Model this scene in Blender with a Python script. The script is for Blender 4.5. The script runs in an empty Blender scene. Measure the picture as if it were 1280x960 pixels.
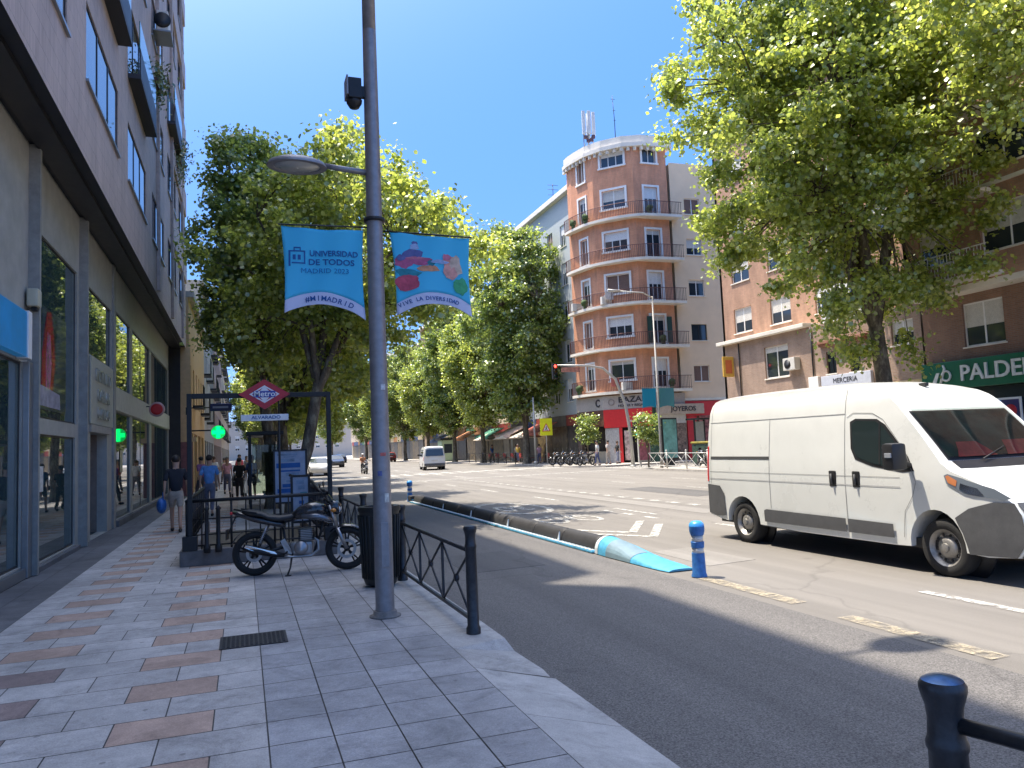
import bpy, bmesh, math, random
import numpy as np
from mathutils import Vector, Matrix
R = math.radians
rng = random.Random(7)
sc = bpy.context.scene
C = sc.collection

# ------------------------------------------------------------------ materials
MATS = {}
def _new(name):
    m = bpy.data.materials.new(name); m.use_nodes = True
    nt = m.node_tree
    return m, nt, nt.nodes['Principled BSDF']
def mat(name, col, rough=.6, metal=0., vary=.12, scale=6., bump=0., bscale=40., spec=.5, coord='Object', emit=None, coat=0.):
    """plain paint / plastic / stone: base colour broken up by two octaves of noise"""
    if name in MATS: return MATS[name]
    m, nt, b = _new(name); N = nt.nodes; Lk = nt.links
    tc = N.new('ShaderNodeTexCoord')
    n1 = N.new('ShaderNodeTexNoise'); n1.inputs['Scale'].default_value = scale; n1.inputs['Detail'].default_value = 6
    n1.inputs['Roughness'].default_value = .65
    Lk.new(tc.outputs[coord], n1.inputs['Vector'])
    r = N.new('ShaderNodeValToRGB')
    r.color_ramp.elements[0].position = .3; r.color_ramp.elements[1].position = .72
    r.color_ramp.elements[0].color = [c*(1-vary) for c in col]+[1]
    r.color_ramp.elements[1].color = [min(1, c*(1+vary)) for c in col]+[1]
    Lk.new(n1.outputs['Fac'], r.inputs['Fac']); Lk.new(r.outputs['Color'], b.inputs['Base Color'])
    mr = N.new('ShaderNodeMapRange'); mr.inputs['To Min'].default_value = max(.02, rough-.08); mr.inputs['To Max'].default_value = min(1, rough+.1)
    Lk.new(n1.outputs['Fac'], mr.inputs['Value']); Lk.new(mr.outputs['Result'], b.inputs['Roughness'])
    b.inputs['Metallic'].default_value = metal; b.inputs['Specular IOR Level'].default_value = spec
    b.inputs['Coat Weight'].default_value = coat; b.inputs['Coat Roughness'].default_value = .05
    if bump:
        n2 = N.new('ShaderNodeTexNoise'); n2.inputs['Scale'].default_value = bscale; n2.inputs['Detail'].default_value = 4
        Lk.new(tc.outputs[coord], n2.inputs['Vector'])
        bp = N.new('ShaderNodeBump'); bp.inputs['Strength'].default_value = bump; bp.inputs['Distance'].default_value = .01
        Lk.new(n2.outputs['Fac'], bp.inputs['Height']); Lk.new(bp.outputs['Normal'], b.inputs['Normal'])
    if emit:
        b.inputs['Emission Color'].default_value = (*col, 1); b.inputs['Emission Strength'].default_value = emit
    MATS[name] = m; return m
def brick(name, c1, c2, mortar, bw=.25, bh=.065, ms=.012, rough=.85, offset=.5, grime=.25):
    if name in MATS: return MATS[name]
    m, nt, b = _new(name); N = nt.nodes; Lk = nt.links
    uv = N.new('ShaderNodeUVMap'); bt = N.new('ShaderNodeTexBrick')
    Lk.new(uv.outputs['UV'], bt.inputs['Vector'])
    bt.inputs['Color1'].default_value = (*c1, 1); bt.inputs['Color2'].default_value = (*c2, 1); bt.inputs['Mortar'].default_value = (*mortar, 1)
    bt.inputs['Scale'].default_value = 1; bt.inputs['Brick Width'].default_value = bw; bt.inputs['Row Height'].default_value = bh
    bt.inputs['Mortar Size'].default_value = ms; bt.inputs['Bias'].default_value = 0; bt.offset = offset
    n = N.new('ShaderNodeTexNoise'); n.inputs['Scale'].default_value = .9; n.inputs['Detail'].default_value = 8; n.inputs['Roughness'].default_value = .7
    mp = N.new('ShaderNodeMapping'); mp.inputs['Scale'].default_value = (1.6, .45, 1)
    Lk.new(uv.outputs['UV'], mp.inputs['Vector']); Lk.new(mp.outputs['Vector'], n.inputs['Vector'])
    mr = N.new('ShaderNodeMapRange'); mr.inputs['From Min'].default_value = .3; mr.inputs['From Max'].default_value = .7
    mr.inputs['To Min'].default_value = 1-grime; mr.inputs['To Max'].default_value = 1+grime*.6
    Lk.new(n.outputs['Fac'], mr.inputs['Value'])
    mx = N.new('ShaderNodeVectorMath'); mx.operation = 'SCALE'
    Lk.new(bt.outputs['Color'], mx.inputs[0]); Lk.new(mr.outputs['Result'], mx.inputs['Scale'])
    Lk.new(mx.outputs['Vector'], b.inputs['Base Color']); b.inputs['Roughness'].default_value = rough
    bp = N.new('ShaderNodeBump'); bp.inputs['Strength'].default_value = .3; bp.inputs['Distance'].default_value = .006; bp.invert = True
    Lk.new(bt.outputs['Fac'], bp.inputs['Height']); Lk.new(bp.outputs['Normal'], b.inputs['Normal'])
    MATS[name] = m; return m
def glass(name, col=(.02, .03, .035), rough=.03, ior=1.9, wav=.02):
    if name in MATS: return MATS[name]
    m, nt, b = _new(name); N = nt.nodes; Lk = nt.links
    b.inputs['Base Color'].default_value = (*col, 1); b.inputs['Roughness'].default_value = rough
    b.inputs['IOR'].default_value = ior
    tc = N.new('ShaderNodeTexCoord'); n = N.new('ShaderNodeTexNoise'); n.inputs['Scale'].default_value = .8; n.inputs['Detail'].default_value = 1
    Lk.new(tc.outputs['Object'], n.inputs['Vector'])
    bp = N.new('ShaderNodeBump'); bp.inputs['Strength'].default_value = wav*5; bp.inputs['Distance'].default_value = wav
    Lk.new(n.outputs['Fac'], bp.inputs['Height']); Lk.new(bp.outputs['Normal'], b.inputs['Normal'])
    MATS[name] = m; return m
def thinglass(name, tint=(.35, .45, .42), refl=1.6):
    if name in MATS: return MATS[name]
    m, nt, b = _new(name); N = nt.nodes; Lk = nt.links
    N.remove(b); out = N['Material Output']
    t = N.new('ShaderNodeBsdfTransparent'); t.inputs['Color'].default_value = (*tint, 1)
    g = N.new('ShaderNodeBsdfGlossy'); g.inputs['Roughness'].default_value = .03
    f = N.new('ShaderNodeFresnel'); f.inputs['IOR'].default_value = refl
    mx = N.new('ShaderNodeMixShader'); Lk.new(f.outputs[0], mx.inputs[0]); Lk.new(t.outputs[0], mx.inputs[1]); Lk.new(g.outputs[0], mx.inputs[2])
    Lk.new(mx.outputs[0], out.inputs['Surface']); MATS[name] = m; return m
def leafmat(name, cols, trans=.45):
    if name in MATS: return MATS[name]
    m, nt, b = _new(name); N = nt.nodes; Lk = nt.links
    N.remove(b); out = N['Material Output']
    geo = N.new('ShaderNodeNewGeometry'); r = N.new('ShaderNodeValToRGB')
    el = r.color_ramp.elements
    el[0].color = (*cols[0], 1); el[1].color = (*cols[-1], 1)
    for i, c in enumerate(cols[1:-1]):
        e = el.new((i+1)/(len(cols)-1)); e.color = (*c, 1)
    Lk.new(geo.outputs['Random Per Island'], r.inputs['Fac'])
    d = N.new('ShaderNodeBsdfDiffuse'); t = N.new('ShaderNodeBsdfTranslucent'); g = N.new('ShaderNodeBsdfGlossy'); g.inputs['Roughness'].default_value = .38
    g.inputs['Color'].default_value = (.9, .95, .85, 1)
    hs = N.new('ShaderNodeHueSaturation'); hs.inputs['Value'].default_value = 1.9; hs.inputs['Saturation'].default_value = .98; hs.inputs['Hue'].default_value = .485
    Lk.new(r.outputs['Color'], d.inputs['Color']); Lk.new(r.outputs['Color'], hs.inputs['Color']); Lk.new(hs.outputs['Color'], t.inputs['Color'])
    m1 = N.new('ShaderNodeMixShader'); m1.inputs[0].default_value = trans
    Lk.new(d.outputs[0], m1.inputs[1]); Lk.new(t.outputs[0], m1.inputs[2])
    m2 = N.new('ShaderNodeMixShader'); m2.inputs[0].default_value = .11
    Lk.new(m1.outputs[0], m2.inputs[1]); Lk.new(g.outputs[0], m2.inputs[2])
    Lk.new(m2.outputs[0], out.inputs['Surface']); MATS[name] = m; return m
def clothmat(name, col):
    if name in MATS: return MATS[name]
    m, nt, b = _new(name); N = nt.nodes; Lk = nt.links
    t = N.new('ShaderNodeBsdfTranslucent'); t.inputs['Color'].default_value = (*col, 1)
    b.inputs['Base Color'].default_value = (*col, 1); b.inputs['Roughness'].default_value = .8
    mx = N.new('ShaderNodeMixShader'); mx.inputs[0].default_value = .45
    Lk.new(b.outputs[0], mx.inputs[1]); Lk.new(t.outputs[0], mx.inputs[2]); Lk.new(mx.outputs[0], N['Material Output'].inputs['Surface'])
    MATS[name] = m; return m
def asphalt(name, c, speck=.5, stain=.25, sscale=160, tint=(1, .96, .9)):
    if name in MATS: return MATS[name]
    m, nt, b = _new(name); N = nt.nodes; Lk = nt.links
    tc = N.new('ShaderNodeTexCoord')
    a = N.new('ShaderNodeTexNoise'); a.inputs['Scale'].default_value = sscale; a.inputs['Detail'].default_value = 2; a.inputs['Roughness'].default_value = .9
    w = N.new('ShaderNodeTexNoise'); w.inputs['Scale'].default_value = .35; w.inputs['Detail'].default_value = 9; w.inputs['Roughness'].default_value = .7
    mp = N.new('ShaderNodeMapping'); mp.inputs['Scale'].default_value = (1.6, .35, 1)
    v = N.new('ShaderNodeTexVoronoi'); v.feature = 'DISTANCE_TO_EDGE'; v.inputs['Scale'].default_value = .17
    dn = N.new('ShaderNodeTexNoise'); dn.inputs['Scale'].default_value = 1.3; dn.inputs['Detail'].default_value = 6
    ad = N.new('ShaderNodeMixRGB'); ad.blend_type = 'ADD'; ad.inputs[0].default_value = .9
    for n in (a, mp, dn): Lk.new(tc.outputs['Object'], n.inputs['Vector'])
    Lk.new(mp.outputs[0], w.inputs['Vector'])
    Lk.new(tc.outputs['Object'], ad.inputs[1]); Lk.new(dn.outputs['Color'], ad.inputs[2]); Lk.new(ad.outputs[0], v.inputs['Vector'])
    ra = N.new('ShaderNodeMapRange'); ra.inputs['From Min'].default_value = .3; ra.inputs['From Max'].default_value = .7; ra.inputs['To Min'].default_value = 1-speck; ra.inputs['To Max'].default_value = 1+speck
    rw = N.new('ShaderNodeMapRange'); rw.inputs['From Min'].default_value = .3; rw.inputs['From Max'].default_value = .7; rw.inputs['To Min'].default_value = 1-stain; rw.inputs['To Max'].default_value = 1+stain
    rc = N.new('ShaderNodeMapRange'); rc.inputs['From Min'].default_value = .0; rc.inputs['From Max'].default_value = .007; rc.inputs['To Min'].default_value = .80; rc.inputs['To Max'].default_value = 1
    Lk.new(a.outputs['Fac'], ra.inputs['Value']); Lk.new(w.outputs['Fac'], rw.inputs['Value']); Lk.new(v.outputs['Distance'], rc.inputs['Value'])
    m1 = N.new('ShaderNodeMath'); m1.operation = 'MULTIPLY'; m2 = N.new('ShaderNodeMath'); m2.operation = 'MULTIPLY'
    # tyre tracks along the lanes, oil drips
    mt_ = N.new('ShaderNodeMapping'); mt_.inputs['Scale'].default_value = (1.3, .02, 1); tk = N.new('ShaderNodeTexNoise'); tk.inputs['Scale'].default_value = 1.5; tk.inputs['Detail'].default_value = 5; tk.inputs['Roughness'].default_value = .6
    Lk.new(tc.outputs['Object'], mt_.inputs[0]); Lk.new(mt_.outputs[0], tk.inputs['Vector'])
    rt = N.new('ShaderNodeMapRange'); rt.inputs['From Min'].default_value = .35; rt.inputs['From Max'].default_value = .65; rt.inputs['To Min'].default_value = .86; rt.inputs['To Max'].default_value = 1.10; Lk.new(tk.outputs['Fac'], rt.inputs['Value'])
    oi = N.new('ShaderNodeTexVoronoi'); oi.inputs['Scale'].default_value = 1.1; oi.inputs['Randomness'].default_value = 1; Lk.new(tc.outputs['Object'], oi.inputs['Vector'])
    ro = N.new('ShaderNodeMapRange'); ro.inputs['From Min'].default_value = .05; ro.inputs['From Max'].default_value = .10; ro.inputs['To Min'].default_value = .80; ro.inputs['To Max'].default_value = 1; Lk.new(oi.outputs['Distance'], ro.inputs['Value'])
    m3 = N.new('ShaderNodeMath'); m3.operation = 'MULTIPLY'; m4 = N.new('ShaderNodeMath'); m4.operation = 'MULTIPLY'; Lk.new(rt.outputs[0], m3.inputs[0]); Lk.new(ro.outputs[0], m3.inputs[1])
    Lk.new(ra.outputs[0], m1.inputs[0]); Lk.new(rw.outputs[0], m1.inputs[1]); Lk.new(m1.outputs[0], m2.inputs[0]); Lk.new(rc.outputs[0], m2.inputs[1])
    mx = N.new('ShaderNodeVectorMath'); mx.operation = 'SCALE'; mx.inputs[0].default_value = [c*t for t in tint]
    Lk.new(m2.outputs[0], m4.inputs[0]); Lk.new(m3.outputs[0], m4.inputs[1]); Lk.new(m4.outputs[0], mx.inputs['Scale']); Lk.new(mx.outputs[0], b.inputs['Base Color'])
    b.inputs['Roughness'].default_value = .88
    bp = N.new('ShaderNodeBump'); bp.inputs['Strength'].default_value = .5; bp.inputs['Distance'].default_value = .006
    Lk.new(a.outputs['Fac'], bp.inputs['Height']); Lk.new(bp.outputs['Normal'], b.inputs['Normal'])
    MATS[name] = m; return m
def wornpaint(name, col, under, amount=.5):
    """road paint, worn away in patches so that the asphalt below shows"""
    if name in MATS: return MATS[name]
    m, nt, b = _new(name); N = nt.nodes; Lk = nt.links
    tc = N.new('ShaderNodeTexCoord'); n = N.new('ShaderNodeTexNoise'); n.inputs['Scale'].default_value = 7; n.inputs['Detail'].default_value = 10; n.inputs['Roughness'].default_value = .8
    Lk.new(tc.outputs['Object'], n.inputs['Vector'])
    r = N.new('ShaderNodeMapRange'); r.inputs['From Min'].default_value = amount-.09; r.inputs['From Max'].default_value = amount+.10; r.inputs['To Max'].default_value = .92
    Lk.new(n.outputs['Fac'], r.inputs['Value']); b.inputs['Base Color'].default_value = (*col, 1); b.inputs['Roughness'].default_value = .75
    t = N.new('ShaderNodeBsdfTransparent'); mx = N.new('ShaderNodeMixShader'); Lk.new(r.outputs[0], mx.inputs[0]); Lk.new(t.outputs[0], mx.inputs[1]); Lk.new(b.outputs[0], mx.inputs[2]); Lk.new(mx.outputs[0], N['Material Output'].inputs['Surface'])
    MATS[name] = m; return m
def slabmat(name, col, var=.22, rough=.75):
    """stone slab: every slab (island) a slightly different tone, mottled"""
    if name in MATS: return MATS[name]
    m, nt, b = _new(name); N = nt.nodes; Lk = nt.links
    tc = N.new('ShaderNodeTexCoord'); geo = N.new('ShaderNodeNewGeometry')
    n = N.new('ShaderNodeTexNoise'); n.inputs['Scale'].default_value = 5; n.inputs['Detail'].default_value = 9; n.inputs['Roughness'].default_value = .75
    f = N.new('ShaderNodeTexNoise'); f.inputs['Scale'].default_value = 120; f.inputs['Detail'].default_value = 2
    big = N.new('ShaderNodeTexNoise'); big.inputs['Scale'].default_value = .6; big.inputs['Detail'].default_value = 5
    for k in (n, f, big): Lk.new(tc.outputs['Object'], k.inputs['Vector'])
    def mrr(src, lo, hi, a=.3, c=.7):
        q = N.new('ShaderNodeMapRange'); q.inputs['From Min'].default_value = a; q.inputs['From Max'].default_value = c
        q.inputs['To Min'].default_value = lo; q.inputs['To Max'].default_value = hi; Lk.new(src, q.inputs['Value']); return q.outputs[0]
    gum = N.new('ShaderNodeTexVoronoi'); gum.inputs['Scale'].default_value = 3.1; Lk.new(tc.outputs['Object'], gum.inputs['Vector'])
    st = N.new('ShaderNodeTexNoise'); st.inputs['Scale'].default_value = 1.7; st.inputs['Detail'].default_value = 10; st.inputs['Roughness'].default_value = .8; st.inputs['Distortion'].default_value = .8; Lk.new(tc.outputs['Object'], st.inputs['Vector'])
    parts = [mrr(gum.outputs['Distance'], .62, 1, .055, .075), mrr(st.outputs['Fac'], .70, 1.05, .34, .50), mrr(geo.outputs['Random Per Island'], 1-var, 1+var, 0, 1), mrr(n.outputs['Fac'], .78, 1.2), mrr(f.outputs['Fac'], .85, 1.15), mrr(big.outputs['Fac'], .8, 1.15)]
    cur = parts[0]
    for p in parts[1:]:
        mm = N.new('ShaderNodeMath'); mm.operation = 'MULTIPLY'; Lk.new(cur, mm.inputs[0]); Lk.new(p, mm.inputs[1]); cur = mm.outputs[0]
    mx = N.new('ShaderNodeVectorMath'); mx.operation = 'SCALE'; mx.inputs[0].default_value = col
    Lk.new(cur, mx.inputs['Scale']); Lk.new(mx.outputs[0], b.inputs['Base Color'])
    b.inputs['Roughness'].default_value = rough
    bp = N.new('ShaderNodeBump'); bp.inputs['Strength'].default_value = .25; bp.inputs['Distance'].default_value = .004
    Lk.new(f.outputs['Fac'], bp.inputs['Height']); Lk.new(bp.outputs['Normal'], b.inputs['Normal'])
    MATS[name] = m; return m

# ------------------------------------------------------------------ mesh builder
class MB:
    def __init__(s): s.bm = bmesh.new(); s.mi = 0; s.uv = None
    def face(s, pts, uv=None):
        vs = [s.bm.verts.new(p) for p in pts]
        try: f = s.bm.faces.new(vs)
        except ValueError: return None
        f.material_index = s.mi
        if uv:
            if s.uv is None: s.uv = s.bm.loops.layers.uv.new('UVMap')
            for l, q in zip(f.loops, uv): l[s.uv].uv = q
        return f
    def box(s, x0, x1, y0, y1, z0, z1, bev=0, uvm=False):
        g = bmesh.ops.create_cube(s.bm, size=1)['verts']
        for v in g: v.co = Vector(((x0+x1)/2+v.co.x*(x1-x0), (y0+y1)/2+v.co.y*(y1-y0), (z0+z1)/2+v.co.z*(z1-z0)))
        fs = {f for v in g for f in v.link_faces}
        for f in fs: f.material_index = s.mi
        if bev:
            es = list({e for v in g for e in v.link_edges})
            r = bmesh.ops.bevel(s.bm, geom=es, offset=bev, segments=2, affect='EDGES', profile=.6)
            for f in r['faces']: f.material_index = s.mi
        return s
    def tube(s, pts, r, n=10, cap=True, closed=False):
        """swept round tube through pts; r a number or one per point"""
        P = [Vector(p) for p in pts]; k = len(P)
        rr = [r]*k if isinstance(r, (int, float)) else list(r)
        rings = []; up = Vector((0, 0, 1))
        t0 = (P[1]-P[0]).normalized()
        if abs(t0.dot(up)) > .95: up = Vector((0, 1, 0))
        for i in range(k):
            if closed: t = (P[(i+1) % k]-P[i-1]).normalized()
            else: t = (P[min(i+1, k-1)]-P[max(i-1, 0)]).normalized()
            a = t.cross(up)
            if a.length < 1e-4: a = t.cross(Vector((1, 0, 0)))
            a.normalize(); b = a.cross(t).normalized(); up = b
            rings.append([s.bm.verts.new(P[i]+(a*math.cos(2*math.pi*j/n)+b*math.sin(2*math.pi*j/n))*rr[i]) for j in range(n)])
        R2 = rings+[rings[0]] if closed else rings
        for A, B in zip(R2, R2[1:]):
            for j in range(n):
                try:
                    f = s.bm.faces.new((A[j], A[(j+1) % n], B[(j+1) % n], B[j])); f.material_index = s.mi; f.smooth = True
                except ValueError: pass
        if cap and not closed:
            for A in (rings[0][::-1], rings[-1]):
                try: f = s.bm.faces.new(A); f.material_index = s.mi
                except ValueError: pass
        return s
    def lathe(s, prof, cx=0, cy=0, n=24, axis='z', c0=(0, 0, 0), smooth=True):
        """prof: list of (radius, height)"""
        rings = []
        for r, h in prof:
            ring = []
            for j in range(n):
                a = 2*math.pi*j/n; u, v = r*math.cos(a), r*math.sin(a)
                if axis == 'z': p = (cx+u, cy+v, h)
                elif axis == 'x': p = (c0[0]+h, c0[1]+u, c0[2]+v)
                else: p = (c0[0]+u, c0[1]+h, c0[2]+v)
                ring.append(s.bm.verts.new(p))
            rings.append(ring)
        for A, B in zip(rings, rings[1:]):
            for j in range(n):
                f = s.bm.faces.new((A[j], A[(j+1) % n], B[(j+1) % n], B[j])); f.material_index = s.mi; f.smooth = smooth
        for A, rev in ((rings[0], True), (rings[-1], False)):
            f = s.bm.faces.new(A[::-1] if rev else A); f.material_index = s.mi
        return s
    def prism(s, poly, z0, z1):
        """vertical prism over a plan polygon"""
        a = [s.bm.verts.new((x, y, z0)) for x, y in poly]; b = [s.bm.verts.new((x, y, z1)) for x, y in poly]
        n = len(poly)
        for i in range(n):
            f = s.bm.faces.new((a[i], a[(i+1) % n], b[(i+1) % n], b[i])); f.material_index = s.mi
        for q in (a[::-1], b):
            f = s.bm.faces.new(q); f.material_index = s.mi
        return s
    def slab(s, poly3, d):
        """extrude a 3-D polygon by vector d"""
        d = Vector(d); a = [s.bm.verts.new(p) for p in poly3]; b = [s.bm.verts.new(Vector(p)+d) for p in poly3]
        n = len(a)
        for i in range(n):
            f = s.bm.faces.new((a[i], a[(i+1) % n], b[(i+1) % n], b[i])); f.material_index = s.mi
        for q in (a[::-1], b):
            f = s.bm.faces.new(q); f.material_index = s.mi
        return s
    def ball(s, c, r, sx=1, sy=1, sz=1, sub=2, rough=0):
        g = bmesh.ops.create_icosphere(s.bm, subdivisions=sub, radius=r)['verts']
        for v in g:
            k = 1+rng.uniform(-rough, rough)
            v.co = Vector((c[0]+v.co.x*sx*k, c[1]+v.co.y*sy*k, c[2]+v.co.z*sz*k))
        for f in {f for v in g for f in v.link_faces}: f.material_index = s.mi; f.smooth = True
        return s
    def mesh(s, name, mats, smooth=None, norm=True):
        if norm: bmesh.ops.recalc_face_normals(s.bm, faces=s.bm.faces)
        me = bpy.data.meshes.new(name); s.bm.to_mesh(me); s.bm.free()
        for m in (mats if isinstance(mats, (list, tuple)) else [mats]): me.materials.append(m)
        if smooth is not None:
            me.shade_smooth()
            try: me.set_sharp_from_angle(angle=R(smooth))
            except Exception: pass
        return me
    def build(s, name, mats, parent=None, loc=(0, 0, 0), rz=0, smooth=None, norm=True):
        return link(name, s.mesh(name, mats, smooth, norm), parent, loc, rz)
def link(name, me, parent=None, loc=(0, 0, 0), rz=0):
    o = bpy.data.objects.new(name, me); C.objects.link(o); o.parent = parent; o.location = loc; o.rotation_euler = (0, 0, rz); return o
def thing(name, label, cat, loc=(0, 0, 0), rz=0, group=None):
    o = link(name, None, None, loc, rz); o['label'] = label; o['category'] = cat
    if group: o['group'] = group
    return o
def tag(o, label, cat, group=None):
    o['label'] = label; o['category'] = cat
    if group: o['group'] = group
    return o
def struct(name, mb, m, **k):
    o = mb.build(name, m, **k); o['kind'] = 'structure'; return o
def dup(root, loc, rz, label, group=None, scale=None):
    r = root.copy(); C.objects.link(r); r.location = loc; r.rotation_euler = (0, 0, rz); r['label'] = label
    if group: r['group'] = group
    if scale: r.scale = scale
    for ch in list(root.children):
        c = ch.copy(); C.objects.link(c); c.parent = r
        for g in ch.children:
            d = g.copy(); C.objects.link(d); d.parent = c
    return r
def text_mesh(body, size, ext=.004, align='CENTER', sx=1., bold=0.):
    cu = bpy.data.curves.new('txt', 'FONT'); cu.body = body; cu.size = size; cu.extrude = ext; cu.align_x = align; cu.align_y = 'CENTER'; cu.offset = bold
    cu.resolution_u = 3
    o = bpy.data.objects.new('txt', cu); C.objects.link(o)
    dg = bpy.context.evaluated_depsgraph_get(); me = bpy.data.meshes.new_from_object(o.evaluated_get(dg))
    bpy.data.objects.remove(o); me.name = 'lettering'
    # stand the text up: x stays, y -> z
    for v in me.vertices: x, y, z = v.co; v.co = (x*sx, -z, y)
    me.materials.clear()
    return me
def lettering(body, size, m, parent, loc, rz=0, ext=.004, sx=1., name='lettering', align='CENTER', bold=0., warp=None):
    me = text_mesh(body, size, ext, align, sx, bold); me.materials.append(m)
    if warp:
        for v in me.vertices:
            x, y, z = v.co; v.co = Vector((x, y+warp(loc[0]+x, loc[2]+z), z))
    return link(name, me, parent, loc, rz)

# palette
white = mat('white_paint', (.82, .81, .78), .45, vary=.05)
offwhite = mat('off_white', (.62, .60, .55), .7, vary=.1)
dark = mat('dark_metal', (.03, .032, .035), .45, .6, vary=.25)
black = mat('black_plastic', (.015, .015, .016), .5, vary=.2)
rubber = mat('rubber', (.02, .02, .02), .85, vary=.3, bump=.3, bscale=90)
chrome = mat('bright_metal', (.62, .62, .62), .22, 1., vary=.05)
steel = mat('steel', (.35, .36, .37), .4, .9, vary=.15)
dglass = glass('window_glass', (.03, .04, .05), .05, 1.7)
cream = mat('cream_render', (.68, .55, .40), .85, vary=.10, scale=1.2)
conc = mat('concrete', (.42, .39, .34), .85, vary=.15, scale=2, bump=.2)
whiteconc = mat('pale_concrete', (.74, .69, .60), .8, vary=.12, scale=1.5)
red = mat('red_paint', (.60, .025, .03), .5, vary=.1)

# ------------------------------------------------------------------ world, sun, camera
w = bpy.data.worlds.new('World'); sc.world = w; w.use_nodes = True
nt = w.node_tree; bg = nt.nodes['Background']
sky = nt.nodes.new('ShaderNodeTexSky'); sky.sky_type = 'NISHITA'; sky.sun_disc = False
sky.sun_elevation = R(71.2); sky.sun_rotation = math.atan2(-.25, .23); sky.altitude = 650; sky.air_density = 1.0; sky.dust_density = .3; sky.ozone_density = 2.0
mxw = nt.nodes.new('ShaderNodeMixRGB'); mxw.inputs[0].default_value = .90; mxw.inputs[2].default_value = (.22, .67, 1.85, 1)   # clear deep blue summer sky, little horizon haze
nt.links.new(sky.outputs[0], mxw.inputs[1])
# broad glow added to the sky round the high sun to lift the shade
wc = nt.nodes.new('ShaderNodeTexCoord'); dt = nt.nodes.new('ShaderNodeVectorMath'); dt.operation = 'DOT_PRODUCT'; dt.inputs[1].default_value = Vector((-.25, .23, 1)).normalized()
nt.links.new(wc.outputs['Generated'], dt.inputs[0])
mxx = nt.nodes.new('ShaderNodeMath'); mxx.operation = 'MAXIMUM'; mxx.inputs[1].default_value = 0; nt.links.new(dt.outputs['Value'], mxx.inputs[0])
pw = nt.nodes.new('ShaderNodeMath'); pw.operation = 'POWER'; pw.inputs[1].default_value = 8.0; nt.links.new(mxx.outputs[0], pw.inputs[0])
gl = nt.nodes.new('ShaderNodeVectorMath'); gl.operation = 'SCALE'; gl.inputs[0].default_value = (9.3, 8.9, 8.4); nt.links.new(pw.outputs[0], gl.inputs['Scale'])
sm2 = nt.nodes.new('ShaderNodeVectorMath'); sm2.operation = 'ADD'; nt.links.new(mxw.outputs[0], sm2.inputs[0]); nt.links.new(gl.outputs[0], sm2.inputs[1])
nt.links.new(sm2.outputs[0], bg.inputs[0]); bg.inputs[1].default_value = .15
sd = bpy.data.lights.new('sun', 'SUN'); sd.energy = 2.25; sd.angle = R(.55); sd.color = (1, .90, .76)
so = bpy.data.objects.new('sun', sd); C.objects.link(so); so.location = (-20, 20, 60)
so.rotation_euler = Vector((.25, -.23, -1)).to_track_quat('-Z', 'Y').to_euler()
sc.view_settings.view_transform = 'Standard'; sc.view_settings.look = 'None'; sc.view_settings.exposure = 2.06; sc.view_settings.gamma = 1
cd = bpy.data.cameras.new('camera'); cd.sensor_width = 36; cd.lens = 945/1280*36; cd.clip_end = 3000; cd.clip_start = .05
co = bpy.data.objects.new('camera', cd); C.objects.link(co); sc.camera = co
CAMR = ((.94176573,.01247575,-.3360382),(-.33366896,-.08937561,-.93844394),(-.04174141,.99591985,-.08000812))
M = Matrix(CAMR).to_4x4(); M.translation = (0, 0, 1.8); co.matrix_world = M
sc.cycles.max_bounces = 7; sc.cycles.diffuse_bounces = 4; sc.cycles.glossy_bounces = 3; sc.cycles.transparent_max_bounces = 8
sc.cycles.transmission_bounces = 4; sc.cycles.caustics_reflective = False; sc.cycles.caustics_refractive = False

# ------------------------------------------------------------------ ground, road, pavements
asph = asphalt('asphalt_main', .17, .30, .13, 120, (1, .93, .83))
asph2 = asphalt('asphalt_bus', .12, .70, .10, 75, (1, .95, .90))
m = MB(); m.face([(-600, -300, 0), (700, -300, 0), (700, 1800, 0), (-600, 1800, 0)]); struct('road', m, asph)
m = MB(); m.face([(2.1, -30, .004), (5.25, -30, .004), (5.25, 27, .004), (2.1, 27, .004)]); struct('road_bus_lane', m, asph2)
grout = mat('paving_joint', (.085, .082, .08), .95, vary=.2)
granite = slabmat('granite_slab', (.385, .37, .355), .10); granite2 = slabmat('grey_slab', (.28, .28, .288), .10)
terra = slabmat('terracotta_slab', (.37, .265, .21), .12); kerbm = slabmat('kerb_stone', (.335, .33, .32), .08)
darkslab = slabmat('dark_granite_slab', (.12, .12, .125), .12); brownslab = slabmat('brown_slab', (.24, .18, .165), .12)
base = MB(); base.box(-3.3, 1.6, -12, 420, .0, .112); base.box(1.6, 2.12, 7.15, 420, 0, .112)
struct('pavement_base', base, grout)
ZP = .12
def slab_top(mb, x0, x1, y0, y1, z=ZP, g=.0045):
    mb.face([(x0+g, y0+g, z), (x1-g, y0+g, z), (x1-g, y1-g, z), (x0+g, y1-g, z)])
sl = MB()   # 0 granite 1 grey 2 terracotta 3 kerb 4 dark 5 brown
rowp = .42; row0 = 5.18
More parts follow.
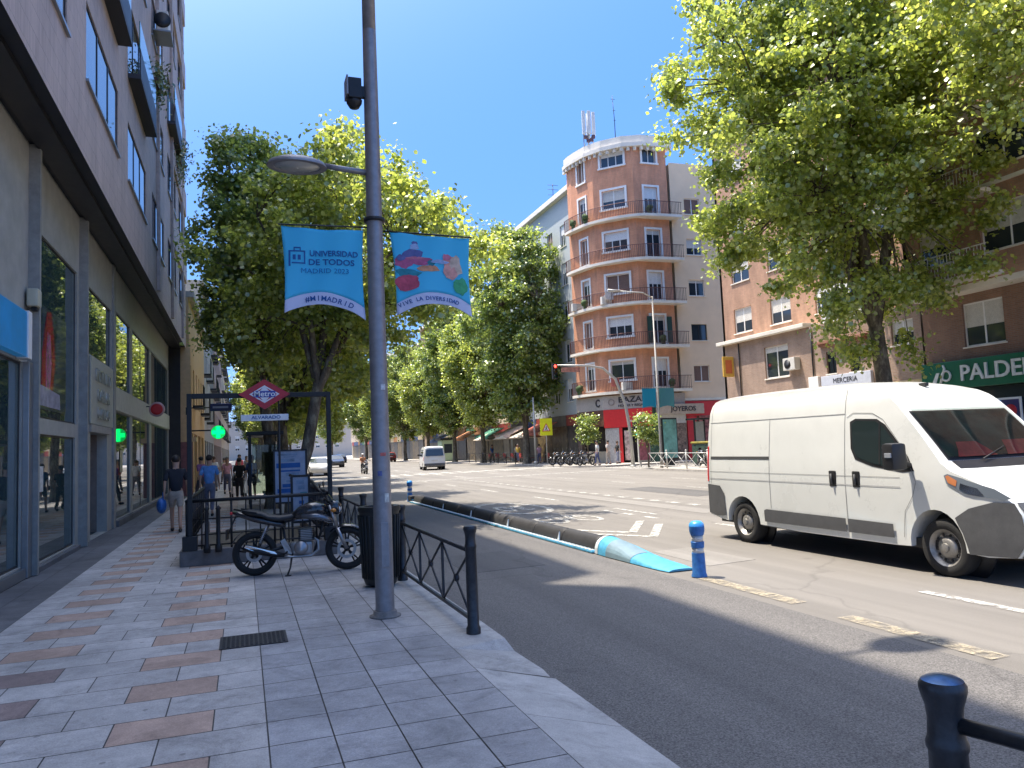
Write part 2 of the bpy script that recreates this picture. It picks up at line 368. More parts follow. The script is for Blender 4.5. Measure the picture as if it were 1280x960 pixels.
for k in range(-30, 330):
    y0 = row0+k*rowp; y1 = y0+rowp
    if k > 100 and k % 2: pass
    odd = (k % 2 == 0)
    # dark strip along the wall
    sl.mi = 4
    for a, b in ((-3.14, -2.74), (-2.74, -2.34)): slab_top(sl, a, b, y0, y1)
    # patterned zone between x=-2.33 and x=.12
    xs = [-2.34, -2.0, -1.4, -.8, -.2, .12] if odd else [-2.34, -1.7, -1.1, -.5, .12]
    for a, b in zip(xs, xs[1:]):
        sl.mi = 0
        if odd and a == -.8: sl.mi = 2
        if odd and a in (-2.0,): sl.mi = (5 if k < 5 else 2)
        if a < .0 and b > -.23 and 7.2 < y0+.2 < 7.7:      # the iron cover sits here
            if odd and a == -.2: continue
        slab_top(sl, a, b, y0, y1)
    sl.mi = 1
    for a, b in ((.12, .49), (.49, .87), (.87, 1.27), (1.27, 1.64)):
        slab_top(sl, a, b, y0, y1)
# kerb stones
sl.mi = 3
for k in range(70):
    y0 = 7.15+k*1.1; slab_top(sl, 1.64, 2.14, y0, y0+1.1)
    sl.face([(2.14, y0, 0), (2.14, y0+1.1, 0), (2.14, y0+1.1, ZP), (2.14, y0, ZP)])
# transition stone and dropped kerb
sl.face([(1.64, 6.3, ZP), (2.14, 6.45, ZP-.005), (2.14, 7.146, ZP), (1.64, 7.146, ZP)])
sl.face([(2.14, 6.45, 0), (2.14, 7.146, 0), (2.14, 7.146, ZP), (2.14, 6.45, ZP-.005)])
sl.face([(1.64, 6.3, ZP), (2.22, 5.75, .015), (2.18, 6.3, .03), (2.14, 6.45, ZP-.005)])
sl.face([(1.64, 5.7, ZP), (2.2, 5.55, .012), (2.22, 5.745, .015), (1.64, 6.295, ZP)])
for k in range(14):
    y1 = 5.695-k*1.1; y0 = y1-1.095
    sl.face([(1.64, y0, ZP), (2.22, y0-.2, .012), (2.22, y1-.2, .012), (1.64, y1, ZP)])
sl.mi = 0
struct('pavement_left', sl, [granite, granite2, terra, kerbm, darkslab, brownslab], norm=False)
kb = MB(); kb.prism([(1.60, -12), (2.2, -12), (2.2, 5.5), (1.60, 6.3)], 0, .006); struct('kerb_foot', kb, grout)

patchm = asphalt('asphalt_patch', .10, .45, .10, 95, (1, .96, .92)); patch2 = asphalt('asphalt_patch_pale', .20, .30, .12, 110, (1, .94, .85))
m = MB(); m.prism([(6.1, 9.2), (6.95, 9.3), (6.9, 10.9), (6.15, 10.85)], .001, .0045); m.prism([(10.2, 15.5), (10.9, 15.5), (10.9, 34), (10.2, 34)], .001, .0045); struct('road_patch', m, patch2)
m = MB(); m.prism([(3.0, 10.5), (4.2, 10.6), (4.15, 12.4), (3.0, 12.3)], .0045, .0075); m.prism([(13.0, 20), (14.6, 20.3), (14.5, 25.5), (13.1, 25.3)], .001, .0045); struct('road_patch', m, patchm)

# right pavement + corner across the side street
rp = slabmat('right_paving', (.40, .37, .33), .08)
m = MB(); m.prism([(22.15, -30), (60, -30), (60, 40.0), (24, 40.0), (22.6, 39.4), (22.15, 38.2)], 0, .12); struct('pavement_right', m, rp)
m = MB(); m.prism([(23.4, 47.0), (60, 46.0), (60, 500), (22.0, 500), (22.0, 49.5)], 0, .12); struct('pavement_corner', m, rp)

# road markings
UNDER = (.16, .155, .145)
wp = wornpaint('road_paint', (.60, .59, .54), UNDER, .49); wp2 = wornpaint('faded_paint', (.45, .43, .37), UNDER, .52); yp = wornpaint('yellow_paint', (.40, .345, .245), UNDER, .50)
mk = MB(); ZM = .009
def dash(mb, x0, x1, y0, y1): mb.face([(x0, y0, ZM), (x1, y0, ZM), (x1, y1, ZM), (x0, y1, ZM)])
dash(mk, 6.95, 7.08, 3.0, 6.5); dash(mk, 9.12, 9.24, 11.0, 13.5)
for y in np.arange(17.4, 40, 1.0): dash(mk, 11.2, 11.42, y, y+.5)
for y in np.arange(15.2, 18, 1.1): dash(mk, 8.72, 8.86, y, y+.55)
for x in (9.2, 15.2, 18.2):
    for y in np.arange(16 if x < 10 else 4, 150, 6.0): dash(mk, x, x+.12, y, y+2.2)
for x in np.arange(4.4, 21.8, 1.0): dash(mk, x, x+.5, 50.5, 54.0)
for y in np.arange(41, 47.0, 1.0): dash(mk, 22.6, 26.0, y, y+.5)
for y in np.arange(43, 150, 5.0): dash(mk, 12.2, 12.35, y, y+2.5)
dash(mk, 6.2, 21.5, 41.3, 41.7)
o = mk.build('road_markings', wp); o['kind'] = 'structure'
def ring(mb, cx, cy, rx, ry, t, n=36):
    for j in range(n):
        a, b = 2*math.pi*j/n, 2*math.pi*(j+1)/n
        kx, ky = 1-t/rx, 1-t*1.8/ry
        mb.face([(cx+rx*math.cos(a), cy+ry*math.sin(a), ZM), (cx+rx*math.cos(b), cy+ry*math.sin(b), ZM),
                 (cx+rx*kx*math.cos(b), cy+ry*ky*math.sin(b), ZM), (cx+rx*kx*math.cos(a), cy+ry*ky*math.sin(a), ZM)])
def stroke(mb, p, q, t):
    p, q = Vector(p), Vector(q); d = (q-p).normalized(); n = Vector((-d.y, d.x))*t/2
    mb.face([(p.x+n.x, p.y+n.y, ZM), (p.x-n.x, p.y-n.y, ZM), (q.x-n.x, q.y-n.y, ZM), (q.x+n.x, q.y+n.y, ZM)])
sy = MB(); ring(sy, 7.15, 20.4, .95, 2.1, .17)
me = text_mesh('30', 1.0, 0.0, bold=.02)
for v in me.vertices: x, y, z = v.co; v.co = (7.15-x*1.0, 20.4-z*2.2, ZM)
# bicycle symbol : two wheels and frame, elongated along the lane
ring(sy, 6.75, 16.5, .33, .75, .09); ring(sy, 7.6, 16.5, .33, .75, .09)
for a, b in (((6.75, 16.5), (7.0, 17.6)), ((7.0, 17.6), (7.45, 17.5)), ((7.45, 17.5), (7.6, 16.5)), ((7.0, 17.6), (7.2, 16.4)), ((7.2, 16.4), (7.45, 17.5)), ((6.75, 16.5), (7.2, 16.4)), ((7.38, 17.95), (7.6, 17.95))): stroke(sy, a, b, .08)
for yy in (13.25, 12.45):
    stroke(sy, (7.1, yy), (8.25, yy+1.75), .17); stroke(sy, (7.1, yy), (5.95, yy+1.75), .17)
o = sy.build('road_symbol', wp); o['kind'] = 'structure'
me.materials.append(wp); o = link('road_number', me); o['kind'] = 'structure'
fy = MB(); dash(fy, 5.42, 5.62, 6.7, 8.45); dash(fy, 5.38, 5.58, 4.4, 6.0); dash(fy, 5.38, 5.58, 1.0, 3.0)
o = fy.build('road_line_faded', yp); o['kind'] = 'structure'
# iron cover in the pavement
cov = mat('cast_iron', (.05, .05, .052), .55, .7, vary=.4, scale=30)
t = thing('manhole_cover', 'rectangular cast iron cover let into the left pavement slabs', 'manhole cover', (.07, 7.48, ZP))
m = MB(); m.box(-.29, .29, -.24, .24, .003, .009); m.build('frame', cov, t)
m = MB()
for i in range(14):
    for j in range(10): m.box(-.265+i*.039, -.265+i*.039+.024, -.215+j*.044, -.215+j*.044+.026, .0095, .015)
m.build('tread_plate', cov, t)
t = thing('utility_lid', 'small steel lid in the dark strip by the left shop wall', 'manhole cover', (-2.62, 8.3, ZP))
m = MB(); m.box(-.1, .1, -.16, .16, .003, .012, .002); m.build('lid', steel, t)
m = MB(); m.box(-.06, .06, -.02, .02, .0125, .016); m.build('slot', cov, t)
# ------------------------------------------------------------------ street lamp with banners
polem = mat('pole_grey', (.26, .255, .27), .45, .5, vary=.18, scale=12)
lens = mat('lamp_lens', (.45, .47, .48), .25, vary=.05)
PX, PY = 1.34, 7.85
t = thing('street_lamp', 'tall grey street lamp post carrying two blue banners on the left pavement', 'street lamp', (PX, PY, ZP))
lean = 0.0
def lx(z): return lean*z
m = MB(); m.tube([(lx(z), 0, z) for z in (0, .2, 2, 4.5, 6.2)], [.098, .096, .092, .082, .072], 20, cap=False)
m.tube([(lx(z), 0, z) for z in (6.2, 8, 12.3)], [.072, .064, .05], 20); m.build('pole', polem, t)
m = MB(); m.lathe([(.0, .0), (.16, .0), (.16, .012), (.125, .018), (.118, .05), (.112, .06)], n=24); m.build('foot_plate', mat('mortar_grey', (.16, .155, .15), .9, vary=.3, scale=20), t)
m = MB(); m.lathe([(.09, 4.09), (.112, 4.09), (.112, 4.125), (.09, 4.125)], cx=lx(4), n=20); m.build('clamp', dark, t)
# service door
m = MB(); m.box(-.04, .04, -.104, -.090, .5, .95, .006); m.build('service_door', polem, t)
for nm, a, z, w_, h_, c in (('sticker', -1.2, 1.15, .05, .09, (.55, .55, .5)), ('sticker', -1.9, 1.42, .045, .05, (.10, .12, .3)), ('sticker', -1.5, 1.62, .06, .035, (.5, .12, .1)), ('sticker', -1.3, 2.3, .05, .06, (.6, .6, .6))):
    m = MB(); r_ = .0985
    for q in range(5):
        a0, a1 = a+w_/r_*(q/5-.5), a+w_/r_*((q+1)/5-.5); m.face([(r_*math.cos(a0), r_*math.sin(a0), z), (r_*math.cos(a1), r_*math.sin(a1), z), (r_*math.cos(a1), r_*math.sin(a1), z+h_), (r_*math.cos(a0), r_*math.sin(a0), z+h_)])
    m.build(nm, mat('sticker_%d' % int(z*100), c, .6, vary=.4, scale=30), t)
# low pedestrian arm
m = MB(); m.tube([(lx(4.55)-.05, 0, 4.62), (-.30, -.0, 4.64), (-.5, 0, 4.66)], [.032, .03, .028], 12); m.build('arm', polem, t)
def lamp_head(parent, cx, cz, L, Wd, flip=1):
    b = MB(); n = 28; top = []; 
    prof = [(1, 0), (1.0, .012), (.93, .045), (.7, .075), (.35, .09), (.02, .095)]
    rings = []
    for s, h in prof: rings.append([b.bm.verts.new((cx+L/2*s*math.cos(2*math.pi*j/n), Wd/2*s*math.sin(2*math.pi*j/n), cz+h)) for j in range(n)])
    rings.insert(0, [b.bm.verts.new((cx+L/2*.78*math.cos(2*math.pi*j/n), Wd/2*.78*math.sin(2*math.pi*j/n), cz)) for j in range(n)])
    rings.insert(0, [b.bm.verts.new((cx+L/2*.76*math.cos(2*math.pi*j/n), Wd/2*.76*math.sin(2*math.pi*j/n), cz+.012)) for j in range(n)])
    for A, B in zip(rings, rings[1:]):
        for j in range(n): f = b.bm.faces.new((A[j], A[(j+1) % n], B[(j+1) % n], B[j])); f.smooth = True
    b.bm.faces.new(rings[-1])
    h = b.build('lamp_head', polem, parent, smooth=40)
    g = MB(); g.lathe([(.0, 0), (1, 0), (1, .004), (.0, .004)], n=n)
    for v in g.bm.verts: v.co = Vector((cx+v.co.x*L/2*.765, v.co.y*Wd/2*.765, cz+.006+v.co.z))
    g.build('lamp_lens', lens, h)
lamp_head(t, -.78, 4.62, .60, .44)
m = MB(); m.tube([(lx(12), 0, 12.0), (.2, 0, 12.17), (.5, 0, 12.2)], [.035, .032, .03], 12); m.build('arm', polem, t)
lamp_head(t, .82, 12.17, .80, .48)
# camera box high on the pole
t2 = thing('traffic_camera', 'dark camera housing fixed high on the grey lamp post', 'camera', (PX-.08, PY, ZP+5.42))
m = MB(); m.box(-.17, -.03, -.09, .09, -.02, .20, .01); m.build('housing', dark, t2)
m = MB(); m.lathe([(0, -.11), (.05, -.10), (.08, -.05), (.085, -.018), (0, -.018)], cx=-.10, n=18); m.build('camera_dome', black, t2)
m = MB(); m.box(-.03, .05, -.03, .03, .02, .14, .004); m.build('bracket', dark, t2)
m = MB(); m.box(-.19, -.172, -.11, .09, .0, .21, .003); m.build('sun_shield', polem, t2)
# banners
blue = clothmat('banner_blue', (.12, .66, .90)); pale = clothmat('banner_pale', (.72, .76, .92)); navy = mat('banner_ink', (.01, .09, .30), .7)
def banner(name, label, x0, x1, z0, z1, ph, art, tiltR, slump):
    """x0..x1 span, z1 top at x0; hung from a short rod at the top; bottom edge cut as an arch"""
    t = thing(name, label, 'banner', (0, PY, 0), 0, 'banners on the lamp posts')
    W = x1-x0
    def wav(x, z):
        u = (x-x0)/W; v = (z1-z)/(z1-z0)
        return .02*math.sin(u*5+ph)*(.3+v)+.035*v*math.sin(v*3+ph*.7)+.012*math.sin(u*14+v*5+ph)
    def top(u): return z1+tiltR*u-.018*math.sin(math.pi*u)
    def bot(u): return z0+slump*u+.13*(1-(2*u-1)**2)
    def side(u, v): return x0+W*u+.02*math.sin(v*math.pi)*(1-2*u)+(.05*v*(1-u) if art else .02*v*(1-u))
    def sheet(v0, v1, off, mt, nm, par, band=False):
        b = MB(); nu, nv = 26, 22; gr = []
        for i in range(nv+1):
            row = []
            for j in range(nu+1):
                u = j/nu; T, Bt = top(u), bot(u)
                if band:  zt, zb = bot(u)+.13, bot(u)
                else: zt, zb = T, Bt+.128
                v = i/nv; z = zt+(zb-zt)*v; x = side(u, (T-z)/(T-Bt)); row.append(b.bm.verts.new((x, wav(x, z)+off, z)))
            gr.append(row)
        for i in range(nv):
            for j in range(nu): f = b.bm.faces.new((gr[i][j], gr[i+1][j], gr[i+1][j+1], gr[i][j+1])); f.smooth = True
        o = b.build(nm, mt, par); md = o.modifiers.new('thickness', 'SOLIDIFY'); md.thickness = .003
        return o
    sheet(0, 1, 0, blue, 'cloth', t); sheet(0, 1, 0, pale, 'lower_band', t, True)
    m = MB()
    if not art: m.tube([(PX+lx(4), 0, z1+.03), (x0-.02, 0, z1+.01), (x0-.03, 0, z1+.01)], .009, 8)
    else: m.tube([(PX+lx(4), 0, z1+.0), (x1+.02, 0, z1+tiltR+.01), (x1+.03, 0, z1+tiltR+.01)], .009, 8)
    m.build('rod', dark, t)
    wv = lambda x, z: wav(x, z)
    if not art:
        for s, sz, x, z, sx in (('UNIVERSIDAD', .082, x0+W*.63, z1-.275, .95), ('DE TODOS', .085, x0+W*.60, z1-.365, 1.1)):
            lettering(s, sz, navy, t, (x, -.008, z), 0, .002, sx, bold=.0015, warp=wv)
        lettering('MADRID 2023', .07, mat('banner_ink_soft', (.01, .19, .45), .7), t, (x0+W*.52, -.008, z1-.455), 0, .002, 1.15, warp=wv)
        b = MB()
        def bar(a, c, d, e):
            n = 5
            for q in range(n):
                xa, xb = a+(c-a)*q/n, a+(c-a)*(q+1)/n
                b.face([(xa, wav(xa, d)-.006, d), (xb, wav(xb, d)-.006, d), (xb, wav(xb, e)-.006, e), (xa, wav(xa, e)-.006, e)])
        lx0, lx1, lz0, lz1 = x0+.07, x0+.235, z1-.385, z1-.25
        for q in ((lx0, lx0+.018, lz0-.03, lz1), (lx1-.014, lx1, lz0, lz1), (lx0, lx1, lz1-.014, lz1), (lx0+.03, lx1, lz0, lz0+.014), (lx0+.05, lx0+.12, lz1+.02, lz1+.034), (lx0+.05, lx0+.06, lz1, lz1+.03), (lx0+.11, lx0+.12, lz1, lz1+.03), (lx0+.04, lx0+.07, lz0+.04, lz0+.09), (lx0+.09, lx0+.12, lz0+.04, lz0+.09)): bar(*q)
        b.build('emblem', navy, t)
    else:
        cols = [(.10, .12, .30), (.42, .10, .22), (.50, .16, .24), (.60, .28, .16), (.02, .20, .26), (.62, .30, .26), (.45, .07, .12), (.05, .34, .16), (.30, .42, .66), (.60, .45, .35)]
        blobs = [(0, .30, .16, .045, .03), (8, .30, .22, .06, .05), (0, .27, .33, .15, .08), (1, .16, .47, .12, .09), (1, .38, .44, .15, .06), (2, .30, .40, .14, .03), (3, .47, .55, .14, .055), (4, .20, .62, .16, .07), (4, .50, .47, .05, .05), (5, .73, .42, .10, .10),
                 (9, .80, .52, .09, .18), (5, .74, .60, .09, .12), (6, .20, .80, .16, .13), (6, .24, .74, .10, .08), (7, .86, .82, .09, .14), (8, .60, .44, .12, .03), (0, .13, .40, .06, .05), (2, .70, .36, .06, .05)]
        b = MB()
        for q, (ci, u, v, ru, rv) in enumerate(blobs):
            b.mi = ci; n = 14; H = (z1-z0)*.78; cen = []
            for j in range(n):
                a = 2*math.pi*j/n; k = rng.uniform(.75, 1.15)
                x = x0+W*(u+ru*k*math.cos(a)); z = z1-H*v+H*rv*k*math.sin(a)
                x = min(max(x, x0+.04), x1-.02); cen.append((x, wav(x, z)-.005-.0012*q/2, z))
            c = Vector((x0+W*u, 0, z1-H*v)); c.y = wav(c.x, c.z)-.005-.0012*q/2
            for j in range(n): b.face([tuple(c), cen[j], cen[(j+1) % n]])
        b.build('artwork', [mat('art_%d' % i, c, .8, vary=.3, scale=14) for i, c in enumerate(cols)], t)
    # words along the arched band
    txt = '#MIMADRID' if not art else 'VIVE LA DIVERSIDAD'
    b0 = .30 if not art else .10; b1 = .82 if not art else .80
    for i, ch in enumerate(txt):
        if ch == ' ': continue
        u = b0+(b1-b0)*i/(len(txt)-1); z = bot(u)+.06; x = x0+W*u
        me = text_mesh(ch, .075 if not art else .06, .0015, bold=.001); me.materials.append(navy)
        sl_ = math.atan((bot(u+.01)-bot(u-.01))/(W*.02))
        for v in me.vertices:
            a, yy, c = v.co; a, c = a*math.cos(sl_)-c*math.sin(sl_), a*math.sin(sl_)+c*math.cos(sl_)
            v.co = (x+a, wav(x+a, z+c)-.007+yy, z+c)
        link('lettering', me, t)
banner('banner', 'light blue banner with dark lettering, left of the lamp post', .39, 1.22, 3.22, 4.06+.06, .3, False, -.005, -.07)
banner('banner', 'blue banner with a red and orange picture, right of the lamp post', 1.50, 2.38, 3.21, 4.06+.06, 2.2, True, -.03, .0)

# ------------------------------------------------------------------ litter bin behind the pole
binm = mat('bin_green_black', (.022, .026, .027), .5, .2, vary=.3, scale=15)
t = thing('litter_bin', 'dark slatted litter bin standing behind the lamp post', 'litter bin', (1.60, 9.62, ZP))
m = MB(); m.lathe([(.0, .03), (.19, .03), (.215, .10), (.245, .86), (.25, .93), (.23, .93), (.19, .12), (0, .12)], n=28); m.build('body', binm, t, smooth=35)
m = MB()
for j in range(28):
    a = 2*math.pi*j/28; m.tube([(.222*math.cos(a), .222*math.sin(a), .11), (.256*math.cos(a), .256*math.sin(a), .88)], .009, 6)
m.build('slats', binm, t)
m = MB(); m.lathe([(.19, .92), (.262, .92), (.268, .95), (.255, .985), (.19, .985), (.18, .95)], n=28); m.build('rim', dark, t, smooth=35)
m = MB(); m.lathe([(.0, 0), (.12, 0), (.12, .03), (0, .03)], n=20); m.build('base', dark, t)

# ------------------------------------------------------------------ pedestrian railings
castm = mat('cast_iron_paint', (.045, .047, .052), .42, .5, vary=.3, scale=18, bump=.15, bscale=60)
capblue = mat('post_cap_blue', (.05, .11, .22), .3, .6, vary=.4, scale=25)
def post_mesh():
    m = MB(); m.lathe([(.0, 0), (.066, 0), (.066, .05), (.054, .07), (.051, .76), (.056, .77), (.056, .785), (.050, .80), (.047, .85), (.050, .885), (.058, .912), (.063, .93), (.063, .945), (.055, .957), (0, .968)], n=28)
    return m.mesh('post', castm, 38)
POSTME = post_mesh()
def railing(label, x0, y0, x1, y1, nb, posts=(True, True), group='iron pedestrian railings', zb=ZP, capcol=False, TR=.73):
    """posts at both ends and X braced panel between"""
    t = thing('pedestrian_railing', label, 'railing', (x0, y0, zb), math.atan2(y1-y0, x1-x0), group)
    L = math.hypot(x1-x0, y1-y0)
    for f, s in zip(posts, (0, L)):
        if f:
            p = link('post', POSTME, t, (s, 0, 0))
            if capcol: 
                m = MB(); m.lathe([(.0, .935), (.056, .9575), (.04, .966), (0, .973)], n=24); m.build('cap', capblue, p, smooth=50)
    m = MB(); m.tube([(0, 0, TR), (L, 0, TR)], .022, 10); m.build('top_rail', castm, t)
    m = MB(); m.box(.05, L-.05, -.015, .015, .10, .135, .003); m.build('bottom_rail', castm, t)
    m = MB(); w = L/nb
    for i in range(nb):
        a, b = i*w, (i+1)*w; a2 = a+(.06 if i == 0 else .0); b2 = b-(.06 if i == nb-1 else 0)
        m.tube([(a2, 0, .13), (b2, 0, .71)], .012, 8); m.tube([(a2, .0, .71), (b2, 0, .13)], .012, 8)
        m.lathe([(0, -.02), (.035, -.02), (.04, 0), (.035, .02), (0, .02)], axis='y', c0=((a+b)/2, 0, .42), n=14)
        if i: m.box(a-.012, a+.012, -.012, .012, .13, .715)
    m.build('cross_braces', castm, t)
    return t
railing('black iron railing along the kerb behind the lamp post', 1.94, 6.72, 1.92, 9.85, 3)
railing('black iron railing on the kerb beside the parked motorcycle', 1.92, 9.85, 1.90, 13.0, 3, (False, True))
railing('black iron railing on the kerb beside the metro stairs', 1.90, 13.0, 1.90, 16.1, 3, (False, True))
railing('black railing with blue capped post in the bottom right corner', 1.88, 1.70, 2.30, .1, 1, (True, True), capcol=True, TR=.84)

# ------------------------------------------------------------------ metro entrance
mbase = mat('metro_plinth', (.15, .14, .135), .8, vary=.25, scale=6, bump=.2)
mrail = mat('metro_rail', (.012, .014, .017), .5, .2, vary=.3)
t = thing('metro_entrance', 'dark railed metro stair entrance with portal frame on the left pavement', 'metro entrance', (0, 0, ZP))
X0, X1, Y0, Y1 = -.95, 1.45, 12.95, 18.6
m = MB()
for a in ((X0, X1, Y0, Y0+.22), (X0, X0+.22, Y0+.2203, Y1), (X1-.22, X1, Y0+.2203, Y1)): m.box(*a, 0, .24, .012)
m.build('plinth', mbase, t)
m = MB()
for i in range(14): m.box(X0+.225, X1-.225, Y1-.1-.3*(i+1), Y1-.1-.3*i, -.0+.0008*i, .004+.0008*i)
m.build('stair_floor', mat('stair_dark', (.10, .085, .06), .8, vary=.3), t)
def fence_run(name, pa, pb, z0, z1, step, midrails=(.3, .62)):
    pa, pb = Vector(pa), Vector(pb); d = pb-pa; L = d.length; n = max(1, round(L/step)); m = MB()
    m.tube([(*pa, z1), (*pb, z1)], .028, 8)
    for f in midrails: m.tube([(*pa, z0+(z1-z0)*f), (*pb, z0+(z1-z0)*f)], .011, 6)
    m.tube([(*pa, z0+.06), (*pb, z0+.06)], .014, 6)
    for i in range(n+1):
        q = pa+d*i/n; m.tube([(q.x, q.y, z0), (q.x, q.y, z1)], .011 if i % 3 else .018, 6)
    return m.build(name, mrail, t)
fence_run('railing', (X0+.1, Y0+.1), (X1-.1, Y0+.1), .24, 1.0, .22)
fence_run('railing', (X0+.1, Y0+.12), (X0+.1, Y1), .24, 1.0, .25)
fence_run('railing', (X1-.1, Y0+.12), (X1-.1, Y1), .24, 1.0, .25)
m = MB()
m.tube([(X1-.2, Y0+.3, .98), (X1-.25, Y0+1.6, 1.15), (X1-.5, Y0+4.2, 1.22)], .03, 10); m.build('handrail', mrail, t)
for x in (-.80, 1.36):
    m = MB(); m.box(x-.036, x+.036, Y0+.035, Y0+.11, .24, 2.70, .006); m.box(x-.11, x+.11, Y0-.02, Y0+.17, .2405, .46, .01); m.build('post', mrail, t)
m = MB(); m.box(-.80+.037, 1.36-.037, Y0+.035, Y0+.115, 2.62, 2.70, .005); m.build('beam', mrail, t)
for x in (-.55, -.38):
    m = MB(); m.lathe([(0, .2), (.05, .2), (.055, .3), (.03, .33), (.028, .85), (.045, .88), (0, .93)], cx=x, cy=Y0-.06, n=12); m.build('bollard', mrail, t)
# rhombus sign
t = thing('metro_sign', 'red rhombus Metro sign hung from the dark portal', 'metro sign', (.34, Y0-.02, ZP+2.67))
def rh(mb, w, h, y0, y1): mb.slab([(-w, y0, 0), (0, y0, -h), (w, y0, 0), (0, y0, h)], (0, y1-y0, 0))
mred = mat('metro_red', (.42, .012, .03), .35, vary=.08); mwh = mat('metro_white', (.75, .75, .8), .4); mbl = mat('metro_blue', (.03, .05, .32), .35)
m = MB(); rh(m, .40, .245, 0, .06); m.build('panel', mred, t)
m = MB(); rh(m, .235, .145, -.005, -.001); m.build('inner_rhombus', mwh, t)
m = MB(); rh(m, .195, .118, -.0075, -.0055); m.build('inner_rhombus', mred, t)
m = MB(); rh(m, .12, .13, -.0095, -.008); m.build('inner_rhombus', mwh, t)
m = MB(); m.box(-.17, .17, -.014, -.010, -.052, .052); m.build('name_bar', mbl, t)
lettering('Metro', .125, mwh, t, (0, -.017, .002), 0, .002, 1.05, bold=.002)
m = MB(); m.tube([(-.05, .03, .2), (-.05, .03, .26)], .01, 8); m.tube([(.05, .03, .2), (.05, .03, .26)], .01, 8); m.build('hanger', mrail, t)
t = thing('station_name_sign', 'long white plate with the station name under the red Metro rhombus', 'sign', (.34, Y0+.0, ZP+2.29))
m = MB(); m.box(-.37, .37, 0, .04, -.052, .052, .006); m.build('plate', mat('sign_grey_white', (.72, .74, .76), .5), t)
lettering('ALVARADO', .075, navy, t, (.02, -.004, 0), 0, .002, 1.15, bold=.001)
m = MB(); m.tube([(.22, .02, -.05), (.22, .02, -2.05)], .018, 8); m.tube([(.22, .02, .05), (.22, .02, .37)], .012, 8); m.build('support', mrail, t)
# poster and map panels by the stairs
pblue = mat('poster_blue', (.16, .24, .34), .5, vary=.5, scale=5); pwh = mat('poster_white', (.26, .32, .42), .5, vary=.15); pteal = mat('poster_teal', (.06, .22, .28), .5, vary=.4, scale=6)
def info_panel(label, x, y, w, z0, z1, seed, base=None):
    t = thing('information_panel', label, 'information panel', (x, y, ZP)); r = random.Random(seed)
    m = MB(); m.box(-w/2-.04, -w/2, -.03, .03, 0, z1+.04, .004); m.box(w/2, w/2+.04, -.03, .03, 0, z1+.04, .004); m.box(-w/2, w/2, -.03, .03, z1, z1+.04); m.box(-w/2, w/2, -.03, .03, z0-.04, z0); m.build('frame', mrail, t)
    m = MB(); m.box(-w/2+.001, w/2-.001, -.015, .015, z0+.001, z1-.001); b = m.build('poster', base or pwh, t)
    m = MB(); z = z1-.06
    while z > z0+.1:
        h = r.uniform(.02, .12); a = r.uniform(-w/2+.02, 0); c = r.uniform(.05, w/2-.02); m.mi = r.choice((1, 1, 0, 2))
        m.box(a, c, -.02, -.017, z-h, z); z -= h+r.uniform(.02, .06)
    m.build('printed_blocks', [navy, pblue, pteal], b)
info_panel('tall blue and white poster panel at the head of the metro stairs', 1.06, 18.95, .70, .55, 1.75, 4)
info_panel('small blue and white notice panel beside the metro railing', .99, 14.6, .27, .45, 1.25, 9)
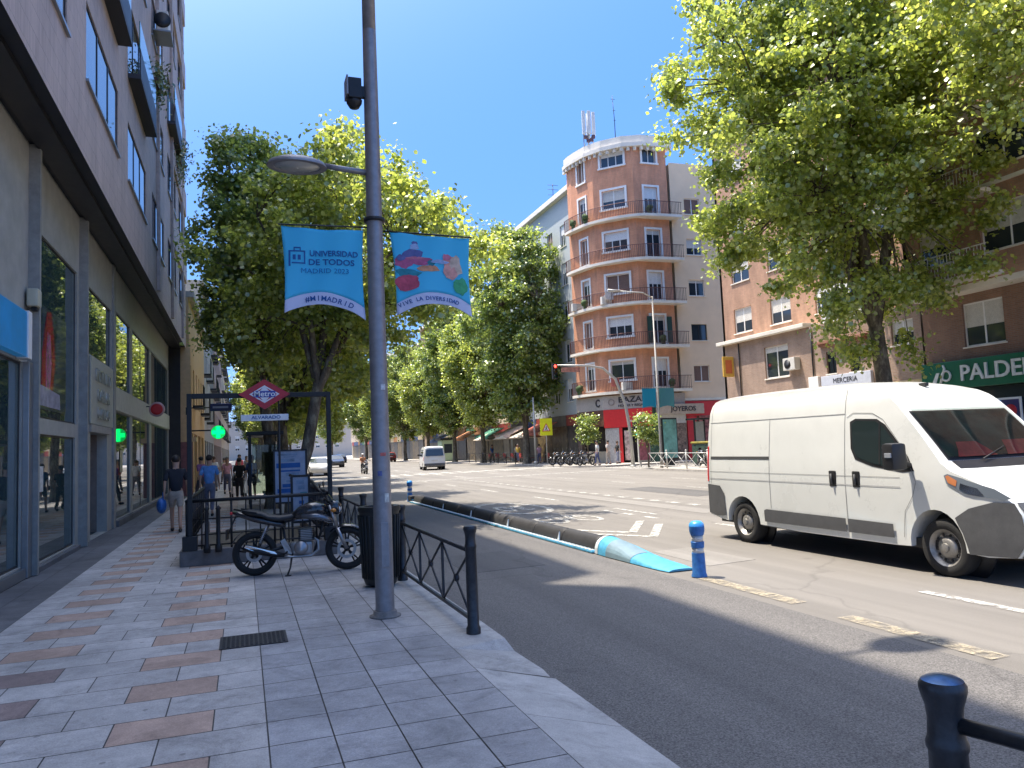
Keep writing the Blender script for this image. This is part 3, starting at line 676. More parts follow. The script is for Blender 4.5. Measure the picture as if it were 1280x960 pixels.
# ------------------------------------------------------------------ motorcycle
def motorcycle():
    t = thing('motorcycle', 'black naked motorcycle on its side stand by the metro railing', 'motorcycle')
    paint = mat('moto_black', (.018, .018, .022), .22, vary=.2, coat=.6); alloy = mat('engine_alloy', (.34, .34, .35), .35, .85, vary=.2); whl = mat('wheel_black', (.03, .03, .032), .4, .4)
    tank2 = mat('moto_silver', (.16, .17, .19), .25, .6)
    WB = 1.27
    # x forward, rear wheel at 0
    for cx, fr in ((0, False), (WB, True)):
        R0, tw = (.305, .065) if not fr else (.305, .048)
        m = MB(); prof = [(R0-.075, -tw*.75), (R0-.045, -tw), (R0-.015, -tw*.72), (R0, -tw*.25), (R0, tw*.25), (R0-.015, tw*.72), (R0-.045, tw), (R0-.075, tw*.75)]
        n = 40; rings = [[m.bm.verts.new((cx+r*math.cos(2*math.pi*j/n), h, R0+r*math.sin(2*math.pi*j/n))) for j in range(n)] for r, h in prof]
        for A, B in zip(rings, rings[1:]+[rings[0]]):
            for j in range(n): f = m.bm.faces.new((A[j], A[(j+1) % n], B[(j+1) % n], B[j])); f.smooth = True
        wh = m.build('wheel', rubber, t)
        m = MB(); m.tube([(cx+(R0-.075)*math.cos(a), 0, R0+(R0-.075)*math.sin(a)) for a in np.linspace(0, 2*math.pi, 37)[:-1]], .022, 8, closed=True)
        for k in range(5):
            a = 2*math.pi*k/5+.3
            for da in (-.13, .13): m.tube([(cx+.04*math.cos(a), 0, R0+.04*math.sin(a)), (cx+(R0-.08)*math.cos(a+da), 0, R0+(R0-.08)*math.sin(a+da))], [.018, .011], 6)
        m.lathe([(0, -.07), (.035, -.07), (.045, -.03), (.045, .03), (.035, .07), (0, .07)], axis='y', c0=(cx, 0, R0), n=16)
        m.build('rim', whl, wh)
        m = MB()
        for q in range(24):
            a, b = 2*math.pi*q/24, 2*math.pi*(q+1)/24; ro = .135 if fr else .11; ri = ro-.04
            m.face([(cx+ro*math.cos(a), -.075, R0+ro*math.sin(a)), (cx+ro*math.cos(b), -.075, R0+ro*math.sin(b)), (cx+ri*math.cos(b), -.075, R0+ri*math.sin(b)), (cx+ri*math.cos(a), -.075, R0+ri*math.sin(a))])
        d = m.build('brake_disc', steel, wh); d.modifiers.new('s', 'SOLIDIFY').thickness = .006
    # fork
    for s in (-.09, .09):
        m = MB(); m.tube([(WB, s, .305), (WB-.13, s, .60)], .027, 10); m.tube([(WB-.13, s, .60), (WB-.235, s, .93)], .020, 10); m.build('fork', alloy, t)
    m = MB(); m.tube([(WB-.30, 0, .90), (WB-.20, 0, .70)], .035, 10); m.tube([(WB-.26, -.11, .86), (WB-.26, .11, .86)], .02, 8); m.build('steering_head', dark, t)
    # front mudguard
    m = MB(); n = 9
    for k in range(n):
        a, b = R(35+k*11), R(35+(k+1)*11)
        for (y0, y1, dz0, dz1) in ((-.06, -.03, -.02, 0), (-.03, .03, 0, 0), (.03, .06, 0, -.02)):
            m.face([(WB+(.34+dz0)*math.cos(a), y0, .305+(.34+dz0)*math.sin(a)), (WB+(.34+dz0)*math.cos(b), y0, .305+(.34+dz0)*math.sin(b)), (WB+(.34+dz1)*math.cos(b), y1, .305+(.34+dz1)*math.sin(b)), (WB+(.34+dz1)*math.cos(a), y1, .305+(.34+dz1)*math.sin(a))])
    o = m.build('front_mudguard', paint, t); o.modifiers.new('s', 'SOLIDIFY').thickness = .006
    # frame
    m = MB(); m.tube([(WB-.30, 0, .84), (WB-.36, 0, .55), (WB-.46, 0, .28), (.55, 0, .26), (.42, 0, .42), (.38, 0, .70)], .02, 8)
    m.tube([(WB-.30, 0, .86), (.75, 0, .80), (.40, 0, .72), (.0, 0, .83), (-.2, 0, .88)], .022, 8)
    for s in (-.07, .07): m.tube([(.42, s, .38), (.2, s, .33), (0, s, .305)], .02, 8)
    m.build('frame', dark, t)
    for s in (-.1, .1):
        m = MB(); m.tube([(.03, s, .34), (.18, s, .68)], .016, 8)
        for k in range(8): 
            z = .12*k/8+.1; m.tube([(.03+.15*(.35+k*.07), s, .34+.34*(.35+k*.07)), (.03+.15*(.37+k*.07), s, .34+.34*(.37+k*.07))], .028, 8)
        m.build('shock_absorber', alloy, t)
    # engine
    m = MB(); m.box(.50, .80, -.11, .11, .25, .44, .04); m.box(.62, .80, -.08, .08, .44, .62, .02)
    m.lathe([(0, -.16), (.085, -.155), (.10, -.12), (.10, .12), (.085, .155), (0, .16)], axis='y', c0=(.64, 0, .36), n=24)
    e = m.build('engine', alloy, t)
    m = MB()
    for k in range(7): m.box(.60, .82, -.10, .10, .46+k*.024, .468+k*.024)
    m.build('cooling_fins', dark, e)
    m = MB(); m.tube([(.78, -.05, .50), (.87, -.06, .44), (.88, -.08, .32), (.78, -.10, .24), (.5, -.12, .24), (.35, -.14, .28)], .02, 8); m.build('exhaust_pipe', steel, t)
    m = MB(); m.tube([(.42, -.15, .275), (.30, -.17, .30), (.10, -.19, .355), (-.12, -.20, .42)], [.028, .045, .052, .048], 14); x = m.build('silencer', dark, t)
    m = MB(); m.slab([(.33, -.215, .30), (.30, -.215, .335), (-.08, -.252, .455), (-.10, -.25, .42), (.0, -.245, .375)], (0, .012, 0)); m.build('heat_shield', chrome, x)
    # tank
    def loft(secs, n=16, mi=0):
        b = MB(); rings = []
        for (x, zc, hw, hh, sq) in secs:
            ring = []
            for j in range(n):
                a = 2*math.pi*j/n; c, s = math.cos(a), math.sin(a)
                ring.append(b.bm.verts.new((x, hw*math.copysign(abs(c)**sq, c), zc+hh*math.copysign(abs(s)**sq, s))))
            rings.append(ring)
        for A, B in zip(rings, rings[1:]):
            for j in range(n): f = b.bm.faces.new((A[j], A[(j+1) % n], B[(j+1) % n], B[j])); f.smooth = True
        b.bm.faces.new(rings[0][::-1]); b.bm.faces.new(rings[-1]); return b
    b = loft([(.52, .80, .07, .05, .7), (.60, .83, .12, .09, .7), (.72, .86, .155, .115, .7), (.85, .87, .16, .12, .75), (.95, .86, .12, .09, .8), (1.0, .85, .07, .06, .8)]); b.build('fuel_tank', paint, t)
    b = loft([(.66, .80, .165, .05, .8), (.85, .79, .19, .06, .8), (1.02, .74, .15, .06, .8), (1.08, .70, .08, .03, .8)]); b.build('side_cowl', tank2, t)
    b = loft([(-.16, .90, .06, .02, .8), (-.05, .875, .12, .035, .7), (.12, .845, .135, .04, .7), (.2, .80, .13, .04, .7), (.35, .775, .14, .045, .7), (.5, .79, .11, .04, .7), (.57, .81, .07, .03, .7)]); b.build('seat', mat('seat_vinyl', (.02, .02, .022), .55, vary=.3, bump=.2), t)
    b = loft([(-.30, .89, .03, .015, .8), (-.2, .86, .08, .04, .8), (0, .79, .10, .05, .8), (.3, .71, .11, .05, .8), (.42, .68, .08, .05, .8)]); b.build('tail_fairing', paint, t)
    m = MB(); m.box(-.325, -.29, -.05, .05, .865, .90, .008); m.build('tail_light', red, t)
    m = MB(); m.tube([(-.25, 0, .84), (-.33, 0, .66), (-.35, 0, .60)], .012, 6); m.box(-.375, -.365, -.09, .09, .52, .66); m.build('plate_holder', black, t)
    m = MB(); m.tube([(-.2, -.09, .93), (-.26, -.1, .94), (-.05, -.13, .90), (.05, -.13, .88)], .012, 6); m.tube([(-.2, .09, .93), (-.05, .13, .90), (.05, .13, .88)], .012, 6); m.build('grab_rail', dark, t)
    # headlight and small fairing
    b = loft([(1.0, .90, .08, .07, .8), (1.08, .90, .105, .10, .8), (1.16, .88, .095, .10, .8), (1.20, .87, .05, .06, .8)]); b.build('headlight_cowl', paint, t)
    m = MB(); m.ball((1.165, 0, .87), .085, .5, 1, 1); m.build('headlight', mat('headlamp_glass', (.55, .58, .6), .08, coat=1.), t)
    m = MB(); m.slab([(1.10, -.09, .96), (1.10, .09, .96), (1.02, .07, 1.08), (1.02, -.07, 1.08)], (.006, 0, .004)); m.build('fly_screen', mat('smoked_plastic', (.03, .03, .035), .1), t)
    m = MB(); m.tube([(.93, -.36, 1.02), (.98, -.22, 1.04), (1.02, -.08, .98), (1.02, .08, .98), (.98, .22, 1.04), (.93, .36, 1.02)], .013, 8); m.build('handlebar', dark, t)
    for s in (-1, 1):
        m = MB(); m.tube([(.93, s*.37, 1.02), (.955, s*.27, 1.03)], .02, 8); m.build('grip', rubber, t)
        m = MB(); m.tube([(.97, s*.24, 1.05), (.93, s*.30, 1.20)], .007, 6); m.ball((.93, s*.32, 1.225), .055, .3, 1.1, .75); m.build('mirror', black, t)
        m = MB(); m.ball((1.10, s*.17, .86), .028, 1.5, 1, 1); m.tube([(1.08, s*.08, .86), (1.08, s*.16, .86)], .008, 6); m.build('indicator', mat('amber', (.6, .22, .03), .3), t)
        m = MB(); m.tube([(.45, s*.08, .32), (.45, s*.24, .31)], .013, 8); m.build('footrest', rubber, t)
    m = MB(); m.tube([(.52, -.10, .28), (.50, -.20, .10), (.47, -.25, .015)], [.016, .013, .013], 8); m.box(.44, .52, -.28, -.22, 0, .012); m.build('side_stand', dark, t)
    m = MB(); m.slab([(.36, -.12, .47), (.44, -.13, .30), (.52, -.13, .28), (.50, -.13, .36), (.42, -.12, .50)], (0, .01, 0)); m.build('footrest_plate', alloy, t)
    m = MB(); n = 6
    for k in range(n):
        a, b = R(60+k*16), R(60+(k+1)*16); m.face([(.345*math.cos(a), -.055, .305+.345*math.sin(a)), (.345*math.cos(b), -.055, .305+.345*math.sin(b)), (.345*math.cos(b), .055, .305+.345*math.sin(b)), (.345*math.cos(a), .055, .305+.345*math.sin(a))])
    o = m.build('rear_mudguard', black, t); o.modifiers.new('s', 'SOLIDIFY').thickness = .005
    return t
moto = motorcycle()
moto.location = (.14, 11.42, ZP); moto.rotation_euler = (0, 0, R(-10)); moto['group'] = 'parked motorcycles'

# ------------------------------------------------------------------ left building (brown cladding over a glazed shop front)
clad = brick('brown_cladding', (.56, .445, .395), (.46, .365, .325), (.33, .27, .24), .05, .30, .006, .7, .5, .22)
gwall = mat('shop_granite', (.38, .37, .33), .5, vary=.18, scale=3, bump=.08)
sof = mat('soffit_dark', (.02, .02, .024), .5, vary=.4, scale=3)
shopglass = glass('shop_glass', (.03, .06, .065), .015, 2.5, .006); skyglass = glass('ribbon_glass', (.03, .05, .07), .02, 2.6, .006)
alu = mat('aluminium', (.30, .31, .32), .35, .8, vary=.1); bronze = mat('dark_frame', (.035, .033, .035), .4, .5)
def facade(L, z0, z1, ops, depth=.2, mi=0, uvo=0):
    """wall in the x-z plane facing -y, with real openings and reveals"""
    b = MB()
    xs = sorted({0, L, *[o[0] for o in ops], *[o[1] for o in ops]}); zs = sorted({z0, z1, *[o[2] for o in ops], *[o[3] for o in ops]})
    b.mi = mi
    for xa, xb in zip(xs, xs[1:]):
        for za, zb in zip(zs, zs[1:]):
            cx, cz = (xa+xb)/2, (za+zb)/2
            if any(o[0] < cx < o[1] and o[2] < cz < o[3] for o in ops): continue
            b.face([(xa, 0, za), (xb, 0, za), (xb, 0, zb), (xa, 0, zb)], [(xa+uvo, za), (xb+uvo, za), (xb+uvo, zb), (xa+uvo, zb)])
    for (a, c, d, e) in ops:
        D = depth
        for q in ([(a, 0, d), (a, 0, e), (a, D, e), (a, D, d)], [(c, 0, d), (c, D, d), (c, D, e), (c, 0, e)], [(a, 0, d), (a, D, d), (c, D, d), (c, 0, d)], [(a, 0, e), (c, 0, e), (c, D, e), (a, D, e)]):
            b.face(q, [(p[0]+p[1]+uvo, p[2]) for p in q])
    return b
WC = {}
def window_me(w, h, kind):
    """cached meshes: frame (and trim), pane, blind"""
    k = (round(w, 2), round(h, 2), kind)
    if k in WC: return WC[k]
    fm = bronze if kind in ('dark', 'shop', 'ribbon') else white
    f = MB(); t = .035 if kind in ('shop', 'ribbon') else .06; D = .014 if kind in ('shop', 'ribbon') else .03
    f.box(0, w, -D, .03, 0, t); f.box(0, w, -D, .03, h-t, h); f.box(0, t, -D, .03, t, h-t); f.box(w-t, w, -D, .03, t, h-t)
    n = {'plain': 2, 'dark': 2, 'three': 3, 'ribbon': max(1, round(w/1.15)), 'shop': 1, 'door': 2, 'shut': 2, 'half': 2}.get(kind, 2)
    for i in range(1, n): x = w*i/n; f.box(x-.03, x+.03, -D-.004, .035, t, h-t)
    p = MB(); p.box(.01, w-.01, -.006, .006, .01, h-.01)
    bl = None
    if kind in ('three', 'half', 'shut', 'plain'):
        frac = {'three': .42, 'half': .55, 'shut': .92, 'plain': .18}[kind]; bl = MB(); z = h-.01; e = h*(1-frac)
        while z > e: bl.box(t, w-t, -.022, -.010, z-.044, z-.003); z -= .046
    pm = {'ribbon': skyglass, 'shop': shopglass}.get(kind, dglass)
    bm_ = {'three': white, 'half': offwhite, 'shut': mat('blind_brown', (.20, .12, .09), .7), 'plain': offwhite}.get(kind)
    WC[k] = (f.mesh('window', fm), p.mesh('pane', pm), bl.mesh('blind', bm_) if bl else None); return WC[k]
def add_window(parent, x, z, w, h, kind, depth=.14):
    a, b, c = window_me(w, h, kind)
    o = link('window', a, parent, (x, depth, z)); link('pane', b, o)
    if c: link('roller_blind', c, o)
    return o
def trim(parent, x, z, w, h, m, t=.14, d=.05, sill=True, name='window_surround'):
    b = MB(); b.box(x-t, x, -d, .0-.002+.02, z, z+h); b.box(x+w, x+w+t, -d, .018, z, z+h); b.box(x-t, x+w+t, -d, .018, z+h+.0005, z+h+t)
    b.box(x-t-(.05 if sill else 0), x+w+t+(.05 if sill else 0), -d-(.05 if sill else 0), .018, z-t*.8, z-.0005)
    return b.build(name, m, parent)

# local frame: x along +Y of the world, wall faces +X  ->  rotate by +90deg and mirror order
def yz(parent_y0): pass
LB = thing('office_building', 'tall brown clad building with glazed shop front, left edge', 'building', (0, 0, 0))
XW, XF = -3.12, -2.4
# shop wall: facing +x.  local x runs towards -Y (rz=-90 gives facing -> -x) so use rz=+90: local x -> +Y, local -y -> +X
def side(parent_x, y0): return dict(loc=(parent_x, y0, 0), rz=R(90))
YS = 4.0
def Sy(y): return y-YS
shop_ops = [(Sy(7.2), Sy(9.6), .3, 3.3), (Sy(10.0), Sy(13.15), .3, 3.35), (Sy(13.62), Sy(16.98), .22, 2.3), (Sy(13.58), Sy(17.1), 2.56, 5.62), (Sy(18.55), Sy(20.7), .13, 2.45), (Sy(18.1), Sy(21.3), 4.15, 5.62),
            (Sy(22.0), Sy(24.7), .3, 3.1), (Sy(25.2), Sy(29.6), .3, 3.1), (Sy(30.2), Sy(36.6), .3, 3.1), (Sy(22.0), Sy(24.7), 3.75, 5.75), (Sy(25.2), Sy(29.6), 3.75, 5.75), (Sy(30.2), Sy(36.6), 3.75, 5.75)]
facade(33.0, 0, 7.2, shop_ops, .22).build('shop_wall', gwall, LB, **side(XW, YS))
wallP = link('shop_front', None, LB, (XW, YS, 0), R(90)) if False else None
def on_shop(o): o.parent = LB
def sw(y0, y1, z0, z1, kind='shop', d=.05):
    a, b, c = window_me(y1-y0, z1-z0, kind); o = link('window', a, LB, (XW-d, y0, z0), R(90)); link('pane', b, o); return o
for (a, c, d, e) in shop_ops:
    if (d, e) == (.13, 2.45): continue
    if e-d > 2.7 and c-a > 3 and d < 1: pass
    nW = max(1, round((c-a)/2.3)) if d >= .25 and a > Sy(21) else 1
    for i in range(nW): sw(a+YS+(c-a)*i/nW, a+YS+(c-a)*(i+1)/nW, d, e)
# doorway recess
m = MB(); m.box(XW-1.2, XW-.225, 18.5, 18.547, .13, 2.5); m.box(XW-1.2, XW-.225, 20.703, 20.75, .13, 2.5); m.box(XW-1.25, XW-1.2, 18.5, 20.75, .13, 2.5); m.box(XW-1.2, XW-.225, 18.5475, 20.7025, 2.452, 2.5)
m.build('doorway', mat('doorway_stone', (.25, .19, .15), .6, vary=.2), LB)
m = MB(); m.box(XW-.5, XW-.45, 19.75, 20.69, .13, 2.44, .01); d = m.build('door', bronze, LB); m = MB(); m.tube([(XW-.41, 19.85, .9), (XW-.41, 19.85, 1.4)], .014, 8); m.build('handle', chrome, d)
m = MB(); m.box(XW-.02, XW+.06, 18.35, 20.95, 2.452, 2.62, .01); m.build('lintel', mat('lintel_stone', (.36, .33, .28), .7), LB)
# silver framed neighbour shop at the near end and its blue sign
m = MB(); m.box(XW, XW+.09, 13.16, 13.40, .13, 3.36, .008); m.box(XW, XW+.09, 9.64, 9.96, .13, 3.36, .008); m.box(XW+.0, XW+.07, 9.9605, 13.1595, .13, .28, .006); m.build('silver_frame', alu, LB)
for pw_, ya, yb in ((.16, 17.3, 17.42), (.05, 21.4, 21.75), (.16, 13.405, 13.5)):
    m = MB(); m.box(XW, XW+pw_, ya, yb, .13, 6.85); m.build('pilaster', mat('pilaster_dark', (.28, .28, .26), .5, vary=.2), LB)
m = MB(); m.box(XW, XW+.10, 13.6, 17.0, .12, .2, .005); m.box(XW, XW+.10, 21.9, 36.8, .12, .28, .005); m.build('plinth', darkslab, LB)
m = MB(); m.box(XW, XW+.04, 21.8, 36.9, 3.12, 3.72, .004); m.build('spandrel', mat('spandrel_stone', (.52, .51, .42), .6, vary=.15), LB)
# soffit and fascia
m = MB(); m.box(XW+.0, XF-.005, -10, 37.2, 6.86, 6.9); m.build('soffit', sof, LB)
m = MB()
for y in np.arange(8, 36, 2.35): m.lathe([(0, 6.842), (.07, 6.842), (.08, 6.859), (0, 6.859)], cx=XW+.36, cy=y, n=12)
m.build('downlights', mat('downlight', (.5, .48, .45), .3), LB)
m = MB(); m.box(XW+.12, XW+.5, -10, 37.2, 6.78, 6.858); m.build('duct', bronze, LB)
# upper facade
NB = 10; bays = [(-.9+i*4.9, 3.45) for i in range(8)]
up_ops = []; upw = []
H0 = 6.80; floors = 5
for fl in range(floors):
    zb = 8.2+fl*3.08
    for bi, (yb, bw) in enumerate(bays):
        y0, y1 = yb, yb+bw
        y1 = min(y1, 36.6); bal = (fl in (1, 3) and bi in (3, 4)) or (fl == 2 and bi in (2, 6))
        z0, z1 = (zb-.55 if bal else zb), zb+1.38
        up_ops.append((Sy(y0)+14, Sy(y1)+14, z0, z1)); upw.append((y0, y1, z0, z1, bal))
facade(43.2, H0, 24.2, [(a-4, c-4, d, e) for a, c, d, e in up_ops], .22).build('cladding_wall', clad, LB, (XF, -6, 0), R(90))
tealg = glass('teal_glass', (.02, .16, .16), .08, 1.6)
for (y0, y1, z0, z1, bal) in upw:
    if y1 < 6: continue
    if not bal:
        a, b, c = window_me(y1-y0, z1-z0, 'ribbon'); o = link('window', a, LB, (XF-.035, y0, z0), R(90)); link('pane', b, o)
        m = MB(); m.box(XF+.0, XF+.05, y0-.03, y1+.03, z0-.05, z0-.002); m.build('sill', alu, o).matrix_parent_inverse = Matrix.Identity(4)
        o.children[-1].location = (0, 0, 0); s = [c_ for c_ in o.children if c_.name.startswith('sill')][0]
        me = s.data
        for v in me.vertices: x, y, z = v.co; v.co = (y-y0, -(x-XF)-.035, z-z0)
    else:
        m = MB(); m.box(XF-.2, XF+.28, y0, y1, z0-.12, z0, .005); s = m.build('balcony', mat('balcony_slab', (.03, .03, .035), .6), LB)
        m = MB(); m.box(XF+.24, XF+.27, y0+.03, y1-.03, z0+.001, z0+.62); m.build('parapet_panel', sof, s)
        m = MB(); m.box(XF+.24, XF+.26, y0+.03, y1-.03, z0+.65, z0+1.3); m.build('glass_screen', tealg, s)
        a, b, c = window_me(y1-y0, z1-z0, 'ribbon'); o = link('window', a, LB, (XF-.05, y0, z0), R(90)); link('pane', b, o)
# thin vertical ribs near the far end, giving the stepped edge
m = MB()
for y in (24.9, 29.8, 34.7):
    m.box(XF, XF+.10, y-.1, y+.1, 6.9, 24.15, .01)
for z in (9.75, 12.85, 15.9, 18.95, 22.0): m.box(XF, XF+.075, 30, 37, z, z+1.05, .01)
m.build('ribs', mat('rib_cladding', (.46, .37, .33), .7, vary=.2), LB)
# body of the building behind, roof with the recess that shows in the shadow
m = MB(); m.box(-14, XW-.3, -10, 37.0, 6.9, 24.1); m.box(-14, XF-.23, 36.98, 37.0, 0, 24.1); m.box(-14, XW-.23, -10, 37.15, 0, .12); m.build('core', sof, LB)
m = MB(); poly = [(-14, -10), (XF+.06, -10), (XF+.06, 14.7), (-3.25, 15.5), (XF+.06, 15.85), (XF+.06, 37.2), (-14, 37.2)]
m.prism(poly, 24.2, 27.5); m.build('roof', mat('penthouse', (.4, .3, .27), .8), LB)
# items fixed on it
t = thing('shop_sign', 'glowing blue box sign with a white end at the left edge', 'shop sign', (XW+.02, 0, 0))
m = MB(); m.box(0, .13, 9.9, 12.75, 3.38, 4.05, .01); m.build('sign_box', mat('sign_blue', (.01, .16, .40), .3, vary=.45, scale=.9, emit=.08), t)
m = MB(); m.box(-.01, .15, 12.751, 12.95, 3.36, 4.07, .01); m.build('sign_end', white, t)
t = thing('wall_lamp', 'small cream alarm box above the blue shop sign on the left wall', 'alarm box', (XW+.12, 13.3, 4.36))
m = MB(); m.box(-.09, .07, -.12, .12, -.14, .14, .03); m.build('casing', mat('alarm_cream', (.50, .48, .36), .5), t); m = MB(); m.box(-.04, .04, -.05, .05, -.20, -.142, .01); m.build('siren', dark, t)
# red poster on the upper shop window: plain coloured picture
t = thing('window_poster', 'tall red and pink poster in the upper shop window at left', 'poster', (XW-.03, 13.85, 2.72))
m = MB(); m.box(-.004, .004, 0, 2.4, 0, 1.75); m.build('sheet', mat('poster_ground', (.06, .09, .13), .12, vary=.7, scale=2.5, coat=1), t)
def pp(pts, mt, nm, x=.006):
    m = MB(); m.slab([(x, y, z) for y, z in pts], (.002, 0, 0)); return m.build(nm, mt, t)
pr = mat('poster_red', (.62, .02, .05), .15, vary=.45, scale=3, coat=1); pk = mat('poster_pink', (.62, .20, .34), .15, vary=.35, scale=4, coat=1)
pp([(.55, .25), (1.0, .2), (1.35, .3), (1.5, .9), (1.42, 1.3), (1.2, 1.72), (.95, 1.70), (.75, 1.35), (.6, .9)], pr, 'red_shape')
pp([(0.02, .75), (.18, .7), (.32, 1.1), (.28, 1.6), (.12, 1.7), (.03, 1.4)], pk, 'pink_shape')
pp([(.85, .3), (1.1, .25), (1.25, .8), (1.15, 1.3), (.95, 1.35), (.85, .9)], pk, 'pink_shape', .009)
pp([(.12, .06), (1.9, .05), (1.85, .32), (.5, .4), (.2, .34)], mat('poster_lilac', (.55, .50, .68), .15, vary=.3, scale=5, coat=1), 'pale_shape', .0115)
# institute lettering panel
t = thing('fascia_panel', 'grey panel with raised lettering over the left doorway', 'shop sign', (XW+.03, 0, 0))
m = MB(); m.box(0, .03, 18.25, 21.2, 2.63, 4.1, .006); m.build('panel', mat('panel_grey', (.40, .40, .34), .5, vary=.1), t)
lt = mat('letter_steel', (.55, .55, .5), .3, .6)
for s, z, sz in (('INSTITUTO', 3.72, .40), ('CAPILAR', 3.28, .40), ('CLINICAS', 2.88, .36)):
    me = text_mesh(s, sz, .015); me.materials.append(lt); link('lettering', me, t, (.055, 19.7, z), R(90))
t = thing('projecting_sign', 'round red and white sign sticking out from the left wall', 'shop sign', (XW+.05, 28.2, 3.5))
m = MB(); m.lathe([(0, -.05), (.23, -.05), (.25, -.03), (.25, .03), (.23, .05), (0, .05)], axis='y', c0=(.33, 0, 0), n=28); m.build('disc', mat('sign_pinkwhite', (.55, .35, .36), .4), t)
m = MB(); m.lathe([(.10, -.06), (.19, -.06), (.19, -.051), (.10, -.051)], axis='y', c0=(.33, 0, 0), n=28); m.build('ring', red, t)
m = MB(); m.tube([(0, 0, .1), (.12, 0, .1)], .02, 8); m.build('bracket', dark, t)
t = thing('air_conditioner', 'white air conditioning unit high on the brown left facade', 'air conditioner', (XF+.12, 24.2, 14.6))
m = MB(); m.box(0, .32, -.42, .42, 0, .62, .02); m.build('casing', offwhite, t)
m = MB(); m.lathe([(0, -.424), (.24, -.424), (.24, -.44), (0, -.44)], axis='y', c0=(.16, 0, .31), n=20); m.build('grille', dark, t)
m = MB(); m.box(-.1, .4, -.46, .46, -.05, -.005); m.build('bracket', alu, t)
leafd = leafmat('balcony_leaf', [(.025, .05, .015), (.05, .09, .025), (.08, .12, .03)], .25)
def planter(label, x, y, z, n, r, seed):
    t = thing('balcony_plant', label, 'plant', (x, y, z), 0, 'plants on the left balconies'); g = random.Random(seed)
    m = MB(); m.box(0, .22, -.4, .4, 0, .2, .01); m.build('trough', mat('trough', (.12, .07, .05), .8), t)
    m = MB()
    for i in range(n):
        c = Vector((.15+g.gauss(0, r*.35), g.gauss(0, r), .25+g.gauss(-.05, r*.7))); a = Vector((g.gauss(0, 1), g.gauss(0, 1), g.gauss(0, 1))).normalized(); b = a.orthogonal().normalized(); s = g.uniform(.04, .09)
        m.face([c-a*s, c+b*s*.6, c+a*s, c-b*s*.6])
    m.build('foliage', leafd, t, norm=False)
planter('trailing green plant on a balcony, upper left facade', XF+.02, 23.3, 12.5, 500, .45, 1)
planter('dark bushy plant hanging at the far corner of the left facade', XF+.02, 31.8, 13.4, 700, .6, 2)
planter('plant above the teal balcony glass, top left', XF+.02, 20.4, 14.4, 400, .4, 3)

# buildings further along the left side
def block_left(name, label, y0, y1, xf, H, wm, seed, awn=None, floors=3.1, face=True):
    t = thing(name, label, 'building', (0, 0, 0)); g = random.Random(seed); L = y1-y0; ops = []; wins = []
    z = 4.4
    while z+1.9 < H:
        x = .8
        while x+1.3 < L: ops.append((x, x+1.1, z, z+1.8)); wins.append((x, z, 1.1, 1.8)); x += 2.4
        z += floors
    x = .5
    while x+3 < L: ops.append((x, x+2.6, .15, 3.0)); x += 3.4
    facade(L, 0, H, ops, .2).build('wall', wm, t, (xf, y0, 0), R(90))
    for x, zz, w_, h_ in wins:
        a, b, c = window_me(w_, h_, g.choice(('plain', 'half', 'door'))); o = link('window', a, t, (xf-.14, y0+x, zz), R(90)); link('pane', b, o)
        if c: link('roller_blind', c, o)
        if g.random() < .5:
            m = MB(); m.box(xf, xf+.5, y0+x-.3, y0+x+w_+.3, zz-.15, zz-.02)
            for k in range(9): q = y0+x-.28+k*(w_+.56)/8; m.box(xf+.46, xf+.48, q-.01, q+.01, zz-.02, zz+.95)
            m.box(xf+.45, xf+.49, y0+x-.3, y0+x+w_+.3, zz+.95, zz+.99); m.build('balcony', dark, t)
    for (a, c, d, e) in ops:
        if d == .15:
            A, B, c_ = window_me(c-a, e-d, 'shop'); o = link('window', A, t, (xf-.14, y0+a, d), R(90)); link('pane', B, o)
    m = MB(); m.box(-16, xf-.21, y0+.01, y1-.01, 0, H-.01); m.box(-16, xf-.0, y0, y0+.2, 0, H-.005); m.build('core', wm, t)
    m = MB(); m.box(-16, xf+.25, y0, y1, H, H+.3, .02); m.build('cornice', conc, t)
    return t
yel = mat('ochre_render', (.62, .40, .20), .85, vary=.08, scale=1); 
cb = block_left('apartment_building', 'low ochre building just past the brown one on the left', 37.3, 52, -2.3, 9.2, yel, 1)
m = MB(); m.box(-3.4, -2.22, 37.22, 37.296, 2.6, 6.85); m.box(-3.3, -2.0, 37.2, 38.5, 2.55, 2.75); m.build('corner_pilaster', mat('ochre_stone', (.66, .45, .25), .8, vary=.1), cb)
m = MB(); m.box(-3.2, -2.15, 37.24, 37.297, .12, 2.54); m.build('shop_corner', mat('shop_maroon', (.25, .10, .10), .6, vary=.3), cb)
block_left('apartment_building', 'grey rendered building partly hidden by the left tree row', 52.2, 74, -2.5, 13, mat('grey_render', (.40, .38, .34), .85, vary=.1), 2)
block_left('apartment_building', 'pinkish building beyond the left tree row', 74.2, 104, -2.6, 16, mat('pink_render', (.46, .33, .27), .85, vary=.1), 3)
block_left('apartment_building', 'far cream building at the end of the left side', 104.2, 160, -2.6, 16, cream, 4)
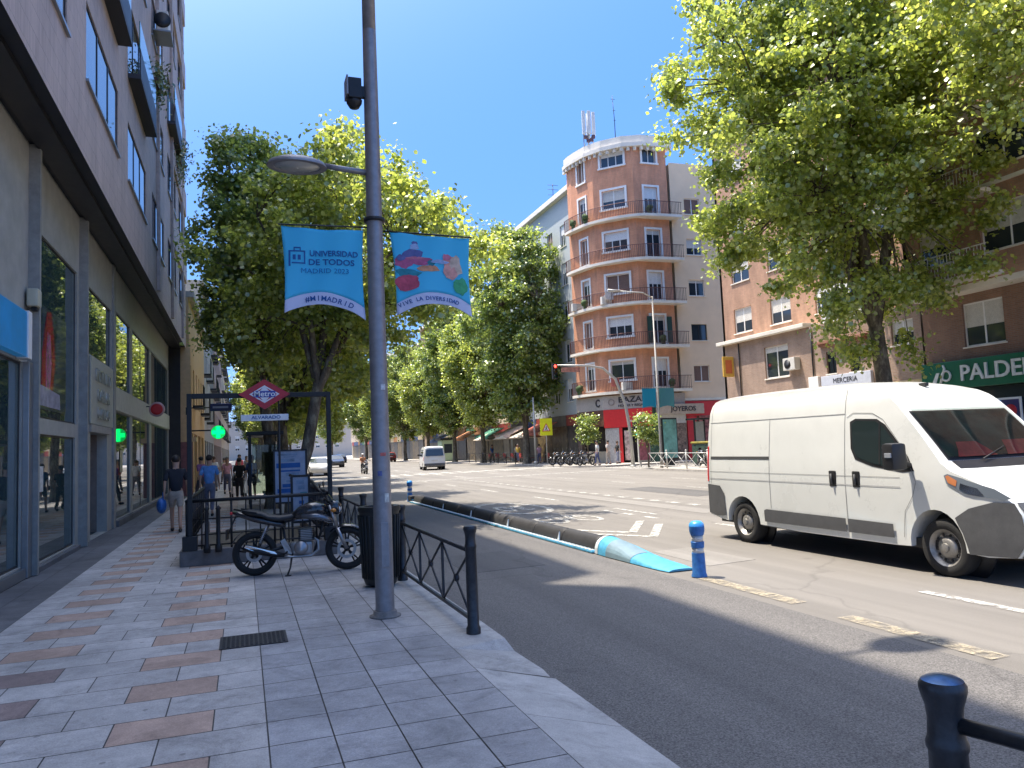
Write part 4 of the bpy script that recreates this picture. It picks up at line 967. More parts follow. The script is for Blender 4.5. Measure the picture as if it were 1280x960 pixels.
# ------------------------------------------------------------------ vehicles: outline extruded, cut into a grid, then shaped
def interp(tab, s):
    if s <= tab[0][0]: return tab[0][1]
    for (a, b), (c, d) in zip(tab, tab[1:]):
        if s <= c: return b+(d-b)*(s-a)/(c-a)
    return tab[-1][1]
def sm(x): x = max(0, min(1, x)); return x*x*(3-2*x)
class Veh:
    """x across (-1..1 = half width), s from rear to front, z up; local y = -s"""
    def __init__(v, hw, tum, nose, tail, roofcurve, L, plan_nose=.3, plan_tail=.05, zroof=9):
        v.hw, v.tum, v.nose, v.tail, v.rc, v.L, v.pn, v.pt, v.zr = hw, tum, nose, tail, roofcurve, L, plan_nose, plan_tail, zroof
    def M(v, x, s, z, off=0):
        w = v.hw*interp(v.tum, z)*interp(v.nose, s)
        ss = s+(.35*max(0, s-5.45) if v.L > 5.5 else 0)-v.pn*sm((s-v.nose_s)/(v.L-v.nose_s))*(abs(x)**2.4)+v.pt*(1-sm(s/.6))*(abs(x)**3)
        zz = z-v.rc*(abs(x)**3)*sm((z-v.zr)/.35)
        return Vector((x*w+(math.copysign(off, x) if abs(x) > .5 else 0), -ss, zz))
    def body(v, outline, zc, sc_, xc=(-1, -.97, -.9, -.75, -.5, -.25, 0, .25, .5, .75, .9, .97, 1), rim=.0):
        bm = bmesh.new()
        a = [bm.verts.new((-1, s, z)) for s, z in outline]; b = [bm.verts.new((1, s, z)) for s, z in outline]; n = len(a)
        bm.faces.new(a[::-1]); bm.faces.new(b)
        for i in range(n): bm.faces.new((a[i], a[(i+1) % n], b[(i+1) % n], b[i]))
        def cut(co_, no):
            bmesh.ops.bisect_plane(bm, geom=bm.verts[:]+bm.edges[:]+bm.faces[:], dist=1e-5, plane_co=co_, plane_no=no)
        for z in zc: cut((0, 0, z), (0, 0, 1))
        for s in sc_: cut((0, s, 0), (0, 1, 0))
        for x in xc: 
            if abs(x) < 1: cut((x, 0, 0), (1, 0, 0))
        for q in bm.verts: q.co = v.M(q.co.x, q.co.y, q.co.z)
        mb = MB(); mb.bm.free(); mb.bm = bm; return mb
    def patch(v, poly, off, step=.12, side=-1, thick=0):
        """polygon in (s,z) laid on the flank with the body's own curvature"""
        bm = bmesh.new(); vs = [bm.verts.new((side, s, z)) for s, z in poly]; bm.faces.new(vs)
        s0, s1 = min(p[0] for p in poly), max(p[0] for p in poly); z0, z1 = min(p[1] for p in poly), max(p[1] for p in poly)
        for k in range(1, int((s1-s0)/step)+1): bmesh.ops.bisect_plane(bm, geom=bm.verts[:]+bm.edges[:]+bm.faces[:], dist=1e-5, plane_co=(0, s0+k*step, 0), plane_no=(0, 1, 0))
        for k in range(1, int((z1-z0)/step)+1): bmesh.ops.bisect_plane(bm, geom=bm.verts[:]+bm.edges[:]+bm.faces[:], dist=1e-5, plane_co=(0, 0, z0+k*step), plane_no=(0, 0, 1))
        for q in bm.verts: q.co = v.M(q.co.x, q.co.y, q.co.z, off)
        mb = MB(); mb.bm.free(); mb.bm = bm; return mb
    def front(v, path, x0f, x1f, off, n=16, m=10, arch=0):
        """patch over the front: path = outline points (s,z); x limits are functions of t"""
        mb = MB(); gr = []
        for i in range(m+1):
            t = i/m; k = t*(len(path)-1); a = min(int(k), len(path)-2); f = k-a
            s = path[a][0]*(1-f)+path[a+1][0]*f; z = path[a][1]*(1-f)+path[a+1][1]*f
            ds, dz = path[a+1][0]-path[a][0], path[a+1][1]-path[a][1]; l = math.hypot(ds, dz); ns, nz = -dz/l, ds/l
            if ns < 0 and nz < 0: ns, nz = -ns, -nz
            row = []
            for j in range(n+1):
                x = x0f(t)+(x1f(t)-x0f(t))*j/n; p = v.M(x, s, z-arch*(1-t)*abs(x)**3)
                row.append(mb.bm.verts.new(p+Vector((0, -ns*off, nz*off))))
            gr.append(row)
        for i in range(m):
            for j in range(n): fa = mb.bm.faces.new((gr[i][j], gr[i+1][j], gr[i+1][j+1], gr[i][j+1])); fa.smooth = True; fa.material_index = mb.mi
        return mb
def arch(cs, r, zb, n=14, z0=0.35):
    """wheel arch points from rear to front along the underside"""
    a0 = math.asin(max(-1, min(1, (zb-z0)/r)))
    return [(cs-r*math.cos(a0+(math.pi-2*a0)*k/n), z0+r*math.sin(a0+(math.pi-2*a0)*k/n)) for k in range(n+1)]
def wheel(parent, x, y, R0, W, sgn, hub, name='wheel', steelwheel=True):
    m = MB(); pr_ = [(R0*.62, -W*.42), (R0*.66, -W*.5), (R0*.93, -W*.5), (R0*.985, -W*.38), (R0, -W*.2), (R0, W*.2), (R0*.985, W*.38), (R0*.93, W*.5), (R0*.66, W*.5), (R0*.62, W*.42)]
    n = 40; rings = [[m.bm.verts.new((x+h, y+r*math.cos(2*math.pi*j/n), R0+r*math.sin(2*math.pi*j/n))) for j in range(n)] for r, h in pr_]
    for A, B in zip(rings, rings[1:]+[rings[0]]):
        for j in range(n): f = m.bm.faces.new((A[j], A[(j+1) % n], B[(j+1) % n], B[j])); f.smooth = True
    w_ = m.build(name, rubber, parent)
    m = MB(); o = x+sgn*W*.5
    m.lathe([(0, -.12*1), (R0*.60, -.12), (R0*.63, -.0), (R0*.655, .012), (R0*.64, .016), (R0*.58, -.005), (R0*.50, -.055), (R0*.42, -.06), (R0*.36, -.02), (R0*.28, .0), (R0*.16, .005), (R0*.15, .03), (R0*.09, .036), (0, .036)], axis='x', c0=(0, y, R0), n=36)
    for q in m.bm.verts: q.co.x = o+sgn*q.co.x-sgn*.02
    rm = m.build('rim', hub, w_, smooth=40)
    m = MB()
    for k in range(10 if steelwheel else 5):
        a = 2*math.pi*k/(10 if steelwheel else 5); rr = R0*.45 if steelwheel else R0*.36
        m.lathe([(0, 0), (R0*(.055 if steelwheel else .12), 0), (R0*(.055 if steelwheel else .12), .004), (0, .004)], axis='x', c0=(0, y+rr*math.cos(a), R0+rr*math.sin(a)), n=10)
    for q in m.bm.verts: q.co.x = o+sgn*(q.co.x-.056 if steelwheel else q.co.x-.012)-sgn*.0
    m.build('holes', black, w_)
    return w_
vanw = mat('van_white', (.70, .71, .67), .28, vary=.05, scale=1.5, coat=.6)
vtrim = mat('van_trim_grey', (.085, .087, .09), .62, vary=.15, scale=8, bump=.1)
gap = mat('panel_gap', (.05, .05, .05), .8)
seam = mat('panel_seam', (.24, .24, .235), .7)
dirt = mat('steel_wheel', (.32, .31, .29), .42, .6, vary=.25, scale=14)
vglass = thinglass('screen_glass', (.62, .70, .66), 1.4)
lampg = glass('lamp_glass', (.30, .32, .34), .06, 1.5)

def white_van():
    t = thing('delivery_van', 'large white high roof delivery van driving along the road at right', 'van', (8.95, 11.88, 0))
    V = Veh(1.04, [(0, .97), (.5, 1.0), (1.1, 1.0), (1.35, .985), (1.9, .93), (2.2, .885), (2.42, .83), (2.6, .80)], [(0, .985), (.3, 1), (4.9, 1), (5.6, .985), (5.95, .95)], None, .07, 5.95, .20, .05, 2.2)
    V.nose_s = 4.2
    WR, WFs, Rw = 1.05, 4.90, .345
    ol = [(0.02, .42)]
    ol += [(.4, .36)]+arch(WR, .43, .34, z0=.345)+[(2.4, .31), (4.2, .31)]+arch(WFs, .455, .32, z0=.345)+[(5.6, .30), (5.86, .33), (5.93, .45), (5.95, .62), (5.93, .80), (5.86, .93), (5.72, 1.06), (5.45, 1.19), (5.2, 1.27), (5.05, 1.36), (4.82, 1.6), (4.55, 1.87), (4.28, 2.13), (4.15, 2.235), (4.0, 2.33), (3.8, 2.41), (3.5, 2.47), (3.1, 2.50), (2.0, 2.52), (.8, 2.52), (.3, 2.50), (.14, 2.46), (.07, 2.38), (.03, 2.2), (.0, 1.4), (0, .6)]
    b = V.body(ol, [.5, .7, .9, 1.1, 1.2, 1.35, 1.5, 1.7, 1.9, 2.0, 2.1, 2.2, 2.27, 2.34, 2.40, 2.45, 2.49], [.1, .25, .5, 1, 1.5, 2, 2.5, 3, 3.4, 3.7, 4, 4.2, 4.4, 4.6, 4.8, 5, 5.2, 5.4, 5.6, 5.75, 5.85])
    body = b.build('body', vanw, t, smooth=42)
    # wheel wells
    m = MB()
    for cs, rr in ((WR, .42), (WFs, .445)):
        for sgn in (-1, 1):
            m.lathe([(0, -.02), (rr, -.02), (rr, .02), (0, .02)], axis='x', c0=(sgn*.72, -cs, .345), n=28)
    m.box(-.95, .95, -5.4, -.3, .30, .42); m.build('underbody', black, t)
    for cs in (WR, WFs):
        for sgn in (-1, 1): wheel(t, sgn*.90, -cs, Rw, .215, sgn, dirt)
    for side in (-1, 1):
        P = lambda poly, off, nm, mt, par=t, st=.12: V.patch(poly, off, st, side).build(nm, mt, par, smooth=60)
        # arch lips, lower cladding
        P([(1.62, .40), (1.62, .58), (1.68, .60), (3.38, .585), (3.38, .40)], .016, 'side_moulding', vtrim)
        P([(3.42, .40), (3.42, .585), (4.20, .575), (4.20, .40)], .016, 'side_moulding', vtrim)
        P([(0.02, .44), (.02, .95), (.44, .93), (.56, .80), (.575, .42), (.3, .40)], .012, 'rear_corner_bumper', vtrim)
        # front bumper wrapping to the arch
        P([(5.40, .31), (5.375, .42), (5.33, .55), (5.26, .66), (5.23, .72), (5.45, .84), (5.70, .93), (5.88, .93), (5.93, .80), (5.95, .62), (5.93, .46), (5.86, .33)], .010, 'front_bumper_corner', vtrim, st=.06)
        # roof drip, mouldings, seams, and the body crease's shade painted as a grey line
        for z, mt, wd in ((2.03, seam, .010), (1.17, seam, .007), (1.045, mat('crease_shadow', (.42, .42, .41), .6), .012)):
            P([(.08, z), (.08, z+wd), (3.4 if z > 2 else 4.35, z+wd), (3.4 if z > 2 else 4.35, z)], .004, 'panel_or_shade_line', mt)
        for s, a, c in ((3.40, .42, 2.42), (1.78, .62, 2.03), (.12, .96, 2.36)):
            P([(s, a), (s, c), (s+.009, c), (s+.009, a)], .004, 'panel_or_shade_line', seam)
        P([(.12, 1.395), (.12, 1.44), (1.78, 1.44), (1.78, 1.395)], .006, 'sliding_rail', gap)
        # cab door outline
        dl = [(4.35, .42), (4.40, .75), (4.55, .95), (4.62, 1.12), (4.45, 1.5), (4.08, 1.93), (3.9, 2.02), (3.55, 2.04), (3.44, 1.98)]
        m = MB()
        for (p, q) in zip(dl, dl[1:]):
            k = 6
            for i in range(k):
                a = (p[0]+(q[0]-p[0])*i/k, p[1]+(q[1]-p[1])*i/k); c = (p[0]+(q[0]-p[0])*(i+1)/k, p[1]+(q[1]-p[1])*(i+1)/k)
                d = Vector((q[0]-p[0], q[1]-p[1])).normalized(); nn = Vector((-d.y, d.x))*.0045
                m.face([V.M(side, a[0]+nn.x, a[1]+nn.y, .005), V.M(side, a[0]-nn.x, a[1]-nn.y, .005), V.M(side, c[0]-nn.x, c[1]-nn.y, .005), V.M(side, c[0]+nn.x, c[1]+nn.y, .005)])
        m.build('panel_or_shade_line', seam, t)
        # cab side window
        wn = [(3.50, 1.92), (3.52, 1.55), (3.60, 1.40), (3.9, 1.31), (4.40, 1.24), (4.60, 1.26), (4.50, 1.44), (4.12, 1.86), (3.98, 1.94), (3.6, 1.96)]
        sw_ = P(wn, .004, 'side_window', black)
        P([(3+(s-3)*1.0, z) for s, z in [(3.54, 1.89), (3.56, 1.56), (3.64, 1.43), (3.9, 1.35), (4.36, 1.28), (4.54, 1.29), (4.46, 1.42), (4.10, 1.83), (3.96, 1.91), (3.62, 1.93)]], .009, 'pane', glass('van_side_glass', (.02, .03, .03), .03, 1.6), sw_)
        P([(4.02, 1.34), (4.02, 1.90), (4.045, 1.90), (4.045, 1.34)], .013, 'window_bar', black, sw_)
        # handles
        for s in (3.12, 3.56):
            m = MB(); c = V.M(side, s+.05, 1.15); m.box(c.x-.012, c.x+.012, c.y-.065, c.y+.065, 1.02, 1.24, .02); h = m.build('door_handle', black, t)
            m = MB(); m.tube([(c.x+side*.03, c.y, 1.05), (c.x+side*.035, c.y, 1.2)], .014, 8); m.build('grip', vtrim, h)
        # mirror
        c = V.M(side, 4.52, 1.36)
        m = MB(); m.tube([(c.x, c.y, 1.33), (c.x+side*.16, c.y+.0, 1.38)], .04, 10); m.box(min(c.x+side*.12, c.x+side*.36), max(c.x+side*.12, c.x+side*.36), c.y-.09, c.y+.09, 1.28, 1.62, .045)
        mi = m.build('mirror', black, t, smooth=50)
        m = MB(); m.box(min(c.x+side*.14, c.x+side*.34), max(c.x+side*.14, c.x+side*.34), c.y+.091, c.y+.096, 1.33, 1.59); m.build('mirror_glass', chrome, mi)
        m = MB(); m.box(min(c.x+side*.355, c.x+side*.372), max(c.x+side*.355, c.x+side*.372), c.y-.07, c.y+.03, 1.44, 1.5, .005); m.build('repeater', lampg, mi)
        # headlight
        hl = P([(5.10, 1.215), (5.14, 1.12), (5.40, 1.01), (5.80, .955), (5.86, .98), (5.72, 1.08), (5.40, 1.185), (5.16, 1.235)], .010, 'headlight', glass('headlight_lens', (.17, .20, .23), .05, 1.6), st=.05)
        P([(5.13, 1.205), (5.17, 1.13), (5.29, 1.09), (5.31, 1.16), (5.17, 1.22)], .014, 'indicator', mat('amber_lens', (.55, .20, .08), .2), hl, .05)
        P([(5.34, 1.06), (5.5, 1.0), (5.62, 1.0), (5.56, 1.08), (5.36, 1.13)], .014, 'reflector', chrome, hl, .05)
        m = MB(); zz = [.55+.02*k for k in range(0)]
        P([(.015, 1.0), (.015, 1.62), (.055, 1.62), (.055, 1.0)], .008, 'tail_light', red)
    # windscreen with the cabin seen behind it
    scr = [(5.02, 1.385), (4.82, 1.6), (4.55, 1.87), (4.40, 2.015)][::-1]
    lim = lambda t: .90-.02*t
    f = V.front(scr, lambda t: -lim(t), lambda t: lim(t), .006, 18, 10); cab = f.build('windscreen_surround', black, t)
    f = V.front([(4.98, 1.43), (4.82, 1.6), (4.55, 1.87), (4.42, 1.995)][::-1], lambda t: -.86+.02*t, lambda t: .86-.02*t, .010, 18, 10); f.build('cabin_interior', mat('cabin', (.05, .085, .06), .9, vary=.8, scale=2.5), t)
    cl = mat('dash_cloth', (.75, .09, .08), .8, vary=.3, scale=8)
    for a, b_ in ((-.72, -.12), (.05, .74)):
        f = V.front([(4.99, 1.415), (4.92, 1.50), (4.83, 1.59)][::-1], lambda t: a+.12*(1-t), lambda t: b_-.16*(1-t), .022, 8, 4); f.build('dashboard_cloth', cl, t)
    f = V.front([(5.0, 1.405), (4.82, 1.6), (4.55, 1.87), (4.39, 2.02)][::-1], lambda t: -.88+.02*t, lambda t: .88-.02*t, .034, 18, 10); f.build('windscreen', vglass, t)
    m = MB()
    for x in (-.45, .25):
        p = V.M(x, 5.05, 1.36); q = V.M(x+.50, 4.93, 1.49); m.tube([p+Vector((0, -.03, .03)), q+Vector((0, -.035, .04))], .008, 6)
    m.build('wipers', black, t)
    f = V.front([(5.16, 1.285), (5.03, 1.38)][::-1], lambda t: -.84, lambda t: .84, .008, 14, 2); f.build('scuttle', black, t)
    # front: bumper, grille, plate
    f = V.front([(5.86, .93), (5.93, .80), (5.95, .62), (5.93, .45), (5.86, .34)], lambda t: -.97, lambda t: .97, .013, 24, 8); f.build('front_bumper', vtrim, t)
    f = V.front([(5.62, 1.12), (5.74, 1.05), (5.86, .93)], lambda t: -.42, lambda t: .42, .014, 12, 4); f.build('grille', black, t)
    f = V.front([(5.945, .62), (5.935, .48)], lambda t: -.6, lambda t: .6, .019, 12, 3); f.build('lower_grille', black, t)
    for sx in (-1, 1):
        f = V.front([(5.94, .74), (5.945, .66), (5.94, .6)], lambda t: sx*.93, lambda t: sx*.70, .020, 5, 3); f.build('fog_lamp_recess', black, t)
    f = V.front([(5.94, .79), (5.95, .69)], lambda t: -.26, lambda t: .26, .024, 6, 2); f.build('number_plate', white, t)
    # rear doors
    m = MB(); m.box(-.008, .008, -.002, .006, .5, 2.3); m.box(-.95, .95, .0, .05, .42, .60, .01); m.build('rear_bumper', vtrim, t)
    m = MB(); p = V.M(0, 3.9, 2.37); m.box(-.03, .03, p.y-.06, p.y+.06, p.z, p.z+.05, .01); m.build('roof_aerial', black, t)
    return t
white_van()

def car(name, label, cat, loc, rz, col, kind='hatch', group=None):
    t = thing(name, label, cat, loc, rz, group)
    if kind == 'van':
        L, H = 4.9, 1.95; ol = [(0.02, .35), (.3, .28)]+arch(.85, .36, .28, 10, .31)+[(2, .26)]+arch(3.95, .36, .28, 10, .31)+[(4.7, .28), (4.88, .4), (4.9, .6), (4.8, .85), (4.4, 1.0), (4.0, 1.1), (3.6, 1.5), (3.25, 1.82), (2.9, 1.93), (1.5, 1.96), (.3, 1.94), (.1, 1.86), (.03, 1.3), (0, .6)]
        tum = [(0, .96), (.5, 1), (1.0, 1), (1.5, .92), (1.9, .82)]; ws = [(3.98, 1.13), (3.6, 1.5), (3.3, 1.78)]; sws = [(.35, 1.1), (.42, 1.7), (2.9, 1.72), (3.25, 1.66), (3.72, 1.14)]; rw = [(1.1, 1.75)]; wr, wf = .85, 3.95; hw = .93
    else:
        L, H = 4.2, 1.48; ol = [(0.02, .35), (.3, .25)]+arch(.75, .34, .25, 10, .30)+[(2, .23)]+arch(3.35, .34, .25, 10, .30)+[(4.0, .25), (4.17, .4), (4.2, .6), (4.1, .75), (3.6, .88), (3.1, .95), (2.75, 1.15), (2.35, 1.38), (2.1, 1.45), (1.4, 1.48), (.8, 1.44), (.45, 1.35), (.2, 1.05), (.05, .95), (0, .6)]
        tum = [(0, .96), (.5, 1), (.85, 1), (1.15, .9), (1.45, .76)]; ws = [(3.05, .98), (2.75, 1.15), (2.35, 1.38)]; sws = [(.55, .98), (.72, 1.28), (1.3, 1.38), (2.05, 1.37), (2.35, 1.28), (2.8, 1.0)]; wr, wf = .75, 3.35; hw = .88
    V = Veh(hw, tum, [(0, .93), (.5, 1), (L-.8, 1), (L, .86)], None, .05, L, .25, .12, H-.4); V.nose_s = L-1.5
    V.body(ol, [.4, .6, .8, 1, 1.2, 1.4, 1.6, 1.8], [.2, .5, 1, 1.5, 2, 2.5, 3, 3.5, 4], (-1, -.9, -.6, 0, .6, .9, 1)).build('body', mat('paint_'+name+str(int(col[0]*100)), col, .3, vary=.05, coat=.5), t, smooth=40)
    for cs in (wr, wf):
        for sg in (-1, 1): wheel(t, sg*(hw-.13), -cs, .31, .2, sg, dirt, steelwheel=False)
    m = MB(); m.box(-hw+.08, hw-.08, -L+.3, -.3, .24, .34)
    for cs in (wr, wf):
        for sg in (-1, 1): m.lathe([(0, -.02), (.34, -.02), (.34, .02), (0, .02)], axis='x', c0=(sg*(hw-.3), -cs, .30), n=20)
    m.build('underbody', black, t)
    for sd in (-1, 1):
        V.patch(sws, .004, .3, sd).build('side_window', dglass, t)
        V.patch([(L-.45, .62), (L-.5, .76), (L-.2, .74), (L-.05, .62)], .006, .1, sd).build('headlight', lampg, t)
        V.patch([(.02, .8), (.03, 1.1 if kind == 'van' else .95), (.14, 1.1 if kind == 'van' else .95), (.14, .8)], .006, .1, sd).build('tail_light', red, t)
        c = V.M(sd, ws[0][0]-.2, ws[0][1]+.05); m = MB(); m.box(min(c.x, c.x+sd*.2), max(c.x, c.x+sd*.2), c.y-.06, c.y+.06, c.z-.02, c.z+.13, .02); m.build('mirror', black, t)
    V.front(ws[::-1], lambda q: -.86, lambda q: .86, .006, 8, 5).build('windscreen', dglass, t)
    m = MB()
    if kind == 'van': m.slab([(-.74, .012, 1.15), (.74, .012, 1.15), (.68, -.045, 1.72), (-.68, -.045, 1.72)], (0, .012, 0))
    else: m.slab([(-.62, -.06, .99), (.62, -.06, .99), (.52, -.38, 1.33), (-.52, -.38, 1.33)], (0, .03, .03))
    m.build('rear_window', dglass, t)
    m = MB(); m.box(-.26, .26, -.01, .016, .74, .85); m.build('number_plate', offwhite, t)
    m = MB(); m.box(-hw*.9, hw*.9, -.1, .03, .36, .56, .02); m.build('rear_bumper', vtrim if kind == 'van' else black, t)
    return t
car('small_van', 'small white van driving away on the far side of the road', 'van', (14.7, 60.5, 0), R(180-8), (.70, .70, .68), 'van')
car('car', 'white car coming down the distant road behind the metro portal', 'car', (5.6, 64, 0), R(0), (.68, .68, .66), group='cars in the distance')
car('car', 'dark car in the distance left of the lamp post', 'car', (10.3, 94, 0), R(0), (.04, .045, .06), group='cars in the distance')
car('car', 'silver car farther behind the white car in the distance', 'car', (6.2, 86, 0), R(0), (.35, .36, .38), group='cars in the distance')
car('car', 'red car parked far away at the right kerb under the trees', 'car', (20.6, 112, 0), R(180), (.30, .03, .03), group='cars in the distance')
car('car', 'dark blue car farthest away on the road', 'car', (15, 125, 0), R(180), (.03, .05, .12), group='cars in the distance')

# ------------------------------------------------------------------ lane separator and blue posts
sepblue = mat('separator_blue', (.07, .32, .50), .55, vary=.3, scale=9); sepblk = mat('separator_rubber', (.022, .022, .024), .7, vary=.4, scale=5, bump=.2); sepwhite = mat('separator_white', (.55, .60, .62), .5, vary=.2, scale=12)
t = thing('lane_separator', 'long black rubber lane separator with blue base and sloping blue end', 'lane separator', (5.5, 0, .009))
def halfround(b, y0, y1, r, h, n=12, taper0=1, taper1=1):
    rr = []
    for y, k in ((y0, taper0), (y1, taper1)): rr.append([b.bm.verts.new((r*k*math.cos(math.pi*j/n), y, .03+h*k*math.sin(math.pi*j/n))) for j in range(n+1)])
    for j in range(n): f = b.bm.faces.new((rr[0][j], rr[0][j+1], rr[1][j+1], rr[1][j])); f.smooth = True
    b.bm.faces.new(rr[0][::-1]); b.bm.faces.new(rr[1])
m = MB()
for k in range(10): y0 = 11.3+k*1.4; halfround(m, y0, y0+.05, .15, .225, 12, .9, 1); halfround(m, y0+.051, y0+1.33, .15, .225); halfround(m, y0+1.331, y0+1.38, .15, .225, 12, 1, .9)
m.build('rubber_hump', sepblk, t, smooth=50)
m = MB(); m.box(-.25, .24, 11.2, 25.4, 0, .035, .008); m.build('base', sepblue, t)
m = MB()
for k in range(90):
    y = 11.25+k*.157; m.box(-.245, -.165, y, y+.095, .0355, .05, .003)
m.build('reflector_blocks', sepwhite, t)
for y in (12.7, 15.5, 18.3, 21.1):
    m = MB(); m.slab([(-.20, y-.03, .04), (-.20, y+.05, .04), (-.17, y+.01, .20)], (.02, 0, 0)); m.build('fin', sepwhite, t)
# end ramp : loft from the hump down to a flat tongue
b = MB(); secs = [(11.19, .20, .25, 0), (11.05, .22, .27, 0), (10.75, .23, .24, .0), (10.4, .235, .19, .02), (10.0, .24, .12, .03), (9.6, .24, .07, .04), (9.25, .235, .045, .05), (9.02, .20, .03, .05)]
n = 12; rings = []
for y, wd, h, sh in secs: rings.append([b.bm.verts.new((sh+wd*math.cos(math.pi*j/n), y, .004+h*(math.sin(math.pi*j/n)**.8))) for j in range(n+1)])
for A, B in zip(rings, rings[1:]):
    for j in range(n): f = b.bm.faces.new((A[j], A[j+1], B[j+1], B[j])); f.smooth = True
b.bm.faces.new(rings[0]); b.bm.faces.new(rings[-1][::-1]); b.build('end_ramp', sepblue, t, smooth=60)
for (a, q, off, mt, nm) in ((0, 1, .006, 0, 'white_stripe'), (2, 4, .006, 1, 'grey_panel')):
    b = MB()
    for A, B in zip(secs[a:q+1], secs[a+1:q+1]):
        for j in range((5 if mt else 0), n):
            def pt(S, jj): y, wd, h, sh = S; return (sh+(wd+off)*math.cos(math.pi*jj/n), y, .004+(h+off)*(math.sin(math.pi*jj/n)**.8))
            b.face([pt(A, j), pt(A, j+1), pt(B, j+1), pt(B, j)])
    b.build(nm, [sepwhite, mat('ramp_grey', (.16, .24, .28), .5)][mt], t)
pb = mat('post_blue', (.03, .15, .42), .5, vary=.3, scale=14); pb2 = mat('post_cap_light', (.05, .30, .70), .35); refl = mat('post_reflective', (.62, .61, .57), .35, vary=.1)
def delineator(label, x, y):
    t = thing('flexible_post', label, 'bollard', (x, y, .009), 0, 'blue flexible posts by the lane separator')
    m = MB(); m.lathe([(0, 0), (.10, 0), (.10, .01), (.088, .05), (.082, .28), (.082, .30), (.072, .30), (.072, .37), (.082, .37), (.086, .44), (.082, .445), (.072, .445), (.072, .525), (.082, .525), (.098, .58), (.098, .64), (.0, .64)], n=28); m.build('body', pb, t, smooth=40)
    m = MB(); m.lathe([(.0735, .302), (.0745, .302), (.0745, .368), (.0735, .368)], n=28); m.lathe([(.0735, .447), (.0745, .447), (.0745, .523), (.0735, .523)], n=28); m.build('reflective_band', refl, t)
    m = MB(); m.lathe([(.0, .641), (.099, .641), (.092, .675), (.06, .705), (0, .715)], n=28); m.build('cap', pb2, t, smooth=60)
delineator('blue flexible post with grey bands in front of the white van', 5.52, 8.56)
delineator('blue flexible post at the far end of the lane separator', 5.38, 25.9)
t = thing('rubber_stop', 'small dark rubber block at the far end of the lane separator', 'kerb block', (5.5, 25.6, .05))
m = MB(); m.box(-.24, .24, -.35, .12, -.01, .18, .05); m.build('block', sepblk, t); m = MB(); m.box(-.2, .2, -.36, -.352, .03, .07); m.build('stripe', sepblue, t)
# ------------------------------------------------------------------ right side: corner tower, its neighbours, the brick buildings
tbrick = brick('tower_brick', (.72, .30, .16), (.64, .255, .135), (.58, .38, .26), .25, .07, .010, .85, .5, .30)
obrick = brick('orange_brick', (.50, .27, .17), (.43, .22, .14), (.36, .27, .2), .25, .07, .012, .85, .5, .34)
bbrick = brick('brown_brick', (.29, .155, .10), (.23, .12, .08), (.24, .18, .14), .25, .07, .012, .85, .5, .22)
shut_dark = mat('shutter_green', (.02, .06, .04), .6)
def seg(t, p, q, z0, z1, m_, wins, depth=.18, surround=None, uvo=0, sills=True, name='wall'):
    """one wall plane from p to q (outside on the right hand). wins: (x, z, w, h, kind)"""
    L = math.hypot(q[0]-p[0], q[1]-p[1]); rz = math.atan2(q[1]-p[1], q[0]-p[0])
    ops = [(x, x+w_, z, z+h_) for x, z, w_, h_, k in wins]
    facade(L, z0, z1, ops, depth, 0, uvo).build(name, m_, t, (p[0]-t.location.x, p[1]-t.location.y, 0), rz)
    c, s = math.cos(rz), math.sin(rz)
    for x, z, w_, h_, k in wins:
        def W(lx, ly): return (p[0]-t.location.x+lx*c-ly*s, p[1]-t.location.y+lx*s+ly*c)
        if k == 'void': continue
        a, b, bl = window_me(w_, h_, k); X, Y = W(x, depth-.05); o = link('window', a, t, (X, Y, z), rz); link('pane', b, o)
        if bl: link('roller_blind', bl, o)
        if surround:
            o2 = trim(o, 0, 0, w_, h_, surround, .16, .06); o2.location = (0, -(depth-.05), 0)
        elif sills:
            m = MB(); m.box(-.06, w_+.06, -.06-(depth-.05), .0, -.06, -.002); m.build('sill', whiteconc, o)
    return L, rz
T = thing('corner_tower', 'rounded red brick corner building with white balconies on the far right corner', 'building', (26, 52, 0))
TA, TB, TC, TD, TE = (25.3, 55.3), (25.25, 54.5), (25.85, 51.7), (28.1, 49.35), (31.0, 49.3)
FZ = [5.45, 8.75, 12.05, 15.35, 18.66, 21.95]
def LN(a, b): return math.hypot(b[0]-a[0], b[1]-a[1])
def face_wins(L, kind):
    o = []
    for i, z in enumerate(FZ):
        if kind == 'left': o.append((L*.5-.45, z+.25, .9, 2.05, 'shut' if i % 2 else 'plain'))
        elif kind == 'mid': o.append((L*.5-.92, z+.85, 1.84, 1.45, ('plain', 'three', 'shut', 'three', 'half', 'three')[i]))
        elif kind == 'right': o.append((L*.5-.6, z+(.2 if i not in (5,) else .9), 1.15 if i != 3 else 1.2, 2.1 if i != 5 else 1.3, 'plain' if i % 2 else 'three'))
    return o
LAB, LBC, LCD, LDE = LN(TA, TB), LN(TB, TC), LN(TC, TD), LN(TD, TE)
seg(T, TA, TB, 4.2, 24.0, tbrick, [], uvo=0)
seg(T, TB, TC, 4.2, 24.0, tbrick, face_wins(LBC, 'left'), surround=white, uvo=3)
seg(T, TC, TD, 4.2, 24.0, tbrick, face_wins(LCD, 'mid'), surround=white, uvo=6)
seg(T, TD, TE, 4.2, 24.0, tbrick, face_wins(LDE, 'right'), surround=white, uvo=9)
def rel(pts, c=(26, 52)): return [(x-c[0], y-c[1]) for x, y in pts]
m = MB(); m.prism(rel([(25.5, 55.3), (25.5, 54.6), (26.1, 51.9), (28.2, 49.62), (30.75, 49.6), (31.5, 55.3)]), 4.3, 23.95); m.build('core', tbrick, T)
